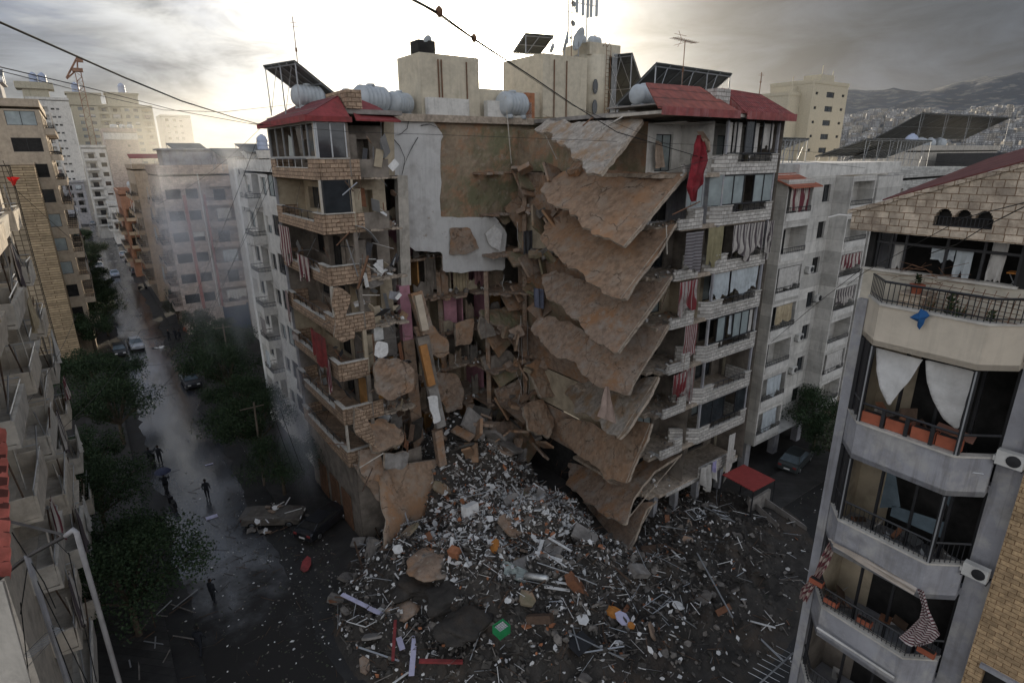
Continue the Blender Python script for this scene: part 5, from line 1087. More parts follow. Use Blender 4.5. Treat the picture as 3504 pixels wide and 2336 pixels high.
# terrace back wall, glazing, gable
b=MB(); b.box(13.3,13.45,-43.9,-39.25,21.2,23.02); part(FR,'terrace_wall',b,M('cream terrace paint',(.56,.51,.42),var=.08,streak=.3,dirt=.3))
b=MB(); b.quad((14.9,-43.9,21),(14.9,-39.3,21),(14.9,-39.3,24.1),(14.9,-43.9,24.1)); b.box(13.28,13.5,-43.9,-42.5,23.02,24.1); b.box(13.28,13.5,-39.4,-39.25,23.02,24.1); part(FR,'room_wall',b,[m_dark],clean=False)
b=MB(); b.box(13.22,13.5,-42.55,-39.2,23.0,23.06); part(FR,'sill',b,m_coping)
b=MB()
for t in (-39.45,-39.75,-40.1,-41.0,-41.75,-42.45): b.box(13.38,13.44,t-.03,t+.03,23.06,24.08)
b.box(13.37,13.45,-42.5,-39.4,23.72,23.78); b.box(13.37,13.45,-42.5,-39.4,24.02,24.1); part(FR,'window_frame',b,m_black)
for (t,w,h,mm) in ((-39.95,.28,.7,m_cloth),(-41.35,.35,.65,m_clothsheer),(-42.0,.3,.95,m_cloth),(-40.9,.5,.3,m_clothsheer)): inst(FR,'curtain',hang_mesh(w,h,k=4,mat=mm,seed=int(w*50),amp=.03),(13.5,t,24.0 if h>.8 else 23.72),math.pi/2)
zg=24.07
def gz_(t): return 24.52+(-38.95-t)*.36
gp=[(-38.95,zg)]; 
arch=[]; 
a0,a1=-41.95,-40.8
b=MB(); top=lambda t:gz_(t)
ts=[-38.95,a1,a0,-43.2,-45.5]; n0_=12.72
# stone gable with a triple-arched opening
zlo,zsp=24.33,24.58
def col(t0,t1,zl0,zl1,zh0,zh1): b.hexa([(n0_,t0,zl0),(n0_+.3,t0,zl0),(n0_+.3,t1,zl1),(n0_,t1,zl1),(n0_,t0,zh0),(n0_+.3,t0,zh0),(n0_+.3,t1,zh1),(n0_,t1,zh1)])
col(ts[0],ts[1],zg,zg,top(ts[0]),top(ts[1])); col(ts[1],ts[2],zg,zg,zlo,zlo); col(ts[2],ts[4],zg,zg,top(ts[2]),top(ts[4]))
NN=36; rad=.155; cs=[a1-.19,(a0+a1)/2,a0+.19]
for i in range(NN):
    ta=a1+(a0-a1)*i/NN; tb=a1+(a0-a1)*(i+1)/NN; tm=(ta+tb)/2; h=zsp-.02
    for c in cs:
        if abs(tm-c)<rad: h=max(h,zsp+math.sqrt(rad*rad-(tm-c)**2))
    col(ta,tb,h,h,top(ta),top(tb))
part(FR,'gable_wall',b,m_stonegable,clean=False)
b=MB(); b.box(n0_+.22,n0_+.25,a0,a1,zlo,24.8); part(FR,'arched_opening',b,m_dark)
b=MB()
for i in range(15): t=a0+.03+(a1-a0-.06)*i/14; b.tube([(n0_+.04,t,zlo+.01),(n0_+.04,t,zsp-.02)],.009,4)
b.tube([(n0_+.04,a0,zsp-.03),(n0_+.04,a1,zsp-.03)],.012,4); b.tube([(n0_+.04,a0,zlo+.02),(n0_+.04,a1,zlo+.02)],.012,4); part(FR,'window_bars',b,m_black)
b=MB(); nt=26; rt=random.Random(2)
for i in range(nt):
    ta=-38.85-6.6*i/nt; tb=-38.85-6.6*(i+1)/nt; e=rt.uniform(-.012,.012); z=top(ta)+e; z2=top(tb)+e
    b.hexa([(n0_-.06,ta,z-.02),(n0_+.32,ta,z-.02),(n0_+.32,tb+.006,z2-.02),(n0_-.06,tb+.006,z2-.02),(n0_-.06,ta,z+.075),(n0_+.32,ta,z+.075),(n0_+.32,tb+.006,z2+.075),(n0_-.06,tb+.006,z2+.075)])
part(FR,'ridge_stones',b,m_stonegable)
b=MB(); b.hexa([(n0_+.04,-39.6,top(-39.6)+.085),(20,-39.6,top(-39.6)+1),(20,-45.5,top(-45.5)+1),(n0_+.04,-45.5,top(-45.5)+.085),(n0_+.04,-39.6,top(-39.6)+.12),(20,-39.6,top(-39.6)+1.05),(20,-45.5,top(-45.5)+1.05),(n0_+.04,-45.5,top(-45.5)+.12)]); part(FR,'roof',b,M('maroon roof tile',(.13,.045,.04),var=.3,bump=.4))
b=MB(); b.tube([(12.7,-38.95,24.42),(12.55,-38.7,24.44),(12.4,-38.5,24.36)],.03,6); part(FR,'downpipe',b,m_white)
# open rooms behind the balconies
for k in range(1,7):
    z=CZ[k]; zt=CZ[k-1]-1.1
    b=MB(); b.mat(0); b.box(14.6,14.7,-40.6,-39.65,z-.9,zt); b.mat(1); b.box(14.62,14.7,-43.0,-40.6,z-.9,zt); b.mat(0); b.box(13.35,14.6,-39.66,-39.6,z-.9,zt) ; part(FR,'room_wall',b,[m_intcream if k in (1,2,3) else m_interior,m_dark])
    b=MB()
    for t in (-40.62,-41.5,-42.3,-42.95): b.box(13.55,13.62,t-.035,t+.035,z-.9,zt)
    b.box(13.55,13.62,-43,-40.6,zt-.08,zt); part(FR,'window_frame',b,m_black)
    if k in (1,2):
        for (x,y) in (plan[1],plan[2]):
            b=MB(); b.box(x+.02,x+.12,y-.05,y+.05,z+.05,zt); b.mat(1); b.box(x-.005,x+.02,y-.02,y+.01,z+.05,zt); part(FR,'corner_post',b,[m_black,m_alu])
        b=MB(); b.box(13.0,13.1,-39.7,-39.6,z+.05,zt); b.box(12.75,12.82,-39.95,-39.88,z+.05,zt); b.quad((13.08,-39.66,z+.1),(12.8,-39.86,z+.1),(12.8,-39.86,zt),(13.08,-39.66,zt)); part(FR,'side_glazing',b,m_black,clean=False)
    else:
        b=MB(); x,y=plan[1]; b.box(13.0,13.08,-39.75,-39.67,z+.05,zt); part(FR,'corner_post',b,m_black)
b=MB(); b.mat(0); b.quad((13.6,-42.3,16.0),(13.6,-41.0,16.0),(13.6,-41.0,16.35),(13.6,-42.3,16.5)); b.quad((13.6,-40.7,16.1),(13.6,-41.2,16.4),(13.6,-40.95,17.2),(13.6,-40.7,17.9)); b.quad((13.6,-42.3,17.9),(13.6,-41.8,17.9),(13.6,-42.1,17.2),(13.6,-42.3,16.9)); part(FR,'broken_glass',b,m_glassb,clean=False)
# white blinds blown loose on the second level
for i,(ol,rf) in enumerate((([(2994,1188),(3154,1230),(3105,1310),(3078,1337),(3036,1391),(3010,1330),(2997,1270)],[(2994,1188,'n',12.5),(3154,1230,'n',12.5),(3036,1391,'n',12.15)]),([(3162,1232),(3329,1272),(3298,1380),(3275,1470),(3262,1468),(3226,1435),(3190,1370),(3168,1310)],[(3162,1232,'n',12.5),(3329,1272,'n',12.5),(3275,1470,'n',12.35)]))):
    b=sheet(ol,rf,th=.008,cell=.05,amp=.05,rag=.0,bend=.16,seed=80+i); solo('loose_blind',b,[M('white canvas',(.52,.51,.49),var=.12,scale=3,bump=.6,bscale=5,streak=.3,dirt=.35,dirtc=(.3,.28,.26))]*2,['left white blind torn from its frame and folded to a point','right white blind torn loose, narrowing to its lower corner'][i],'blind',smooth=True)
r_=root('collapsed_shelving','broken brown boards and frames piled behind the white blinds','debris',13,-41.2,18.2)
rb=random.Random(4)
for i in range(14):
    b=MB(); b.obox((rb.uniform(12.8,13.4),rb.uniform(-42.3,-40.4),18.95+rb.uniform(-.15,.35)),(rb.uniform(.3,.9),rb.uniform(.2,.5),.03),rrot()); part(r_,'board',b,[m_wood,m_door,M('brown board',(.22,.11,.08),var=.2),m_rub][i%4])
for i,t in enumerate((-40.45,-41.05,-41.65,-42.2)):
    b=MB(); b.mat(0); b.box(12.42,12.62,t-.26,t+.26,19.06,19.36); b.mat(1); b.box(12.45,12.59,t-.23,t+.23,19.36,19.37); o=solo('planter_box',b,[m_terra,m_dark],['leftmost','second','third','rightmost'][i]+' orange planter in the row behind the black frame','planter')
for i,(n,t,z,lb) in enumerate(((12.75,-43.32,18.95,'outdoor unit beside the torn white blinds'),(12.75,-43.28,15.75,'outdoor unit at the end of the railing one storey below the blinds'))):
    ac_unit(n+.22,t,z,math.pi/2,lb,s=.62)
b=MB(); b.tube([(13.22,-43.4,20.4),(13.22,-43.42,20.0),(13.2,-43.45,19.6),(13.22,-43.6,19.2)],.03,6); b.tube([(13.25,-43.5,19.2),(13.1,-43.6,19.1),(13.1,-43.5,18.9)],.02,5); part(FR,'pipe',b,m_rust)
# chair on the third balcony
def chair(n,t,z,rz,lb):
    r=root('chair',lb,'chair',n,t,z,None,rz); OFF[r.name]=Vector((0,0,0)); m=m_black
    b=MB(); b.box(-.21,.21,-.2,.2,.42,.45); part(r,'seat',b,m_interior); b=MB(); b.box(-.2,.2,.2,.22,.5,.85); part(r,'backrest',b,m_interior)
    for x in (-.2,.2):
        for y in (-.2,.2): b=MB(); b.tube([(x,y,0),(x,y,.42 if y<0 else .88)],.012,5); part(r,'leg',b,m)
    return r
chair(12.85,-40.5,14.98,1.2,'folding chair on the balcony below the torn white blinds')
chair(12.8,-40.7,8.75,2.0,'wicker-seated chair on the lowest visible balcony')
# potted plants and clutter on the terrace
def plant(n,t,z,s,lb,spiky=False,seed=1,pot=True):
    r=root('potted_plant',lb,'potted plant',n,t,z); OFF[r.name]=Vector((0,0,0)); q=random.Random(seed)
    if pot: b=MB(); b.lathe((0,0,0),[(.10,0),(.15,.2),(.17,.2),(.17,.24),(.14,.24)],14); part(r,'pot',b,m_terra)
    b=MB(); z0=.24 if pot else 0
    for i in range(60 if not spiky else 36):
        a=q.uniform(0,6.28); L=q.uniform(.15,.4)*s; e=q.uniform(.3,1.4)
        p0=Vector((.04*math.cos(a),.04*math.sin(a),z0+ (0 if spiky else q.uniform(0,.35*s)))); d=Vector((math.cos(a)*math.cos(e),math.sin(a)*math.cos(e),math.sin(e)))*(L if spiky else L*.35); w=Vector((-math.sin(a),math.cos(a),0))*(.02 if spiky else .035)
        b.quad(p0,p0+d*.5+w,p0+d,p0+d*.5-w)
    b.tube([(0,0,z0),(0,0,z0+.3*s)],.012,4); part(r,'leaves',b,m_leaf2,clean=False); return r
plant(12.65,-41.55,21.95,1.7,'tall leafy plant behind the terrace railing',seed=1); plant(12.6,-41.75,21.95,1.2,'spiky aloe in a terracotta pot beside the tall leafy plant',True,2); plant(12.6,-42.35,21.95,.9,'low plant in the terracotta pot near the right end of the terrace',seed=3); plant(12.65,-41.1,21.95,1.2,'spiky plant left of the tall leafy plant on the terrace',True,4); plant(12.75,-40.75,22.65,.6,'small dry plant on the short stone pillar',seed=5)
b=MB(); b.box(12.6,13.1,-41.05,-40.45,21.3,22.62); b.box(12.57,13.13,-41.08,-40.42,22.62,22.66); part(FR,'stone_pillar',b,m_stonegable)
for k in (1,2,3,4,5):
    g=random.Random(k); z=CZ[k]-.9
    for i in range(16):
        b=MB(); n_,t_=g.uniform(12.6,14.3),g.uniform(-42.8,-39.9); b.obox((n_,t_,z+g.uniform(.03,.5 if i%3 else 1.0)),(g.uniform(.1,.7),g.uniform(.05,.4),.02),R3(g.gauss(0,.5),g.gauss(0,.6),g.uniform(0,3))); o=part(FR,'wreckage_panel',b,[m_wood,m_alu,m_rub,m_door,m_cloth,m_rubw][i%6])
tr=root('fallen_trellis','bent metal trellis fallen over the terrace railing','trellis',12.5,-41.5,22.6)
b=MB(); q=random.Random(9)
for i in range(9): t=-41.0-i*.21; b.tube([(12.55,t,22.35),(12.6,t-.03,22.75+.1*math.sin(i)),(12.75,t-.05,23.0)],.009,4)
for i in range(6): z=22.42+i*.1; b.tube([(12.5+.04*i,-40.9,z+.05),(12.55+.03*i,-41.8,z+q.uniform(-.03,.05)),(12.55+.03*i,-42.85,z-.05)],.008,4)
part(tr,'grille',b,m_rust)
b=MB()
for i in range(30): p=Vector((q.uniform(12.7,13.1),q.uniform(-41.3,-40.2),q.uniform(22.75,23.4))); b.tube([p,p+Vector((q.uniform(-.3,.3),q.uniform(-.6,.6),q.uniform(-.15,.25)))],.007,3)
part(tr,'twisted_wire',b,m_rust)
bl=MB(); V=[PN(x,y,12.15) for x,y in ((3150,1056),(3172,1066),(3182,1080),(3166,1092),(3160,1110),(3146,1128),(3138,1116),(3140,1100),(3112,1086),(3128,1076),(3142,1070))]; c=sum((Vector(v) for v in V),Vector())/len(V)+Vector((-.08,0,0)); 
bl.add([c]+V,[(0,i,i%len(V)+1) for i in range(1,len(V)+1)][:-1]+[(0,len(V),1)]); solo('blue_cloth',bl,m_blue,'blue cloth caught on the coping under the terrace railing','cloth',clean=False)
tb=root('folding_table','small orange-topped table behind the terrace window','table',13.8,-42.3,22.9)
b=MB(); b.box(13.6,13.95,-42.5,-42.2,23.28,23.31); part(tb,'tabletop',b,m_mattress); b=MB(); b.tube([(13.65,-42.25,22.9),(13.65,-42.45,23.28)],.01,4); b.tube([(13.65,-42.45,22.9),(13.65,-42.25,23.28)],.01,4); part(tb,'leg',b,m_alu)
# awnings on the fourth and fifth level
def fabric(pts,mm,lb,name='torn_awning',cat='awning',n=12.2,w=.15,twist=0,seed=0,nx=8):
    b=MB(); V=[]; q=random.Random(seed)
    for j,(xl,yl,xr,yr) in enumerate(pts):
        L=PN(xl,yl,n); R_=PN(xr,yr,n)
        for i in range(nx+1): V.append(L.lerp(R_,i/nx)+Vector((-.05*math.sin(i*2.1+j)-.03*rnd(),0,.01*math.sin(i*3))))
    k=nx+1; b.add(V,[(j*k+i,j*k+i+1,(j+1)*k+i+1,(j+1)*k+i) for j in range(len(pts)-1) for i in range(nx)]); return solo(name,b,mm,lb,cat,clean=False)
m_aw=M('cream canvas valance',(.48,.42,.36),var=.15,bump=.2,dirt=.2)
fabric([(2836,1838,2858,1862),(2850,1848,2856,1870),(2960,1905,2955,1930),(3060,1965,3050,1985),(3140,2010,3130,2030)],m_aw,'scalloped cream valance sagging under the fourth balcony',n=12.25)
m_awstr=M('maroon cream striped canvas',(.46,.38,.33),var=.15,patt=('stripe',11),patc=(.16,.05,.06),bump=.2,dirt=.25)
fabric([(2840,1850,2862,1868),(2812,1900,2835,1930),(2790,1960,2800,1985),(2745,2010,2775,2035),(2733,2040,2762,2062)],m_awstr,'striped awning twisted and hanging off the left corner of the fourth balcony',n=12.6,seed=2)
fabric([(3140,2012,3160,2020),(3158,2070,3178,2085),(3150,2110,3205,2135),(3110,2150,3215,2155),(3075,2180,3222,2165),(3090,2200,3190,2195),(3120,2208,3150,2209)],M('bold maroon striped canvas',(.46,.42,.40),var=.1,patt=('stripe',12,'z'),patc=(.10,.03,.04),bump=.2),'maroon striped awning bundle slumped on the fourth balcony railing',n=12.15,seed=3)
b=MB(); b.tube([PN(2795,2145,12.15),PN(3060,2318,12.15)],.035,8); solo('awning_bar',b,m_white,'bare white awning roller bar above the fifth balcony','awning bar')
for i,(px,py) in enumerate(((2845,2058),(2958,2125),(2795,1990),(3170,2228))):
    c=PN(px,py,12.5); b=MB(); b.mat(0); b.box(c.x-.08,c.x+.08,c.y-.2,c.y+.2,c.z-.08,c.z+.08); b.mat(1); b.box(c.x-.06,c.x+.06,c.y-.18,c.y+.18,c.z+.08,c.z+.09); solo('planter_box',b,[m_terra,m_dark],['dark red planter near the left end of the fourth balcony','dark red planter in the middle of the fourth balcony','red planter hanging off the left corner of the fourth balcony','red planter under the maroon striped bundle'][i],'planter')
# stone-faced neighbour in the lower right corner
r=root('apartment_building','yellow stone-faced building in the lower right corner','building',14,-48,0)
b=MB(); wall_cells(b,Face('n',12.95,-1),-60,-43.6,0,24,[(-44.9,-43.95,12.0,13.35,.3),(-44.9,-43.98,17.3,18.3,.3)]); b.quad((12.95,-43.6,0),(13.35,-43.6,0),(13.35,-43.6,24),(12.95,-43.6,24)); part(r,'wall',b,m_stonebrick,clean=False)
b=MB(); b.box(12.85,13.05,-45,-43.86,13.35,13.47); part(r,'lintel',b,m_grey); b=MB(); b.box(12.85,13.05,-45,-43.9,18.3,18.42); part(r,'lintel',b,m_grey)
for z,h in ((12,1.35),(17.3,1.0)): b=MB(); b.box(13.2,13.25,-44.9,-43.9,z,z+h); part(r,'window',b,m_dark)
# ---------------------------------------------------------------- foreground left: building of torn balconies
LB=root('apartment_building','cream building of torn and bent balconies along the left edge','building',-14,-8,0)
m_lb=M('sunlit grimy cream render',(.52,.46,.38),var=.15,streak=.5,dirt=.35)  # the render's own cream with streaks and dirt
ops=[]; bays=[(-3.6,-.6),(-9.0,-5.2),(-14.6,-10.6),(-20.5,-16.4)]
zs=[22.4-3.05*k for k in range(7)]
for z in zs:
    for a,c in bays: ops.append((a,c,z+.1,z+2.3,1.2))
b=MB(); wall_cells(b,Face('n',-7.9,1),-24,.4,0,26.5,ops); b.quad((-20,.4,0),(-7.9,.4,0),(-7.9,.4,26.5),(-20,.4,26.5)); b.quad((-20,-24,0),(-7.9,-24,0),(-7.9,-24,26.5),(-20,-24,26.5)); b.quad((-20,-24,26.5),(-7.9,-24,26.5),(-7.9,.4,26.5),(-20,.4,26.5)); part(LB,'wall',b,m_lb,clean=False)
q=random.Random(12)
for j,z in enumerate(zs):
    for i,(a,c) in enumerate(bays):
        tz=q.uniform(-.10,.06); dn=-6.75 if i%2==0 else -7.0; b=MB()
        b.hexa([(-7.9,a-.2,z-.1),(dn,a-.2,z-.1+tz),(dn,c+.2,z-.1+tz),(-7.9,c+.2,z-.1),(-7.9,a-.2,z+.05),(dn,a-.2,z+.05+tz),(dn,c+.2,z+.05+tz),(-7.9,c+.2,z+.05)])
        if not (j in (2,5) and i==1): b.hexa([(dn-.1,a-.2,z+.05+tz),(dn,a-.2,z+.05+tz),(dn,c+.2,z+.05+tz),(dn-.1,c+.2,z+.05+tz),(dn-.1+q.uniform(-.1,.1),a-.2,z+.95+tz),(dn,a-.2,z+.95+tz),(dn+q.uniform(-.1,.15),c+.2,z+.95+tz),(dn-.1,c+.2,z+.95+tz)])
        for t in (a-.2,c+.1): b.box(-7.9,dn-.1,t,t+.1,z+.05,z+.95)
        bo=part(LB,'balcony',b,[m_lb,m_offwhite][(i+j)%2])
        rl=MB(); rl.tube([(dn-.05,a-.2,z+1.2),(dn-.05,c+.2,z+1.2+q.uniform(-.2,.1))],.03,4); rl.tube([(dn-.05,a-.2,z+.95),(dn-.05,a-.2,z+1.2)],.02,4); rl.tube([(-7.9,c+.15,z+1.2),(dn-.05,c+.2,z+1.2)],.025,4); part(bo,'railing',rl,m_alu)
        for k in range(3): 
            fm=MB(); p=Vector((dn-.1-q.random()*.4,q.uniform(a,c),z+.5)); fm.tube([p,p+Vector((q.uniform(-.3,.3),q.uniform(-.8,.8),q.uniform(1.2,2.1)))],.03,4); part(LB,'bent_frame',fm,[m_alu,m_offwhite,m_wood][k%3])
        if q.random()<.5:
            mm=q.choice([m_clothstrz,m_cloth,m_clothtan,m_clothstr]); h=q.uniform(1.2,2.4); inst(LB,'torn_curtain',hang_mesh(q.uniform(.8,2.0),h,k=4,mat=mm,seed=q.randint(0,9),amp=.12),(dn+.08,q.uniform(a+.6,c-.4),z+2.6),-math.pi/2)
b=MB(); b.box(-8.0,-7.4,-.9,.35,15,25.5); part(LB,'pier',b,m_lb)
# red bunting on the wire, plants on the top balcony
P1=PT(18,600,-6); bt=MB(); Q=[PT(x,y,10) for x,y in ((22,607),(48,605),(70,608),(58,618),(52,634),(44,636),(38,622),(30,618))]; c=sum(Q,Vector())/8+Vector((0,-.1,0)); bt.add([c]+Q,[(0,i,i%8+1) for i in range(1,9)]); solo('red_cloth',bt,m_redbunt,'small bright red cloth pegged on the wire in front of the tiled block','cloth',clean=False)
# ---------------------------------------------------------------- lower left: pipe canopy frame close to the camera
def PDv(x,y,Y=9.): return PD(x,y,Y)
m_steel=M('dark painted steel',(.06,.055,.052),rough=.6,var=.4,dirt=.4)
cf=root('pipe_canopy','steel canopy frame with a bent white pipe in the lower left corner','canopy frame',PDv(260,1820).x,PDv(260,1820).y,PDv(380,2400).z-3)
b=MB(); top=PDv(262,1822); b.tube([PDv(225,1832),PDv(250,1812),top,top+Vector((0,0,-.12)),top+Vector((0,0,-6))],.047,10); part(cf,'white_pipe',b,M('dull white pipe',(.36,.35,.35),var=.12,streak=.3,dirt=.3),smooth=True)
b=MB(); b.tube([PDv(33,1783),PDv(225,1830)],.035,4); part(cf,'beam',b,m_steel); b=MB(); b.tube([PDv(225,1832),PDv(90,1905),PDv(-10,1985)],.038,4); part(cf,'beam',b,m_steel)
p=PDv(92,1900); b=MB(); b.tube([p,p+Vector((0,0,-5))],.05,6); part(cf,'post',b,m_grey)
b=MB()
for (a,c) in (((92,1915),(300,2336)),((110,1960),(250,2340)),((95,1930),(70,2100)),((70,2060),(100,2330)),((235,1890),(330,2330)),((40,1820),(150,1990)),((150,1990),(190,2080)),((190,1850),(240,1900))): b.tube([PDv(*a),PDv(*c)],.009,4)
part(cf,'wire',b,m_cable)
b=MB()
for i in range(24):
    f=i/23; a=PDv(190-112*f,2145+95*f); c=a+(PDv(215,2150)-PDv(186,2140)); b.tube([a,c],.006,3)
b.tube([PDv(186,2138),PDv(75,2245)],.008,3); b.tube([PDv(217,2145),PDv(90,2285)],.008,3); solo('wire_grille',b,m_alu,'bent wire grille hanging below the canopy frame','grille')
b=MB(); A_=[PD(-8,1470,8.7),PD(16,1470,8.7)]; rows=44; V=[]
for j in range(rows+1):
    f=j/rows; w=22+24*f**.6+7*math.sin(j*2*math.pi*2.5/11)
    y=1466+505*f
    L=PD(-30,y,8.6); R_=PD(w*.85-4,y,8.75); V+= [L,L.lerp(R_,.5)+Vector((0,0,.09*math.sin(j*1.43))),R_+Vector((0,0,.06*math.sin(j*1.43)))]
b.add(V+[v+Vector((0,0,-.07)) for v in V],[(j*3+i,j*3+i+1,j*3+i+4,j*3+i+3) for j in range(rows) for i in range(2)]); b.m=[(1 if (k_//2)%4==3 else 0) for k_ in range(len(b.f))]
o=len(V); b.add([],[]); b.f+=[(j*3+2,j*3+5,o+j*3+5,o+j*3+2) for j in range(rows)]; b.m+=[0]*rows
solo('tiled_awning',b,M('glossy red roof tile',(.48,.13,.10),rough=.45,var=.2,bump=.2,spec=.5,dirt=.3) and [M('glossy red roof tile',(.42,.12,.095),rough=.45,var=.3,bump=.2,spec=.5,dirt=.4),M('shaded tile joint',(.10,.035,.03))],'edge of a wavy red tiled awning at the left border','awning')
b=MB(); b.hexa([tuple(PD(*q_)) for q_ in ((-60,2500,7.4),(150,2500,7.4),(150,2500,9),(-60,2500,9),(-60,1990,7.4),(8,1990,7.4),(16,1985,9),(-60,1985,9))]); solo('balcony_wall',b,m_offwhite,'pale wall corner under the canopy frame in the lower left corner','wall')
# frame sticking out at the bottom right
b=MB()
b.tube([PG(2600,2336,8.5),PG(2715,2232,8.5)],.03,4)
for i in range(7): x,y=2610+i*16,2326-i*15; b.tube([PG(x-50,y-28,8.6),PG(x+42,y+20,8.4)],.012,4)
solo('drying_rack',b,m_alu,'thin metal rack jutting out at the foot of the grey building','rack')
# ---------------------------------------------------------------- rubble heap
def hm(n,t):
    q=((n-13.8)/10.5)**2+((t+20.5)/10.0)**2
    h=3.9*max(0,1-q)**1.1
    q2=((n-16.5)/7.0)**2+((t+10.5)/6.5)**2; h=max(h,5.4*max(0,1-q2)**.9)
    q3=((n-21)/15)**2+((t+26.5)/8.5)**2; h=max(h,1.2*max(0,1-q3))
    q4=max(0,1-((n-23)/3.2)**2-((t+22)/5)**2); h*=1-.85*min(1,q4*1.6)
    v=Vector((n,t,0)); return h*(1+.5*noise.noise(v*.33))+(.75*noise.noise(v*.75)+.3*noise.noise(v*2.1))*min(1,h*1.2)-.03
b=MB(); n0,n1,t0,t1=-1.,41.,-37.,-3.; cs=.42; nx,ny=int((n1-n0)/cs),int((t1-t0)/cs)
b.add([(n0+i*cs,t0+j*cs,hm(n0+i*cs,t0+j*cs)) for j in range(ny+1) for i in range(nx+1)],[(j*(nx+1)+i,j*(nx+1)+i+1,(j+1)*(nx+1)+i+1,(j+1)*(nx+1)+i) for j in range(ny) for i in range(nx)])
m_heap=M('earth and crushed concrete',(.046,.041,.036),var=.4,scale=1.4,bump=1,bscale=9,blotch=[((.072,.056,.043),.4,.5,.65),((.05,.045,.04),1.2,.52,.66)])
struct('rubble_mound',b,m_heap,kind='stuff',label='mound of earth and crushed concrete')
_ib=bmesh.new(); bmesh.ops.create_icosphere(_ib,subdivisions=1,radius=1); IV=[v.co.copy() for v in _ib.verts]; IF=[tuple(v.index for v in f.verts) for f in _ib.faces]; _ib.free()
q=random.Random(21)
def spot(edge=1.0):
    while True:
        n=q.gauss(17,8.5); t=q.gauss(-20.5,6.4)
        if hm(n,t)>.12 and t<-5.5 and not (n>24.5 and t>-19): return n,t
def rock_in(b,c,r,flat=1):
    R=R3(q.uniform(0,6.3),q.uniform(0,6.3),q.uniform(0,6.3)); s=Vector((r*q.uniform(.7,1.2),r*q.uniform(.5,1.1),r*q.uniform(.35,.8)*flat)); c=Vector(c)
    b.add([c+R@Vector((v.x*s.x*q.uniform(.7,1.25),v.y*s.y*q.uniform(.7,1.25),v.z*s.z*q.uniform(.7,1.25))) for v in IV],IF)
def plate_in(b,c,w,l,h,tilt=.6):
    R=R3(q.gauss(0,tilt),q.gauss(0,tilt),q.uniform(0,6.3)); k=q.randint(4,6); pts=[]
    for i in range(k):
        a=6.283*i/k+q.uniform(-.3,.3); pts.append((math.cos(a)*w*q.uniform(.7,1),math.sin(a)*l*q.uniform(.7,1)))
    c=Vector(c); vs=[c+R@Vector((x,y,-h/2)) for x,y in pts]+[c+R@Vector((x,y,h/2)) for x,y in pts]
    b.add(vs,[tuple(range(k-1,-1,-1)),tuple(range(k,2*k))]+[(i,(i+1)%k,k+(i+1)%k,k+i) for i in range(k)])
rb_=MB()
def cdist(n,t): return math.hypot((n-17)/7.5,(t+17.5)/7.)  # pale centre, dark edge of the heap: light falloff put into the colours
for i in range(14000):
    n,t=spot(); z=hm(n,t); d=cdist(n,t); r=q.uniform(.04,.15)*(1.9 if q.random()<.14 else 1)
    u=q.random(); rb_.mat(0 if u<.75*math.exp(-d*.55) else 1)
    if q.random()<.55: rock_in(rb_,(n,t,z+r*.15),r)
    else: plate_in(rb_,(n,t,z+.04),r*1.5,r,r*.25)
for i in range(8500):
    n,t=spot(); d=cdist(n,t)
    if q.random()>math.exp(-d*1.25)*1.7+.02: continue
    z=hm(n,t); r=q.uniform(.035,.15)*(1.5 if d<.9 and q.random()<.25 else 1); rb_.mat(2 if q.random()<.84 else 3); plate_in(rb_,(n,t,z+.1),r*q.uniform(1,1.9),r,.02,.7)
# sticks and bent bars
for i in range(2300):
    n,t=spot(); z=hm(n,t); L=q.uniform(.3,1.3); a=q.uniform(0,6.3); e=q.gauss(0,.3); d=Vector((math.cos(a)*math.cos(e),math.sin(a)*math.cos(e),math.sin(e)))*L/2; p=Vector((n,t,z+.08+abs(d.z)*.6)); rb_.mat(q.choice((4,4,5,0,1,1,2))); rb_.tube([p-d,p+d],q.uniform(.012,.03),3)
struct('rubble',rb_,[m_rub,m_rubd,m_rubw,m_rubo,m_wood,m_galv],kind='stuff',label='crushed blocks, plaster bits and sticks of the collapsed floors')
# litter on the roads
lt=MB()
for i in range(2300):
    if q.random()<.55: n,t=6-abs(q.gauss(0,5)),q.gauss(-15,8)
    else: n,t=q.uniform(-2,44),q.uniform(-37,-26)
    if t<-44: continue
    z=max(.02,hm(n,t)+.03); r=q.uniform(.015,.07)*(1.6 if q.random()<.07 else 1); lt.mat(q.choice((0,1,1,2,3,3))); (plate_in(lt,(n,t,z),r*1.7,r,.015,.12) if q.random()<.6 else rock_in(lt,(n,t,z),r))
for i in range(170):
    n,t=q.gauss(1,3.6),q.gauss(-9,9); L=q.uniform(.3,1.1); a=q.uniform(0,6.3); p=Vector((n,t,.045)); d=Vector((math.cos(a),math.sin(a),0))*L/2; lt.mat(q.choice((1,4,4,1))); lt.tube([p-d,p+d],.015,3)
struct('litter',lt,[m_rub,m_rubd,m_rubw,m_leafd,m_wood],kind='stuff',label='broken bits and leaves strewn over the road')
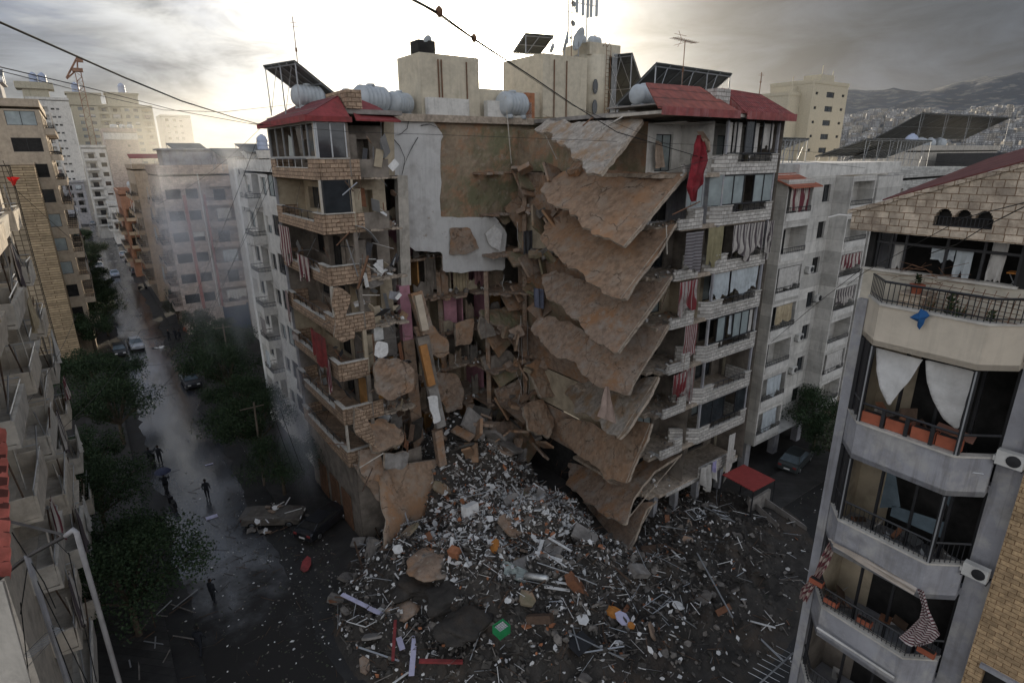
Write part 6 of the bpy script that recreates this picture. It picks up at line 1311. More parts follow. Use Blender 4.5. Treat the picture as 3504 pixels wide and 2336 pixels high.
# pieces one can single out on the heap
def piece_copies(protos,name,N,lab,cat,grp,where,tilt=.4,up=.08,smin=.7,smax=1.3):
    for i in range(N):
        me=protos[i%len(protos)]; n,t=where(i); o=bpy.data.objects.new(name,me); COL.objects.link(o); s=q.uniform(smin,smax); o.scale=(s,s*q.uniform(.8,1.2),1)
        o.location=S(n,t,max(0.02,hm(n,t))+up); o.rotation_euler=(q.gauss(0,tilt),q.gauss(0,tilt),q.uniform(0,6.3)); tag(o,lab,cat,grp)
def plate_me(w,l,h,m,k=6,name='plate'):
    b=MB(); sv=q.getstate(); pts=[]
    for i in range(k): a=6.283*i/k+q.uniform(-.35,.35); pts.append((math.cos(a)*w*q.uniform(.65,1),math.sin(a)*l*q.uniform(.65,1)))
    b.prism(pts,-h/2,h/2); return mesh(name,b,m)
def mid():
    while True:
        n,t=q.gauss(14.8,4.0),q.gauss(-17.5,4.6)
        if hm(n,t)>.4 and t<-8 and not (n>23.5 and t>-20): return n,t
piece_copies([plate_me(.34,.24,.03,m_rubw,5) for _ in range(6)],'plaster_piece',150,'jagged white piece of plaster lying on the rubble heap','debris','white plaster pieces on the rubble heap',lambda i:mid(),.5,.18)
piece_copies([plate_me(.42,.32,.13,m_rub,6) for _ in range(5)]+[plate_me(.5,.3,.12,m_dust,6)],'concrete_lump',70,'grey lump of broken concrete lying on the rubble heap','debris','concrete lumps on the rubble heap',lambda i:spot(),.5,.12)
for i in range(26):
    n,t=mid() if i%2 else spot(); me=plate_me(q.uniform(.6,1.3),q.uniform(.45,.9),q.uniform(.12,.22),[m_conc,m_dust,m_rub,m_brownw][i%4],7); o=bpy.data.objects.new('broken_concrete',me); COL.objects.link(o); o.location=S(n,t,max(0,hm(n,t))+.15); o.rotation_euler=(q.gauss(0,.45),q.gauss(0,.45),q.uniform(0,6)); tag(o,'large broken slab of concrete tilted on the rubble heap','debris','large broken slabs on the rubble heap')
def bar_me(L,w,h,m): b=MB(); b.box(-L/2,L/2,-w/2,w/2,-h/2,h/2); return mesh('plank',b,m)
piece_copies([bar_me(1.6,.09,.03,m_rubw),bar_me(2.2,.07,.04,m_alu),bar_me(1.3,.14,.03,m_rubw)],'pale_plank',46,'pale strip of frame or trim lying across the rubble','debris','pale strips on the rubble heap',lambda i:spot(),.25,.2)
piece_copies([bar_me(1.8,.1,.05,m_wood),bar_me(2.6,.08,.06,m_wood),bar_me(1.2,.3,.03,m_door)],'dark_plank',46,'dark wooden plank lying across the rubble','debris','dark planks on the rubble heap',lambda i:spot(),.25,.16)
def pipe_me(L): b=MB(); b.tube([(-L/2,0,0),(0,.06,.04),(L/2,0,0)],.028,6); return mesh('metal_pipe',b,m_galv)
piece_copies([pipe_me(2.2),pipe_me(3.0)],'metal_pipe',26,'thin metal pipe sticking out of the rubble','debris','metal pipes in the rubble',lambda i:spot(),.45,.3)
piece_copies([plate_me(.24,.16,.12,m_rubo,4) for _ in range(3)],'orange_block',26,'broken orange hollow block in the rubble','debris','orange blocks in the rubble',lambda i:mid(),.5,.12)
def onheap(px,py,z=None):
    p=PG(px,py,3.0)
    for _ in range(12): p=PG(px,py,max(.02,hm(p.x,p.y)) if z is None else z)
    return p
def laid(name,lab,cat,px,py,w,l,h,m,rz=0,rx=.1,ry=0,up=.15,k=None,parts=None):
    p=onheap(px,py); b=MB(); b.c=0
    if k: 
        pts=[(math.cos(6.283*i/k)*w/2*q.uniform(.75,1.05),math.sin(6.283*i/k)*l/2*q.uniform(.75,1.05)) for i in range(k)]; b.prism(pts,-h/2,h/2)
    else: b.box(-w/2,w/2,-l/2,l/2,-h/2,h/2)
    mats=[m]
    if parts: parts(b); mats=[m,m_dark,m_rubw]
    o=bpy.data.objects.new(name,mesh(name,b,mats)); COL.objects.link(o); o.location=S(p.x,p.y,p.z+up); o.rotation_euler=(rx,ry,A36+rz); return tag(o,lab,cat)
m_lilac=M('lilac white board',(.55,.53,.68),var=.08,dirt=.3,dirtc=(.2,.18,.2))
m_gpanel=M('blotched pale green panel',(.40,.44,.40),var=.3,scale=3,bump=.3,blotch=[((.18,.2,.18),2,.5,.62)])
laid('door_panel','large blotched pale green panel lying in the middle of the heap','panel',1770,1975,1.0,2.1,.08,m_gpanel,rz=.65,rx=.3,up=.3)
laid('plaster_board','white notched board leaning on the foot of the draped brown slab','board',1362,1895,.8,.75,.05,m_rubw,rz=.2,rx=.7,up=.35,k=7)
laid('plaster_board','long lilac white board in the lower middle of the heap','board',1415,2255,.28,2.3,.06,m_lilac,rz=-.55,up=.3)
laid('plaster_board','short lilac board beside the long lilac one','board',1372,2215,.3,.8,.06,m_lilac,rz=-.2,up=.3)
laid('plaster_board','long pale board lying towards the street at the left of the heap','board',1215,2065,.26,1.9,.05,m_lilac,rz=.5,up=.25)
laid('plaster_board','pale board continuing the long one at the left of the heap','board',1285,2100,.28,.95,.05,m_lilac,rz=.5,up=.22)
laid('plaster_board','white curled plaster sheet near the orange mattress','board',2130,2130,.85,1.0,.06,m_lilac,rz=.3,rx=.4,up=.3,k=7)
laid('mattress','crumpled orange mattress on the right part of the heap','mattress',2098,2105,.8,1.1,.22,m_mattress,rz=.5,up=.25,k=8)
laid('cushion','small orange cushion beside the crumpled mattress','cushion',2160,2148,.4,.45,.15,m_mattress,rz=.1,up=.2,k=7)
laid('plaster_board','white jagged plaster sheet at the right of the heap','board',2318,2082,.8,.8,.05,m_rubw,rz=.8,rx=.3,up=.25,k=7)
laid('plaster_board','pale broken panel low in the middle right of the heap','board',1995,2130,.8,.8,.05,m_rubw,rz=.3,rx=.3,up=.25,k=6)
laid('dented_panel','grey dented panel propped on the heap below the hanging slabs','panel',2000,1850,1.3,1.6,.2,m_conc,rz=.6,rx=.45,up=.4)
laid('plank','brown broken beam lying on the upper heap','beam',1832,1840,.25,1.9,.18,m_door,rz=.75,up=.3)
laid('concrete_beam','grey broken beam across the heap left of the green panel','beam',1640,1995,.35,2.3,.25,m_conc,rz=-1.15,up=.25)
laid('sofa_lump','tan padded lump among the bright debris','debris',1760,1810,1.5,1.1,.5,M('dusty tan upholstery',(.30,.25,.19),var=.25,bump=.6),rz=.2,up=.25,k=9)
laid('plank','long white plank across the heap right of the beam','plank',1845,1900,.22,1.9,.05,m_rubw,rz=-.9,up=.35)
laid('plank','bent white plank on the right of the tan lump','plank',1915,1880,.16,1.7,.05,m_rubw,rz=.25,up=.4)
laid('plaster_board','cream square tile field on the upper heap','board',1895,1790,.8,.9,.06,m_rubw,rz=.5,rx=.3,up=.3,k=5)
laid('metal_pole','long bent pole pointing to the dark corner right of the heap','pole',2440,2010,.07,5.2,.07,m_galv,rz=-.55,rx=.05,up=.35)
laid('metal_pole','long pole lying toward the bottom of the picture','pole',2010,2210,.06,4.0,.06,m_galv,rz=.45,up=.3)
laid('red_sheet','bent dull red metal sheet at the left foot of the heap','metal sheet',1050,1940,.75,1.5,.05,m_redflat,rz=-.5,rx=.2,up=.2,k=7)
laid('red_beam','dark red steel beam in the lower heap','beam',1350,2200,.16,2.4,.14,m_redflat,rz=-.5,up=.25)
laid('red_beam','second dark red steel beam nearer the bottom of the heap','beam',1510,2275,.18,2.2,.14,m_redflat,rz=1.0,up=.25)
laid('framed_screen','dark framed mesh screen flat on the lower heap','screen',1985,2215,1.3,1.0,.04,m_black,rz=.1,up=.3)
p=onheap(1835,1995); b=MB(); R=R3(math.pi/2-.2,0,.5); b.lathe((0,0,0),[(.18,-.7),(.2,-.68),(.2,.62),(.1,.75)],16,R); o=solo('gas_cylinder',b,M('bright dented metal',(.6,.6,.58),rough=.3,metal=.8,bump=.6,bscale=20),'dented shiny metal cylinder beside the green panel','cylinder',smooth=True); o.location=S(p.x,p.y,p.z+.1)
for i,(px,py,rr2,mm) in enumerate(((1480,1930,1.5,m_dust),(1420,2000,1.25,m_heap),(1545,2030,1.4,m_heap),(1590,2140,1.3,m_heap),(1385,2085,.9,m_dust))):
    p=onheap(px,py); b=MB(); bm_=bmesh.new(); bmesh.ops.create_icosphere(bm_,subdivisions=4,radius=1); 
    b.add([Vector((v.co.x*rr2*1.2,v.co.y*rr2,v.co.z*rr2*.36))*(.85+.45*noise.noise(v.co*1.3+Vector((i*5,0,0)))+.12*noise.noise(v.co*4)) for v in bm_.verts],[tuple(v.index for v in f.verts) for f in bm_.faces]); bm_.free()
    o=solo('earth_lump',b,mm,['large brown lump of fallen floor below the draped slab','dark lump of earth and carpet left of the bright debris','rounded dark lump of earth in the lower heap','dark smooth lump above the green crate','small brown lump at the left of the lower heap'][i],'debris',smooth=True); o.location=S(p.x,p.y,p.z-rr2*.32)
for i,(px,py,w,l,h,mm,lb) in enumerate(((1610,1760,1.1,.5,.7,m_rubw,'white cabinet tipped over at the top of the bright debris'),(1690,1880,.9,.9,.25,m_mattress,'folded rust coloured cushion in the bright debris'),(1960,2010,1.6,.7,.5,m_door,'brown wardrobe carcass on the right of the bright debris'),(2180,1960,1.3,.8,.4,m_conc,'grey concrete block at the right edge of the bright debris'),(1560,1900,.7,.5,.5,m_rubo,'orange tiled block in the bright debris'),(1850,2130,1.4,.5,.4,m_wood,'dark broken cupboard near the mattress'),(1230,1860,1.0,.7,.3,m_conc,'grey block at the left foot of the draped slab'),(1150,2060,1.0,.5,.4,m_rub,'pale grey block on the left fringe of the heap'),(2240,1880,1.8,.6,.15,m_wood,'dark wooden door in the shaded right part of the heap'))):
    p=onheap(px,py); b=MB(); b.box(-w/2,w/2,-l/2,l/2,0,h); o=solo('wrecked_furniture' if i in (0,1,2,5,8) else 'broken_block',b,mm,lb,'debris'); o.location=S(p.x,p.y,p.z); o.rotation_euler=(q.gauss(0,.35),q.gauss(0,.35),q.uniform(0,3))
# green crate
p=onheap(1716,2165); r=root('plastic_crate','bright green plastic crate on its side low in the heap','crate',p.x,p.y,p.z,rz=.1); OFF[r.name]=Vector((0,0,0)); b=MB(); b.box(-.35,.35,-.3,-.27,0,.5); b.box(-.35,.35,.27,.3,0,.5); b.box(-.35,-.32,-.27,.27,0,.5); b.box(.32,.35,-.27,.27,0,.5); b.box(-.32,.32,-.27,.27,0,.03); part(r,'shell',b,m_green)
b=MB()
for i in range(5):
    for j in range(4): b.box(-.28+i*.12,-.2+i*.12,-.22+j*.12,-.14+j*.12,.35,.42)
part(r,'contents',b,m_rubw)
# window frame and tangled metal
for i,(px,py) in enumerate(((2380,1770),(2470,1775),(1240,2140),(2250,2080))):
    p=onheap(px,py); b=MB(); w,h=1.5,.9
    for a,c in (((-w/2,-h/2),(w/2,-h/2)),((w/2,-h/2),(w/2,h/2)),((w/2,h/2),(-w/2,h/2)),((-w/2,h/2),(-w/2,-h/2)),((0,-h/2),(0,h/2))): b.tube([(*a,0),(*c,0)],.03,4)
    o=solo('window_frame',b,[m_alu,m_alu,m_rubw,m_galv][i],['bent window frame in the dark rubble under the red canopy','second bent frame in the dark rubble under the red canopy','pale louvred frame at the left foot of the heap','bare metal frame at the right edge of the heap'][i],'frame'); o.location=S(p.x,p.y,p.z+.3); o.rotation_euler=(.3,.2,A36+i)
# ---------------------------------------------------------------- hanging bars and wires in the cut
w_=random.Random(5)
for (px,py,t,L) in [(1640,700,-8.6,1.0),(1712,700,-8.6,1.6),(1770,760,-9,2.6),(1840,820,-9.2,2.4),(2022,610,-13,3.4),(2018,870,-14,2.4),(2060,560,-18,5.5),(2185,560,-20,3.5),(2345,1190,-24.4,2.0),(1790,1070,-10,9.0),(1798,1070,-10.1,8.6),(1782,1080,-10.2,7.5),(1806,1100,-9.8,8.0),(1776,1150,-10.3,6.0),(1660,1100,-9.4,3.5),(1700,930,-8.7,2.0),(1725,940,-8.7,1.6),(1570,1200,-10,1.6),(1535,1210,-10,1.8),(1500,1220,-10,1.4),(1520,1215,-10.2,2.2),(1560,1210,-9.9,1.1),(1600,940,-8.8,1.3),(1228,600,-12,1.4),(1240,870,-12.2,1.6),(1480,1350,-12.4,1.6),(1470,1330,-12.3,2.2)]:
    a=PT(px,py,t); b=MB(); P_=[a+Vector((w_.gauss(0,.05)*i,w_.gauss(0,.05)*i,-L*i/4)) for i in range(5)]; b.tube(P_,.014 if px not in (2022,2018) else .022,4); part(CB,'hanging_bar',b,m_rust if px%3 else m_rubw)
for i in range(26):
    a=PT(w_.uniform(1480,1900),w_.uniform(1150,1500),w_.uniform(-11,-8.6)); b=MB(); d=Vector((w_.gauss(0,.5),w_.gauss(0,.3),w_.gauss(-.4,.6)))*w_.uniform(.6,1.3); b.tube([a,a+d*.5+Vector((0,0,.1)),a+d],.012,3); part(CB,'rebar',b,m_rust)
# small debris caught on the torn floors
for k in range(1,8):
    b=MB(); z=ZB[k]+.12
    for i in range(70):
        n,t=w_.uniform(13.5,25),w_.uniform(-7.6,-4.5); b.mat(w_.choice((0,0,1,2))); rock_in(b,(n,t,z+.08),w_.uniform(.08,.3))
    for i in range(40):
        n,t=w_.uniform(9.8,12.6),w_.uniform(-11.8,-10); b.mat(w_.choice((0,0,1,2,3))); (rock_in(b,(n,t,z+.05),w_.uniform(.05,.2)) if i%2 else plate_in(b,(n,t,z+.1),.3,.15,.03,.8))
    for i in range(50):
        n,t=w_.uniform(24.5,28.4),w_.uniform(-23.6,-19); b.mat(w_.choice((0,0,1,2))); rock_in(b,(n,t,z+.04),w_.uniform(.05,.2))
    o=part(CB,'floor_debris',b,[m_rub,m_dust,m_rubw,m_wood]); o['kind']='stuff'
for k in range(0,8):
    for i in range(12):
        n,t=(w_.uniform(23.4,24.9),w_.uniform(-17,-9.0)) if k<4 else (w_.uniform(21.5,25.2),w_.uniform(-12,-7)); b=MB(); rd_=w_.uniform(.2,.55); b.obox((n,t,ZB[k]+.1+rd_*.4),(rd_*2,rd_*w_.uniform(.8,2.2),rd_*w_.uniform(.5,1)),R3(w_.gauss(0,.5),w_.gauss(0,.5),w_.uniform(0,3))); part(CB,'broken_lump',b,w_.choice([m_dust,m_dust2,m_dust,m_brownw,m_rub]))
    for i in range(5):
        n,t=(w_.uniform(23.6,24.9),w_.uniform(-17,-10)) if k<4 else (w_.uniform(21.5,25.0),w_.uniform(-13.5,-8)); b=MB(); b.obox((n,t+1.5,ZB[k]+w_.uniform(-1.0,.0)),(w_.uniform(1,2.6),w_.uniform(1.2,2.4),.17),R3(w_.gauss(.9,.25),w_.gauss(-.2,.25),w_.gauss(.3,.4))); part(CB,'broken_slab',b,w_.choice([m_dust,m_dust2,m_brownw]))
for i in range(110):
    k=w_.randint(0,6); n,t=w_.uniform(9.4,12.8),w_.uniform(-12.5,-10.3); z=ZB[k]+w_.uniform(.05,2.2); b=MB(); u=w_.random()
    if u<.5: b.obox((n,t,z),(w_.uniform(.1,.7),.03,w_.uniform(.3,1.5)),R3(w_.gauss(0,.35),w_.gauss(0,.4),w_.gauss(0,.6)))
    elif u<.8: a=Vector((n,t,z)); b.tube([a,a+Vector((w_.gauss(0,.6),w_.gauss(0,.2),w_.gauss(-.3,.8)))],w_.uniform(.012,.035),4)
    else: plate_in(b,(n,t,z),.35,.3,.04,.9)
    part(CB,'wreckage_panel',b,w_.choice([m_wood,m_rub,m_alu,m_intcream,m_rubw,m_grey,m_dust,m_clothd,m_door]))
for i in range(60):
    k=w_.randint(1,6); t=w_.uniform(-11.6,-3); b=MB(); z=ZB[k]+.3+w_.uniform(0,1.3); a=Vector((w_.uniform(7.6,9.2),t,z))
    if i%3: b.tube([a,a+Vector((w_.gauss(0,.5),w_.gauss(0,.8),w_.gauss(.3,.7)))],w_.uniform(.012,.03),4)
    else: b.obox(a,(.03,w_.uniform(.3,1.0),w_.uniform(.2,.8)),R3(w_.gauss(0,.6),w_.gauss(0,.5),0))
    part(CB,'wreckage_panel',b,w_.choice([m_wood,m_rub,m_alu,m_clothd,m_door,m_cloth]))
# larger slabs of wreckage fallen across the bottom of the cut
for i in range(34):
    n,t=w_.uniform(12.5,25),w_.uniform(-14,-6); z=max(hm(n,t),2)+w_.uniform(.2,2.4); b=MB(); b.mat(0); sz=(w_.uniform(.8,2.4),w_.uniform(.6,1.6),w_.uniform(.12,.25)); b.obox((n,t,z),sz,R3(w_.gauss(0,.6),w_.gauss(0,.6),w_.uniform(0,3))); part(CB,'fallen_slab',b,[m_dust,m_dust2,m_conc,m_rubd][i%4])
# boiler, cabinets, doors and ACs in the left wing
b=MB(); p=PT(1300,1160,-11.4); b.box(p.x-.45,p.x+.2,-11.6,-11.1,p.z,p.z+1.0); solo('washing_machine',b,M('white enamel',(.6,.6,.58),rough=.3,dirt=.3),'white appliance standing on a torn balcony beside the pink pier','appliance')
for (x0,x1,y0,y1) in ((1230,1262,1035,1130),(1266,1300,1045,1120)): 
    a=PT(x0,y1,-11.3); c=PT(x1,y0,-11.3); b=MB(); b.box(a.x,c.x,-11.32,-11.26,a.z,c.z); part(CB,'door',b,m_intcream)
ac_unit(10.1,-9.95,26.75,math.pi,'outdoor unit on the top niche wall beside the cracked white wall')
b=MB(); 
for i in range(8): a=PT(1225+i*9,775+i*i*.9,-12.6); c=PT(1234+i*9,775+(i+1)**2*.9,-12.6); b.hexa([a,a+Vector((0,.5,0)),c+Vector((0,.5,0)),c,a+Vector((0,0,.04)),a+Vector((0,.5,.04)),c+Vector((0,.5,.04)),c+Vector((0,0,.04))])
part(CB,'bent_gutter',b,m_alu)
for (x0,y0,x1,y1,t) in ((1152,840,1197,793,-12.6),(1225,988,1260,875,-12.8),(1185,820,1225,945,-12.4),(1180,620,1210,655,-12.3),(1172,668,1222,625,-12.3),(1250,905,1310,940,-12.),(1240,1010,1300,1010,-12.3),(1275,1140,1285,1270,-12.6),(1385,1480,1395,1550,-14),(1230,1600,1312,1550,-14.6),(1275,1600,1240,1680,-14.8),(2300,735,2395,690,-24.3),(2245,880,2290,800,-24.2),(2280,770,2283,870,-24.2),(2260,1060,2280,1000,-24.1),(2130,400,2060,440,-23),(1995,430,2030,400,-22),(1860,450,1905,545,-14),(1730,330,1750,560,-8.9)):
    b=MB(); b.tube([PT(x0,y0,t),PT(x1,y1,t)],.04 if x0 not in (1225,) else .09,4); part(CB,'bent_frame',b,w_.choice([m_alu,m_rust,m_offwhite,m_wood]))
# torn striped awnings of the left wing
def awl(t,z,w,h,mm,lab,seed,k=5,dn=7.35): return awning(dn,t,z,w,h,mm,lab,rz=math.pi/2,seed=seed,k=k,amp=.1)
awl(-4.2,ZB[1]-.15,2.6,2.4,m_clothstr,'brown striped awning torn open at the far end of the third balcony',1)
awl(-7.9,ZB[2]+1.35,2.4,1.5,m_clothstr,'brown striped cloth bunched over the third stone balcony parapet',2,6)
awl(-2.7,ZB[3]+1.2,.7,2.4,m_clothstr,'narrow striped cloth hanging at the far end of the fourth balcony',3,3)
awl(-9.2,ZB[4]+2.6,3.0,2.0,m_redflat,'plum red awning collapsed across the fifth balcony',4,2)
awl(-10.6,ZB[4]+1.2,.9,2.3,m_clothstr,'red striped cloth trailing from the fifth balcony corner',5,3)
awl(-3.1,ZB[5]+1.3,1.2,1.9,m_clothstrz,'dark striped cloth hanging over the far end of the sixth balcony',6,4)
awl(-3.6,ZB[4]+1.2,1.6,.5,m_clothstr,'short red and white valance on the fifth parapet',7,6)
# ---------------------------------------------------------------- things on the ruined roof
tank(9.6,-5.6,29.0,'dark horizontal tank under the steel panel stand','roof tanks of the left wing',rz=.2,s=1.1)
tank(11.3,-6.0,28.7,'small tank behind the red gable tip','roof tanks of the left wing',up=True,s=.9)
tank(13.3,-7.2,28.7,'large ribbed tank, the biggest left of the cream tower block','roof tanks of the left wing',rz=.25,s=1.35); tank(12.2,-5.6,28.7,'round-ended tank just behind the biggest ribbed one','roof tanks of the left wing',rz=1.2,s=1.2)
tank(15.4,-7.0,28.7,'tank against the left edge of the cream tower block','roof tanks of the left wing',rz=.5,s=1.15)
tank(24.2,-10.4+2.2,28.7,'big tank standing below the glare, left of the stair tower','roof tanks of the right wing',rz=.2,s=1.4); b=MB(); b.box(25.3,26.2,-8.4,-7.6,28.7,30.6); part(CB,'roof_door_house',b,m_rubo); 
tank(24.9,-20.6,28.7,'left one of the two ribbed tanks over the sunburnt red roof','roof tanks of the right wing',rz=.1,s=.95); tank(26.9,-20.2,28.7,'right one of the two ribbed tanks over the sunburnt red roof','roof tanks of the right wing',rz=.15,s=.9); tank(28.6,-19.5,28.7,'tank half hidden by the ridge of the sunburnt red roof','roof tanks of the right wing',rz=.1,s=.8)
b=MB(); b.box(23.4,34.4,-23.2,-19,28.68,28.76); part(CB,'roof_slab',b,m_conc)
# boiler with its badge
c=PT(2290,352,-20.5); r=root('solar_boiler','grey boiler drum with red lettering under the solar array','boiler',c.x,c.y,c.z-.55,rz=.08); OFF[r.name]=Vector((0,0,0))
b=MB(); b.lathe((0,0,.55),[(.1,-.78),(.34,-.74),(.36,-.7),(.36,.7),(.34,.74),(.1,.78)],22,R3(0,math.pi/2,0)); part(r,'drum',b,M('grey steel drum',(.34,.36,.42),rough=.45,metal=.3,bump=.03),smooth=True)
b=MB(); b.box(-.6,-.0,-.372,-.366,.44,.72); part(r,'label_plate',b,m_rubw)
for x in (-.5,.5): b=MB(); b.tube([(x,-.1,0),(x,0,.25)],.03,4); b.tube([(x,.2,0),(x,0,.25)],.03,4); part(r,'leg',b,m_galv)
cu=bpy.data.curves.new('lettering','FONT'); cu.body='KYPROS'; cu.size=.19; cu.align_x='CENTER'; cu.align_y='CENTER'; cu.extrude=.003; cu.materials.append(M('red paint',(.5,.02,.02),bump=0))
to=bpy.data.objects.new('lettering',cu); COL.objects.link(to); dg=bpy.context.evaluated_depsgraph_get(); lme=bpy.data.meshes.new_from_object(to.evaluated_get(dg)); bpy.data.objects.remove(to); to=bpy.data.objects.new('lettering',lme); COL.objects.link(to); to.parent=r; to.location=(-.3,-.378,.58); to.rotation_euler=(math.pi/2,0,0)
solar(9.8,-4.6,28.7,3.4,3.6,3.0,.9,'tall steel stand of solar panels above the left red roof, tilted against the sky',rz=-1.25,nx=4)
solar(31.0,-18,28.7,8.6,3.2,2.7,.5,'broad solar array behind the right red roof, its underside towards the viewer',rz=.05,nx=6)
solar(38.0,-6,28.7,4.5,6,5.4,.8,'steep dark solar array leaning beside the round stair tower',rz=-1.2,nx=4)
solar(28.7,-5,33.6,2.6,2.4,1.6,.6,'small solar panel on top of the cream tower block, next to the sun',rz=-.2,nx=2)
for (n,z,s,rz,lb) in ((30.4,33.6,1.35,.9,'left one of the two large dishes on the cream tower block'),(31.9,33.8,1.5,1.35,'right one of the two large dishes on the cream tower block')): dish(n,-7.0,z,lb,rz=rz,s=s,el=.25)
for (n,z,s,rz,lb) in ((17.7,32.8,.8,.4,'small dish on the left part of the cream tower block'),(28.9,33.6,.6,.5,'smallest dish beside the large pair on the cream tower block')): dish(n,-7.2,z,lb,rz=rz,s=s,el=.4)
b=MB(); b.box(16.9,18.2,-7.4,-6.2,32.75,33.6); solo('roof_box',b,m_dark,'dark box on the left corner of the cream tower block','box')
tank(33.3,-5.6,34.9,'first tank on the round stair tower cap','tanks on the stair tower cap',s=.7,rz=.5); tank(35.2,-5.4,34.9,'second tank on the round stair tower cap','tanks on the stair tower cap',s=.7,rz=.1)
antenna(9.8,-3.6,30.2,4.6,'thin mast with a lantern-like joint behind the left red roof',head=False)
antenna(28.9,-20.2,28.8,4.0,'television antenna with many rods above the right wing',rz=.15,s=1.1)
antenna(34.2,-22.4,29.7,1.4,'short rod at the right end of the red tiled roof',head=False,s=.4)
mt=root('antenna_mast','mast with two small round dishes on the cream tower block','mast',31.2,-6.9,33.7); OFF[mt.name]=Vector((0,0,0)); b=MB(); b.tube([(0,0,0),(0,0,4.2)],.035,5); b.tube([(-.5,0,3.3),(.5,0,3.2)],.02,4); part(mt,'pole',b,m_rust)
for z in (3.9,2.5): b=MB(); b.lathe((.12,0,z),[(.24,0),(.22,.06),(.05,.1)],14,R3(0,math.pi/2-.5,0)); part(mt,'dish',b,m_tank)
mt=root('cell_antenna','cluster of tall cell antennas on the stair tower, pale in the light','cell antenna',34.6,-5.0,34.9); OFF[mt.name]=Vector((0,0,0)); b=MB(); b.tube([(0,0,0),(0,0,4.6)],.05,6); b.tube([(-2.1,0,0),(-2.1,0,7.5)],.05,5); b.tube([(-2.1,0,4),(-3,0,1)],.03,4); b.tube([(-2.1,0,4),(-.4,0,1.6)],.03,4); b.tube([(-1.2,0,3.4),(1.1,0,3.4)],.03,4); part(mt,'mast',b,m_galv)
for x in (-1.2,-.5,.05,.45,1.1): b=MB(); b.box(x-.1,x+.1,-.1,.05,2.4+abs(x)*.2,4.9); part(mt,'panel_antenna',b,m_tank)
for x in (-2.3,-1.9): b=MB(); b.box(x-.1,x+.1,-.1,.05,4.0,7.6); part(mt,'panel_antenna',b,m_tank)
# ---------------------------------------------------------------- crane
c=PT(288,345,296); cr_=root('tower_crane','faded red tower crane jutting above the far blocks at left','crane',c.x,c.y,0); OFF[cr_.name]=Vector((0,0,0)); cr_.scale=(1,1,1); z1=c.z+12
b=MB(); s=1.1
for x in (-s,s):
    for y in (-s,s): b.tube([(x,y,0),(x,y,z1)],.14,4)
z=c.z-24
while z<z1: b.tube([(-s,-s,z),(s,-s,z+2)],.09,3); b.tube([(s,-s,z+2),(-s,-s,z+4)],.09,3); b.tube([(-s,s,z),(s,s,z+2)],.09,3); b.tube([(-s,-s,z),(s,-s,z)],.09,3); z+=4
part(cr_,'mast',b,m_craneyel); b=MB(); b.box(-2,2,-1.6,1.6,z1,z1+1.4); b.tube([(0,0,z1),(1,0,z1+6.8)],.3,4); part(cr_,'cab',b,m_craneyel)
b=MB(); b.tube([(1,0,z1+6),(-4.6,2,z1-2.6)],.4,4); b.tube([(0,0,z1+1),(-4.6,2,z1-3)],.32,4); b.box(.6,2.8,-1,1,z1+4,z1+6); part(cr_,'jib',b,m_craneyel)
# ---------------------------------------------------------------- trees
def tree_proto(seed,R=2.6,Hh=3.2,trunk=2.2,N=8500,leaf=.15,mat=m_leaf):
    g=random.Random(seed); tb=MB(); cb=MB(); lobes=[]
    for i in range(17): a=g.uniform(0,6.28); rr_=g.uniform(.25,.9)*R; lobes.append((Vector((rr_*math.cos(a),rr_*math.sin(a),trunk+Hh*g.uniform(.15,.85)*(1.1-.4*rr_/R))),g.uniform(.2,.46)*R))
    lobes.append((Vector((0,0,trunk+Hh*.55)),R*.6))
    tb.tube([(0,0,0),(.05,.02,trunk*.5),(0,.06,trunk)],.17,7,r1=.12)
    for c,rd in lobes: tb.tube([(0,.05,trunk*.85),Vector((0,0,trunk))*.4+c*.6,c],.09,5,r1=.025)
    for i in range(N):
        c,rd=g.choice(lobes); d=Vector((g.gauss(0,1),g.gauss(0,1),g.gauss(0,1))).normalized(); k=rd*(g.random()**.45)*(1+.25*noise.noise(d*2+Vector((seed,0,0))))
        p=c+Vector((d.x*k,d.y*k,d.z*k*.8)); u=Vector((g.gauss(0,1),g.gauss(0,1),g.gauss(0,1))).normalized(); v=u.cross(Vector((g.gauss(0,1),g.gauss(0,1),g.gauss(0,1)))).normalized(); L=leaf*g.uniform(.6,1.3)
        cb.mat(0 if g.random()<.7 else 1); cb.quad(p-u*L*.5,p+v*L*.32,p+u*L*.5,p-v*L*.32)
    return mesh('trunk',tb,m_bark),mesh('crown',cb,[mat,m_leaf2],clean=False)
TP=[tree_proto(s,R=2.7,Hh=3.0) for s in (1,2)]+[tree_proto(3,R=3.4,Hh=3.6,N=12000),tree_proto(4,R=2.2,Hh=2.8,N=5600,mat=m_leafd)]
def tree(n,t,lb,k=0,s=1.,rz=0,group=None):
    r=root('street_tree',lb,'tree',n,t,0.1,group,rz); OFF[r.name]=Vector((0,0,0)); r.scale=(s,s,s)
    for nm,me in zip(('trunk','crown'),TP[k]): o=bpy.data.objects.new(nm,me); COL.objects.link(o); o.parent=r
    return r
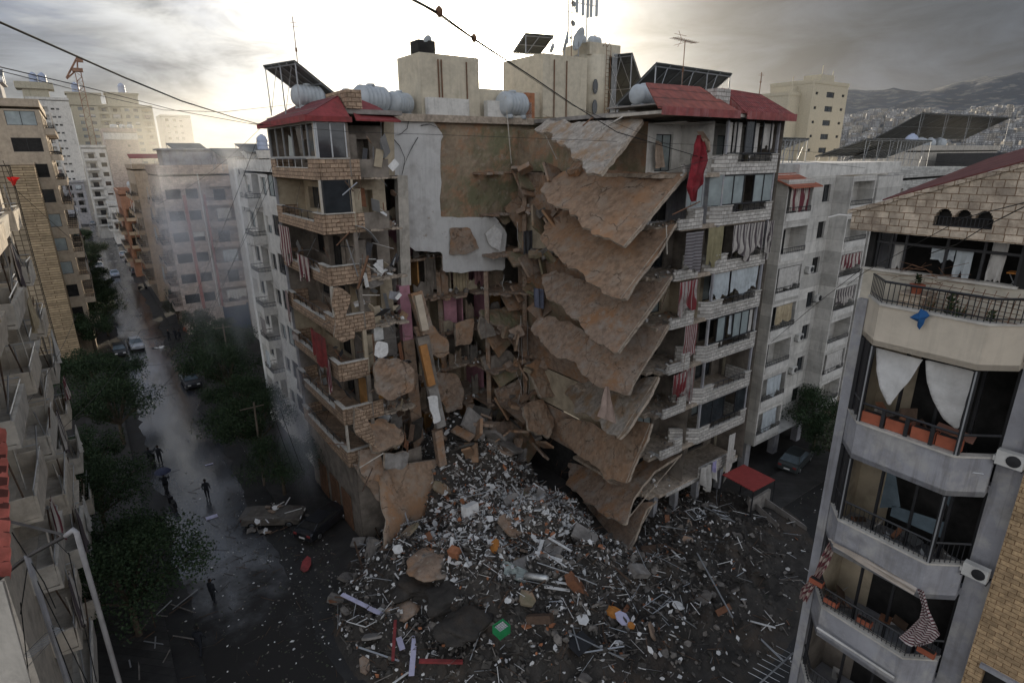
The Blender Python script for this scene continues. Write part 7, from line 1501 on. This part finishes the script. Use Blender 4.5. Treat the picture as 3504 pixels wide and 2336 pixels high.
left_trees=[(176,-5.4,0,'farthest dark tree on the left kerb of the street'),(134,-4.6,2,'broad tree hanging over the two blurred cars on the left'),(120,-5.4,0,'tree behind the broad one over the left parked cars'),(97,-5.5,1,'round tree on the left kerb, level with the moving car'),(84,-4.6,0,'tree right behind the white car parked on the left'),(70,-4.8,1,'tree in front of the white car parked on the left'),(59,-4.2,2,'big dense tree just beyond the black parked car'),(49,-5.9,0,'smaller tree at the left wall beside the black parked car'),(30.5,-7.0,1,'tree at the foot of the strip-tiled wall, next to the building corner'),(25.5,-5.4,2,'dark tree leaning over the road left of the crossing cables'),(15.7,-4.7,2,'dark ragged tree nearest the two riders'),(8.2,-6.8,0,'tree left of the two men with the scooter'),(-.2,-6.6,2,'broad tree beside the scooter rider with the umbrella'),(-6.5,-5.4,1,'dark tree below the umbrella rider on the left kerb'),(-12.3,-5.6,2,'dark tree nearest the camera on the left')]
for i,(t,n,k,lb) in enumerate(left_trees): tree(n,t,lb,k,ru(1.0,1.2)*(.95 if t<12 else 1.08),ru(0,6),'trees along the left kerb')
for i,(t,n,k,s,lb) in enumerate(((28.5,6.0,2,1.25,'upper one of the two bright clipped trees right of the street'),(19.5,5.6,2,1.2,'lower one of the two bright clipped trees right of the street'),(4.0,5.0,2,1.15,'wide dark tree beside the leaning cables at the ruin corner'),(-2.5,5.2,2,.9,'dark tree behind the crushed car'),(11.5,5.6,2,1.0,'dark tree between the clipped pair and the wide dark one'),(67,6.6,3,1.0,'dusty tree under the tan block on the right kerb'),(60,5.6,3,.9,'dusty tree left of the pink stone block'),(46,6.5,3,1.1,'greyish tree at the foot of the pink stone block'),(39,8.5,0,1.0,'tree behind the blue shop shutter on the right'))): tree(n,t,lb,k,s,ru(0,6),'trees along the right kerb')
for (t,n,k,s,lb) in ((-24.2,46.5,2,1.0,'bushy tree between the white building and the grey building'),(-29.6,40.5,3,1.3,'lower bushy tree beside the grey building'),(-27,44,0,.9,'middle bushy tree right of the dark parked car'),(-30,46,2,.9,'tree hidden against the grey building corner')): tree(n,t,lb,k,s,ru(0,6),'trees right of the red canopy')
# ---------------------------------------------------------------- cars
def car(n,t,rz,pm,lb,z=0.02,wagon=False,glass=m_glassb,crush=0.,group=None,cat='car'):
    r=root('parked_car',lb,cat,n,t,z,group,rz); OFF[r.name]=Vector((0,0,0)); L,Wd=4.3,1.7
    prof=[(-2.15,.32),(-2.15,.72),(-1.95,.86),(-1.1,.93),(-.45,1.0),(1.35 if not wagon else 1.8,1.0),(1.95,.93),(2.12,.8),(2.15,.34)]
    def loft(prof,w0,w1,b,zs=0):
        secs=[(-1,w0),(-.86,w1),(.86,w1),(1,w0)]; n_=len(prof); vs=[]
        for sx,_ in secs:
            for (y,z_) in prof: vs.append((sx*Wd/2*(1 if abs(sx)<1 else 1),y*(1 if abs(sx)<1 else .97),z_*(1 if abs(sx)<1 else .97)+zs-crush*.2*max(0,noise.noise(Vector((sx,y,z_))))))
        b.add(vs,[(j*n_+i,j*n_+i+1,(j+1)*n_+i+1,(j+1)*n_+i) for j in range(3) for i in range(n_-1)]+[tuple(range(n_)),tuple(range(3*n_+n_-1,3*n_-1,-1))]+[(j*n_,(j+1)*n_,(j+1)*n_+n_-1,j*n_+n_-1) for j in range(3)])
    b=MB(); loft(prof,1,1,b); part(r,'body',b,pm)
    ry=1.15 if not wagon else 1.75; hz=1.42-crush*.25
    def cab(b,sx,zs,g=0):
        b.hexa([(-.78*sx,-1.05,.97),(.78*sx,-1.05,.97),(.78*sx,ry+.55,.97),(-.78*sx,ry+.55,.97),(-.62*sx,-.35,hz-zs),(.62*sx,-.35,hz-zs),(.62*sx,ry,hz-zs),(-.62*sx,ry,hz-zs)])
    b=MB(); cab(b,1,.03); part(r,'windows',b,glass)
    b=MB(); b.box(-.62,.62,-.33,ry-.03,hz-.035,hz+.02); 
    for sx in (-1,1):
        b.hexa([(sx*.80,-1.08,.97),(sx*.74,-1.08,.97),(sx*.58,-.35,hz),(sx*.63,-.35,hz),(sx*.80,-1.0,.97),(sx*.74,-1.0,.97),(sx*.58,-.28,hz),(sx*.63,-.28,hz)])
        b.hexa([(sx*.80,ry+.5,.97),(sx*.74,ry+.5,.97),(sx*.58,ry-.06,hz),(sx*.63,ry-.06,hz),(sx*.80,ry+.58,.97),(sx*.74,ry+.58,.97),(sx*.58,ry+.0,hz),(sx*.63,ry+.0,hz)])
    part(r,'roof',b,pm)
    for sx in (-1,1):
        for y in (-1.35,1.32):
            b=MB(); b.lathe((sx*.76,y,.31),[(.20,-.1),(.31,-.09),(.31,.09),(.2,.1)],16,R3(0,math.pi/2,0)); w=part(r,'wheel',b,m_rubber); b=MB(); b.lathe((sx*.865,y,.31),[(.19,-.01),(.17,.015),(.05,.02)],12,R3(0,sx*math.pi/2,0)); part(w,'rim',b,m_chrome)
        b=MB(); b.box(sx*.48-.17,sx*.48+.17,-2.175,-2.12,.6,.74); part(r,'headlight',b,m_rubw); b=MB(); b.box(sx*.6-.14,sx*.6+.14,2.11,2.165,.66,.82); part(r,'tail_light',b,m_redflat)
    b=MB(); b.box(-.24,.24,2.14,2.17,.45,.57); part(r,'number_plate',b,m_rubw); return r
P_silver=paint('silver car paint',(.42,.44,.48)); P_black=paint('black car paint',(.02,.021,.025)); P_white=paint('white car paint',(.62,.63,.66)); P_grey=paint('grey car paint',(.16,.17,.19)); P_blue=paint('pale blue car paint',(.36,.43,.56)); P_dust=M('dust covered car body',(.13,.115,.10),rough=.85,var=.3,bump=.4,dirt=.6)
G_='cars along the street'
car(-1.2,50.2,.06,P_silver,'silver hatchback on the wet road, first car from the ruin',group=G_)
car(-3.3,48.2,.02,P_black,'black car beside the silver hatchback',group=G_)
car(-.6,116.5,.02,P_blue,'pale blue car driving alone in the middle of the street',group=G_)
car(-2.6,84.5,0,P_white,'white car parked under the left trees',group=G_); car(-2.7,96,0,P_black,'dark car half under the round left tree',group=G_)
car(-3.1,146,0,P_black,'black car parked under the broad left tree',group=G_); car(-3.1,132,0,P_silver,'pale car just in front of the black one under the broad left tree',group=G_,wagon=True)
car(3.0,150,3.1,P_silver,'silver car at the head of the three parked on the right',group=G_); car(3.6,140,3.1,P_grey,'grey car behind the silver one on the right kerb',group=G_); car(3.7,118,3.1,P_grey,'dark boxy car parked on the right, facing the viewer',group=G_,wagon=True)
car(-1.7,258,0,P_grey,'farthest car, dim at the end of the street',group=G_); car(1.5,236,3.1,P_black,'dark far car behind the pale one on the right',group=G_); car(.9,212,3.1,P_silver,'pale far car on the right side of the road end',group=G_)
car(2.9,29.0,.05,P_black,'dark car half hidden by the upper clipped tree',group=G_)
car(3.6,-5.6,1.0,P_dust,'crushed dust-covered car at the edge of the heap',z=.05,glass=M('dusty grey glass',(.12,.11,.10),bump=.2),crush=1.,wagon=True).scale=(1.05,1,.8)
car(6.3,-8.6,2.1,P_black,'second wrecked car pressed nose first into the heap',z=.1,glass=m_dark,crush=1.)
car(42.6,-24.6,1.75,paint('dark green grey paint',(.06,.07,.07)),'dark saloon parked beside the white building columns')
for i in range(34):
    g=random.Random(i+5); n,t=3.6+g.gauss(0,1.0),-5.6+g.gauss(0,.8); me=(bar_me(g.uniform(.5,1.5),.08,.03,[m_rubw,m_wood,m_rub][i%3]) if i%2 else plate_me(g.uniform(.15,.4),.25,.06,[m_rub,m_rubw,m_dust][i%3],6)); d=max(abs(n-3.6)/1.6,abs(t+5.6)/1.1); o=bpy.data.objects.new('wreckage_piece',me); COL.objects.link(o); o.location=S(n,t,1.15 if d<.45 else .8 if d<.8 else .15); o.rotation_euler=(g.gauss(0,.2),g.gauss(0,.2),g.uniform(0,6)); tag(o,'bit of wreckage lying on and around the crushed dusty car','debris','wreckage on the crushed car')
# ---------------------------------------------------------------- people and scooters
def person(n,t,rz,lb,walk=.0,arms=(.12,.12),sit=False,bend=.0,z=.02,group=None,s=1.,hold=None):
    r=root('person',lb,'person',n,t,z,group,rz); OFF[r.name]=Vector((0,0,0)); r.scale=(s,)*3
    hipz=.93 if not sit else .78; V=[];E=[];Rr=[]
    def v(x,y,z_,rad,par=None):
        V.append((x,y,z_)); Rr.append(rad); 
        if par is not None: E.append((par,len(V)-1))
        return len(V)-1
    hip=v(0,0,hipz,.16); wa=v(0,-bend*.1,hipz+.18,.165,hip); ch=v(0,-bend*.3,hipz+.38,.19,wa); nk=v(0,-bend*.45,hipz+.53,.06,ch); hd=v(0,-bend*.55,hipz+.62,.075,nk); hd2=v(0,-bend*.58,hipz+.74,.09,hd)
    for i,sx in enumerate((-1,1)):
        w=walk*sx
        if sit: hp=v(sx*.1,0,hipz-.02,.09,hip); kn=v(sx*.16,-.42,hipz-.06,.065,hp); an=v(sx*.17,-.46,.12+.2,.045,kn); v(sx*.17,-.6,.26,.04,an)
        else: hp=v(sx*.1,0,hipz-.06,.11,hip); kn=v(sx*.11,-w*.5-.02,.5,.078,hp); an=v(sx*.11,-w+.03*abs(w),.09,.055,kn); v(sx*.12,-w-.17,.04,.04,an)
        sh=v(sx*.19,-bend*.4,hipz+.46,.085,ch); a=arms[i]; el=v(sx*(.25+a*.25),-bend*.4-a*.3+.03,hipz+.2+a*.25,.062,sh); hx,hy,hz_=sx*(.26+a*.1),-bend*.4-a*1.1-.05,hipz-.05+a*.9
        wr=v(hx,hy,hz_,.03,el); pm_=v(hx,hy-.04,hz_-.06,.034,wr)
        for f in range(4): p_=v(hx+(-.03+.02*f),hy-.06,hz_-.12,.010,pm_); v(hx+(-.03+.02*f),hy-.05,hz_-.155+.006*abs(f-1.5),.009,p_)
        p_=v(hx-sx*.035,hy-.06,hz_-.08,.010,pm_); v(hx-sx*.04,hy-.075,hz_-.11,.009,p_)
    me=bpy.data.meshes.new('body'); me.from_pydata(V,E,[]); me.materials.append(m_jacket); me.materials.append(m_trouser); o=bpy.data.objects.new('body',me); COL.objects.link(o); o.parent=r
    sk=o.modifiers.new('skin','SKIN'); sk.use_smooth_shade=True
    for i,q_ in enumerate(me.skin_vertices[0].data): q_.radius=(Rr[i],Rr[i]); q_.use_root=(i==0)
    o.modifiers.new('sub','SUBSURF').levels=1; o.modifiers['sub'].render_levels=1
    hc=Vector((0,-bend*.6,hipz+.76)); b=MB(); b.lathe(hc,[(.03,-.12),(.065,-.09),(.085,-.03),(.088,.03),(.07,.08),(.03,.105)],12); b.lathe(hc+Vector((0,-.09,-.005)),[(.018,-.02),(.012,.02)],6); 
    for sx in (-1,1): b.lathe(hc+Vector((sx*.088,0,0)),[(.02,-.025),(.02,.025)],6)
    part(r,'face',b,m_skin,smooth=True)
    b=MB(); b.lathe(hc+Vector((0,.018,.02)),[(.088,-.06),(.094,.0),(.085,.06),(.045,.095),(.01,.1)],12); part(r,'hair',b,m_hair,smooth=True)
    return r
pp=PG(712,1706); person(pp.x,pp.y,math.pi-.0-.3,'person in a dark jacket standing alone on the wet road, seen from behind',walk=.12,arms=(.03,.05))
pp=PG(733,2062); person(pp.x,pp.y,2.2,'person in dark clothes raising one hand, nearer the heap edge',walk=.06,arms=(.03,.45))
pp=PG(688,2236); person(pp.x,pp.y,2.6,'person striding in dark clothes, lowest in the picture',walk=.28,arms=(.1,.06),bend=.15)
def scooter(n,t,rz,lb,z=.02):
    r=root('motor_scooter',lb,'scooter',n,t,z,None,rz); OFF[r.name]=Vector((0,0,0))
    for y in (-.6,.6): b=MB(); b.lathe((0,y,.26),[(.17,-.05),(.26,-.045),(.26,.045),(.17,.05)],16,R3(0,math.pi/2,0)); part(r,'wheel',b,m_rubber)
    b=MB(); b.hexa([(-.13,-.15,.25),(.13,-.15,.25),(.15,.72,.3),(-.15,.72,.3),(-.12,.1,.62),(.12,.1,.62),(.12,.75,.68),(-.12,.75,.68)]); b.hexa([(-.16,-.52,.25),(.16,-.52,.25),(.16,-.42,.25),(-.16,-.42,.25),(-.2,-.42,.85),(.2,-.42,.85),(.2,-.34,.85),(-.2,-.34,.85)]); b.box(-.13,.13,-.45,.1,.22,.28); part(r,'body',b,P_black)
    b=MB(); b.box(-.13,.13,.08,.72,.68,.77); part(r,'seat',b,m_rubber); b=MB(); b.tube([(-.33,-.32,1.0),(0,-.4,.98),(.33,-.32,1.0)],.018,5); b.tube([(0,-.4,.98),(0,-.6,.26)],.03,5); part(r,'handlebar',b,m_black); b=MB(); b.lathe((0,-.5,.85),[(.08,0),(.07,.05)],10,R3(math.pi/2,0,0)); part(r,'headlight',b,m_chrome)
    return r
p1=PG(525,1588); scooter(p1.x,p1.y,3.0,'dark scooter with two men beside it at the left kerb'); person(p1.x-.15,p1.y+.1,3.0,'person astride the dark scooter',sit=True,arms=(.45,.45),z=.08); person(p1.x+.55,p1.y-.2,2.8,'person holding a ring beside the dark scooter',arms=(.12,.6)); 
b=MB(); c=Vector((p1.x+1.15,p1.y-.55,1.25)); b.tube([c+Vector((.13*math.cos(a*.524),0,.13*math.sin(a*.524))) for a in range(13)],.012,5); solo('ring',b,m_alu,'small ring held out by the standing man at the scooter','ring')
p2=PG(572,1685); scooter(p2.x,p2.y,3.1,'scooter under the dark umbrella'); person(p2.x,p2.y+.1,3.1,'person riding the scooter under the umbrella',sit=True,arms=(.45,.45),z=.08)
u=root('umbrella','dark blue umbrella held over the scooter rider','umbrella',p2.x,p2.y,1.5); OFF[u.name]=Vector((0,0,0)); b=MB(); b.lathe((0,.1,.55),[(.62,-.16),(.5,-.02),(.3,.09),(.05,.14)],16); part(u,'canopy',b,M('navy umbrella cloth',(.03,.035,.07),rough=.6)); b=MB(); b.tube([(0,.1,-.2),(0,.1,.72)],.012,5); part(u,'shaft',b,m_alu)
p3=PG(594,1738); scooter(p3.x,p3.y,3.3,'scooter parked alone just below the umbrella rider')
for i,(px,py) in enumerate(((580,1166),(603,1162),(618,1166))): p=PG(px,py); person(p.x,p.y,1+i*1.4,['leftmost of three tiny walkers by the pink stone block','middle one of three tiny walkers by the pink stone block','rightmost of three tiny walkers by the pink stone block'][i],walk=.1)
p=PG(489,990); scooter(p.x,p.y,1.5,'far motorbike on the right side of the street'); 
b=MB(); g=random.Random(3); p=PG(545,1190); b.c=0
for i in range(10): plate_in(b,(p.x+g.uniform(-.7,.7),p.y+g.uniform(-.5,.5),.1),.35,.2,.02,.5)
solo('crumpled_sheet',b,m_rubw,'crumpled white sheeting on the wet road near the silver hatchback','sheet')
# ---------------------------------------------------------------- red canopy kiosk, walls by the ruin
kc=root('canopy_kiosk','red corrugated canopy on dark posts over a low concrete kiosk','kiosk',32.3,-25.8,0)
K=[PG(2472,1625,2.7),PG(2578,1682,2.5),PG(2652,1643,2.5),PG(2545,1590,2.7)]
b=MB(); b.hexa([*K,*[k+Vector((0,0,.06)) for k in K]]); part(kc,'canopy',b,m_canopy)
for k in K: b=MB(); b.tube([(k.x,k.y,0),(k.x,k.y,k.z)],.06,4); part(kc,'post',b,m_black)
b=MB(); b.box(K[1].x+.3,K[2].x+.2,K[1].y+.2,K[1].y+.4,0,1.5); part(kc,'wall',b,m_conc)
b=MB(); a,c=PG(2610,1740),PG(2760,1815); d=(c-a); b.extr([a,c,c+Vector((0,0,.3)),a+Vector((0,0,1.0))],(.15,.25,0)); solo('low_wall',b,m_conc,'low broken concrete wall running from the red canopy kiosk','wall')
b=MB(); a,c=PG(2560,1740),PG(2655,1830); b.extr([a,c,c+Vector((0,0,1.0)),a+Vector((0,0,1.0))],(.15,.25,0)); solo('low_wall',b,m_conc,'dark concrete wall between the kiosk and the rubble','wall')
b=MB(); a,c=PG(770,1128),PG(862,1120); b.extr([a,c,c+Vector((0,0,4.2)),a+Vector((0,0,4.2))],(0,.2,0)); solo('shop_shutter',b,M('dark blue shutter',(.02,.05,.10),patt=('stripe',5,'z'),patc=(.015,.03,.06)),'dark blue shop front in the shade of the pink stone block','shop front')
for i,(px,py) in enumerate(((660,1130),(715,1125))): a=PG(px,py); b=MB(); b.lathe((a.x,a.y,0),[(1.3,0),(1.35,.5),(1.2,.55)],20); solo('planter',b,[m_terra,m_yellow][i],['orange curved flower bed wall at the corner of the pink block','yellow curved flower bed wall beside the orange one'][i],'planter')
# utility poles and cables
for i,(px,py,h) in enumerate(((800,1330,8),(640,1100,8),(905,1660,7.5))):
    a=PG(px,py); b=MB(); b.tube([(a.x,a.y,0),(a.x+.1*i,a.y,h)],.11,8,r1=.07); b.tube([(a.x-.9,a.y,h-.4),(a.x+.9,a.y,h-.4)],.05,4); solo('utility_pole',b,M('weathered pole %d'%i,(.16,.13,.10),streak=.4),['leaning pole beside the lower clipped tree','pole in front of the pink stone block','pole by the wide dark tree at the ruin corner'][i],'pole')
def cable(pts,lb,rad=.018,group=None,sag=0.):
    P_=[]; 
    for a,c in zip(pts,pts[1:]):
        for k in range(6): f=k/6; p=a.lerp(c,f); P_.append(p-Vector((0,0,sag*4*f*(1-f))))
    P_.append(pts[-1]); b=MB(); b.tube(P_,rad,4); return solo('power_cable',b,m_cable,lb,'cable',group)
end=PT(912,432,-2.6)
cable([PD(-40,58,13),PD(420,262,20),PD(620,345,27),PD(800,402,34),end],'thick cable falling from the upper left sky to the left red roof',.022)
cable([PD(-40,62,13.3),PD(420,265,20.3),PD(620,347,27.3),PD(800,403,34.2),end+Vector((0,.1,0))],'second strand of the thick cable falling to the left red roof',.012)
cable([PD(-20,225,16),PD(300,300,22),PD(600,378,30),PD(790,412,37),end+Vector((0,.3,0))],'middle cable crossing in front of the far towers',.015)
cable([PD(-20,238,17),PD(300,318,24),PD(560,377,32),PD(760,384,38),PD(1000,358,42)],'lowest cable crossing in front of the far towers to the panel stand',.013)
cable([PD(1395,-10,9),PD(1500,45,10.5),PD(1620,132,13),PD(1830,270,18),PD(1960,358,23),PD(2110,452,29),PD(2420,545,35)],'thick drooping cable running from the top edge across the ruin',.020)
cable([PD(1380,-20,9.2),PD(1500,52,10.7),PD(1620,136,13.2),PD(1830,276,18),PD(1960,362,23),PD(2300,500,30)],'thin strand beside the thick drooping cable',.008)
for i,(px,py) in enumerate(((1503,43),(1622,133))):
    c=PD(px,py,10.4+2.6*i); b=MB(); b.lathe(c+Vector((0,0,0)),[(.02,-.07),(.055,-.02),(.055,.05),(.02,.09)],12); solo('cable_marker',b,m_rust,['round knob on the thick drooping cable near the top edge','round knob on the thick drooping cable beside the sun'][i],'cable knob',smooth=True)
cable([PD(850,422,31),PD(1200,452,32),PD(1520,462,33),PD(2000,480,34),PD(2500,500,35),PD(3300,560,40)],'thin wire stretched level across the upper storeys of the ruin',.010)
cable([PD(2160,620,30),PD(2500,525,32),PD(2960,575,40)],'thin wire from the drooping cable to the white roofs',.010)
cable([PD(2640,1170,26),PD(2780,1050,22),PD(2955,915,16)],'cable rising to the corner of the grey building',.012)
cable([PD(3520,700,9),PD(3380,770,10.5),PD(3270,838,12),PD(3180,868,14)],'pale cable running into the wrecked terrace',.012); cable([PD(3520,690,9),PD(3300,745,10.5),PD(2960,930,15),PD(2900,975,17)],'dark cable passing over the wrecked terrace',.009)
cable([PD(10,550,24),PD(55,650,26),PD(400,960,45),PD(640,1300,50)],'thin slack cable hanging from the red cloth down to the street',.012)
cg='service cables over the street'
for i,(x0,y0,x1,y1) in enumerate(((880,480,560,1240),(935,560,610,1300),(930,620,640,1180),(380,1130,650,1085),(400,1160,700,1110),(370,1200,720,1130),(330,1170,640,1125),(460,1080,760,1040),(500,1330,780,1220),(280,1235,640,1232),(620,1240,490,1370),(490,1368,690,1290),(540,700,900,430),(220,1460,480,1130),(0,1500,260,1080))):
    a=PD(x0,y0,46 if i>2 else 38); c=PD(x1,y1,52 if i>2 else 60); 
    if i in (13,14): a,c=PD(x0,y0,22),PD(x1,y1,40)
    cable([a,c],'thin service cable slung over the street between the blocks',.015,cg,sag=.5)
for i,(x0,y0,x1,y1) in enumerate(((930,1400,1010,1620),(960,1400,1035,1610),(945,1480,880,1660),(955,1490,905,1680))): cable([PD(x0,y0,38),PD(x1,y1,35)],'broken cable slanting down beside the ruined corner',.02,'broken cables beside the ruined corner',sag=.2)
# tangled bars around the cars (bottom left)
for i in range(16):
    g=random.Random(i+50); px,py=g.uniform(430,640),g.uniform(2040,2300); p=PG(px,py); me=bar_me(g.uniform(.8,2.2),.07,.03,[m_rub,m_wood,m_alu][i%3]); o=bpy.data.objects.new('fallen_strip',me); COL.objects.link(o); o.location=S(p.x,p.y,.12); o.rotation_euler=(g.gauss(0,.1),g.gauss(0,.1),g.uniform(0,3)); tag(o,'grey strip of wreckage lying beside the left trees','debris','strips of wreckage beside the left trees')
for i,(px,py) in enumerate(((500,2315),(716,1590),(725,1770))):
    p=PG(px,py); b=MB(); b.box(p.x-.4,p.x+.4,p.y-.22,p.y+.22,.03,.07); o=solo('white_board',b,m_lilac,['pale board lying at the bottom edge left of the heap','white strip of trim on the road above the lone walker','small white board on the road below the lone walker'][i],'board')
    if i==1: o.scale=(.8,.3,1)
# ---------------------------------------------------------------- smoke and haze
def vol_mat(name,dens,col,aniso=.3,noisy=None,em=0):
    m=bpy.data.materials.new(name); m.use_nodes=True; nt=m.node_tree; N=nt.nodes; L=nt.links; N.clear(); out=N.new('ShaderNodeOutputMaterial'); v=N.new('ShaderNodeVolumePrincipled'); v.inputs['Color'].default_value=(*col,1); v.inputs['Anisotropy'].default_value=aniso; v.inputs['Density'].default_value=dens
    L.new(v.outputs[0],out.inputs['Volume'])
    if noisy:
        sc_,thr,ax=noisy
        tc=N.new('ShaderNodeTexCoord'); mp=N.new('ShaderNodeMapping'); mp.inputs['Scale'].default_value=ax; L.new(tc.outputs['Object'],mp.inputs[0]); n=N.new('ShaderNodeTexNoise'); n.inputs['Scale'].default_value=sc_; n.inputs['Detail'].default_value=5; n.inputs['Distortion'].default_value=.6; L.new(mp.outputs[0],n.inputs[0])
        r=N.new('ShaderNodeMapRange'); r.interpolation_type='SMOOTHSTEP'; r.inputs[1].default_value=thr; r.inputs[2].default_value=thr+.25; r.inputs[3].default_value=0; r.inputs[4].default_value=dens; L.new(n.outputs[0],r.inputs[0])
        g=N.new('ShaderNodeVectorMath'); g.operation='MULTIPLY_ADD'; L.new(tc.outputs['Generated'],g.inputs[0]); g.inputs[1].default_value=(2,2,2); g.inputs[2].default_value=(-1,-1,-1)
        ln=N.new('ShaderNodeVectorMath'); ln.operation='LENGTH'; L.new(g.outputs[0],ln.inputs[0]); f=N.new('ShaderNodeMapRange'); f.interpolation_type='SMOOTHSTEP'; f.inputs[1].default_value=1.0; f.inputs[2].default_value=.25; L.new(ln.outputs['Value'],f.inputs[0])
        mu=N.new('ShaderNodeMath'); mu.operation='MULTIPLY'; L.new(r.outputs[0],mu.inputs[0]); L.new(f.outputs[0],mu.inputs[1]); L.new(mu.outputs[0],v.inputs['Density'])
    return m
def smoke(n0,n1,t0,t1,z0,z1,mat,lb):
    b=MB(); b.box(n0,n1,t0,t1,z0,z1); o=solo('smoke',b,mat,lb,'smoke',kind='stuff'); return o
if SMOKE:
    smoke(-1.5,9.5,-5,14,9,31,vol_mat('near smoke',.22,(.93,.95,1.0),.35,(.26,.43,(1,1,.6))),'thin smoke drifting up beside the ruined corner')
    smoke(4.4,7.5,-9.5,-2,-1,17,vol_mat('smoke streak',.30,(.85,.88,.97),.2,(.35,.36,(1,1,.4))),'streak of grey smoke rising from the foot of the left wing')
    smoke(-14,90,24,230,13,50,vol_mat('street smoke',.009,(.97,.94,.85),.55,(.02,.36,(1,1,1.6))),'pale smoke hanging over the roofs along the street')
b=MB(); b.box(-4200,4200,-4300,4300,-1,HAZE_TOP); struct('haze',b,vol_mat('haze air',HAZE_D,(.86,.90,.97),.75),kind='stuff',label='pale haze in the air')
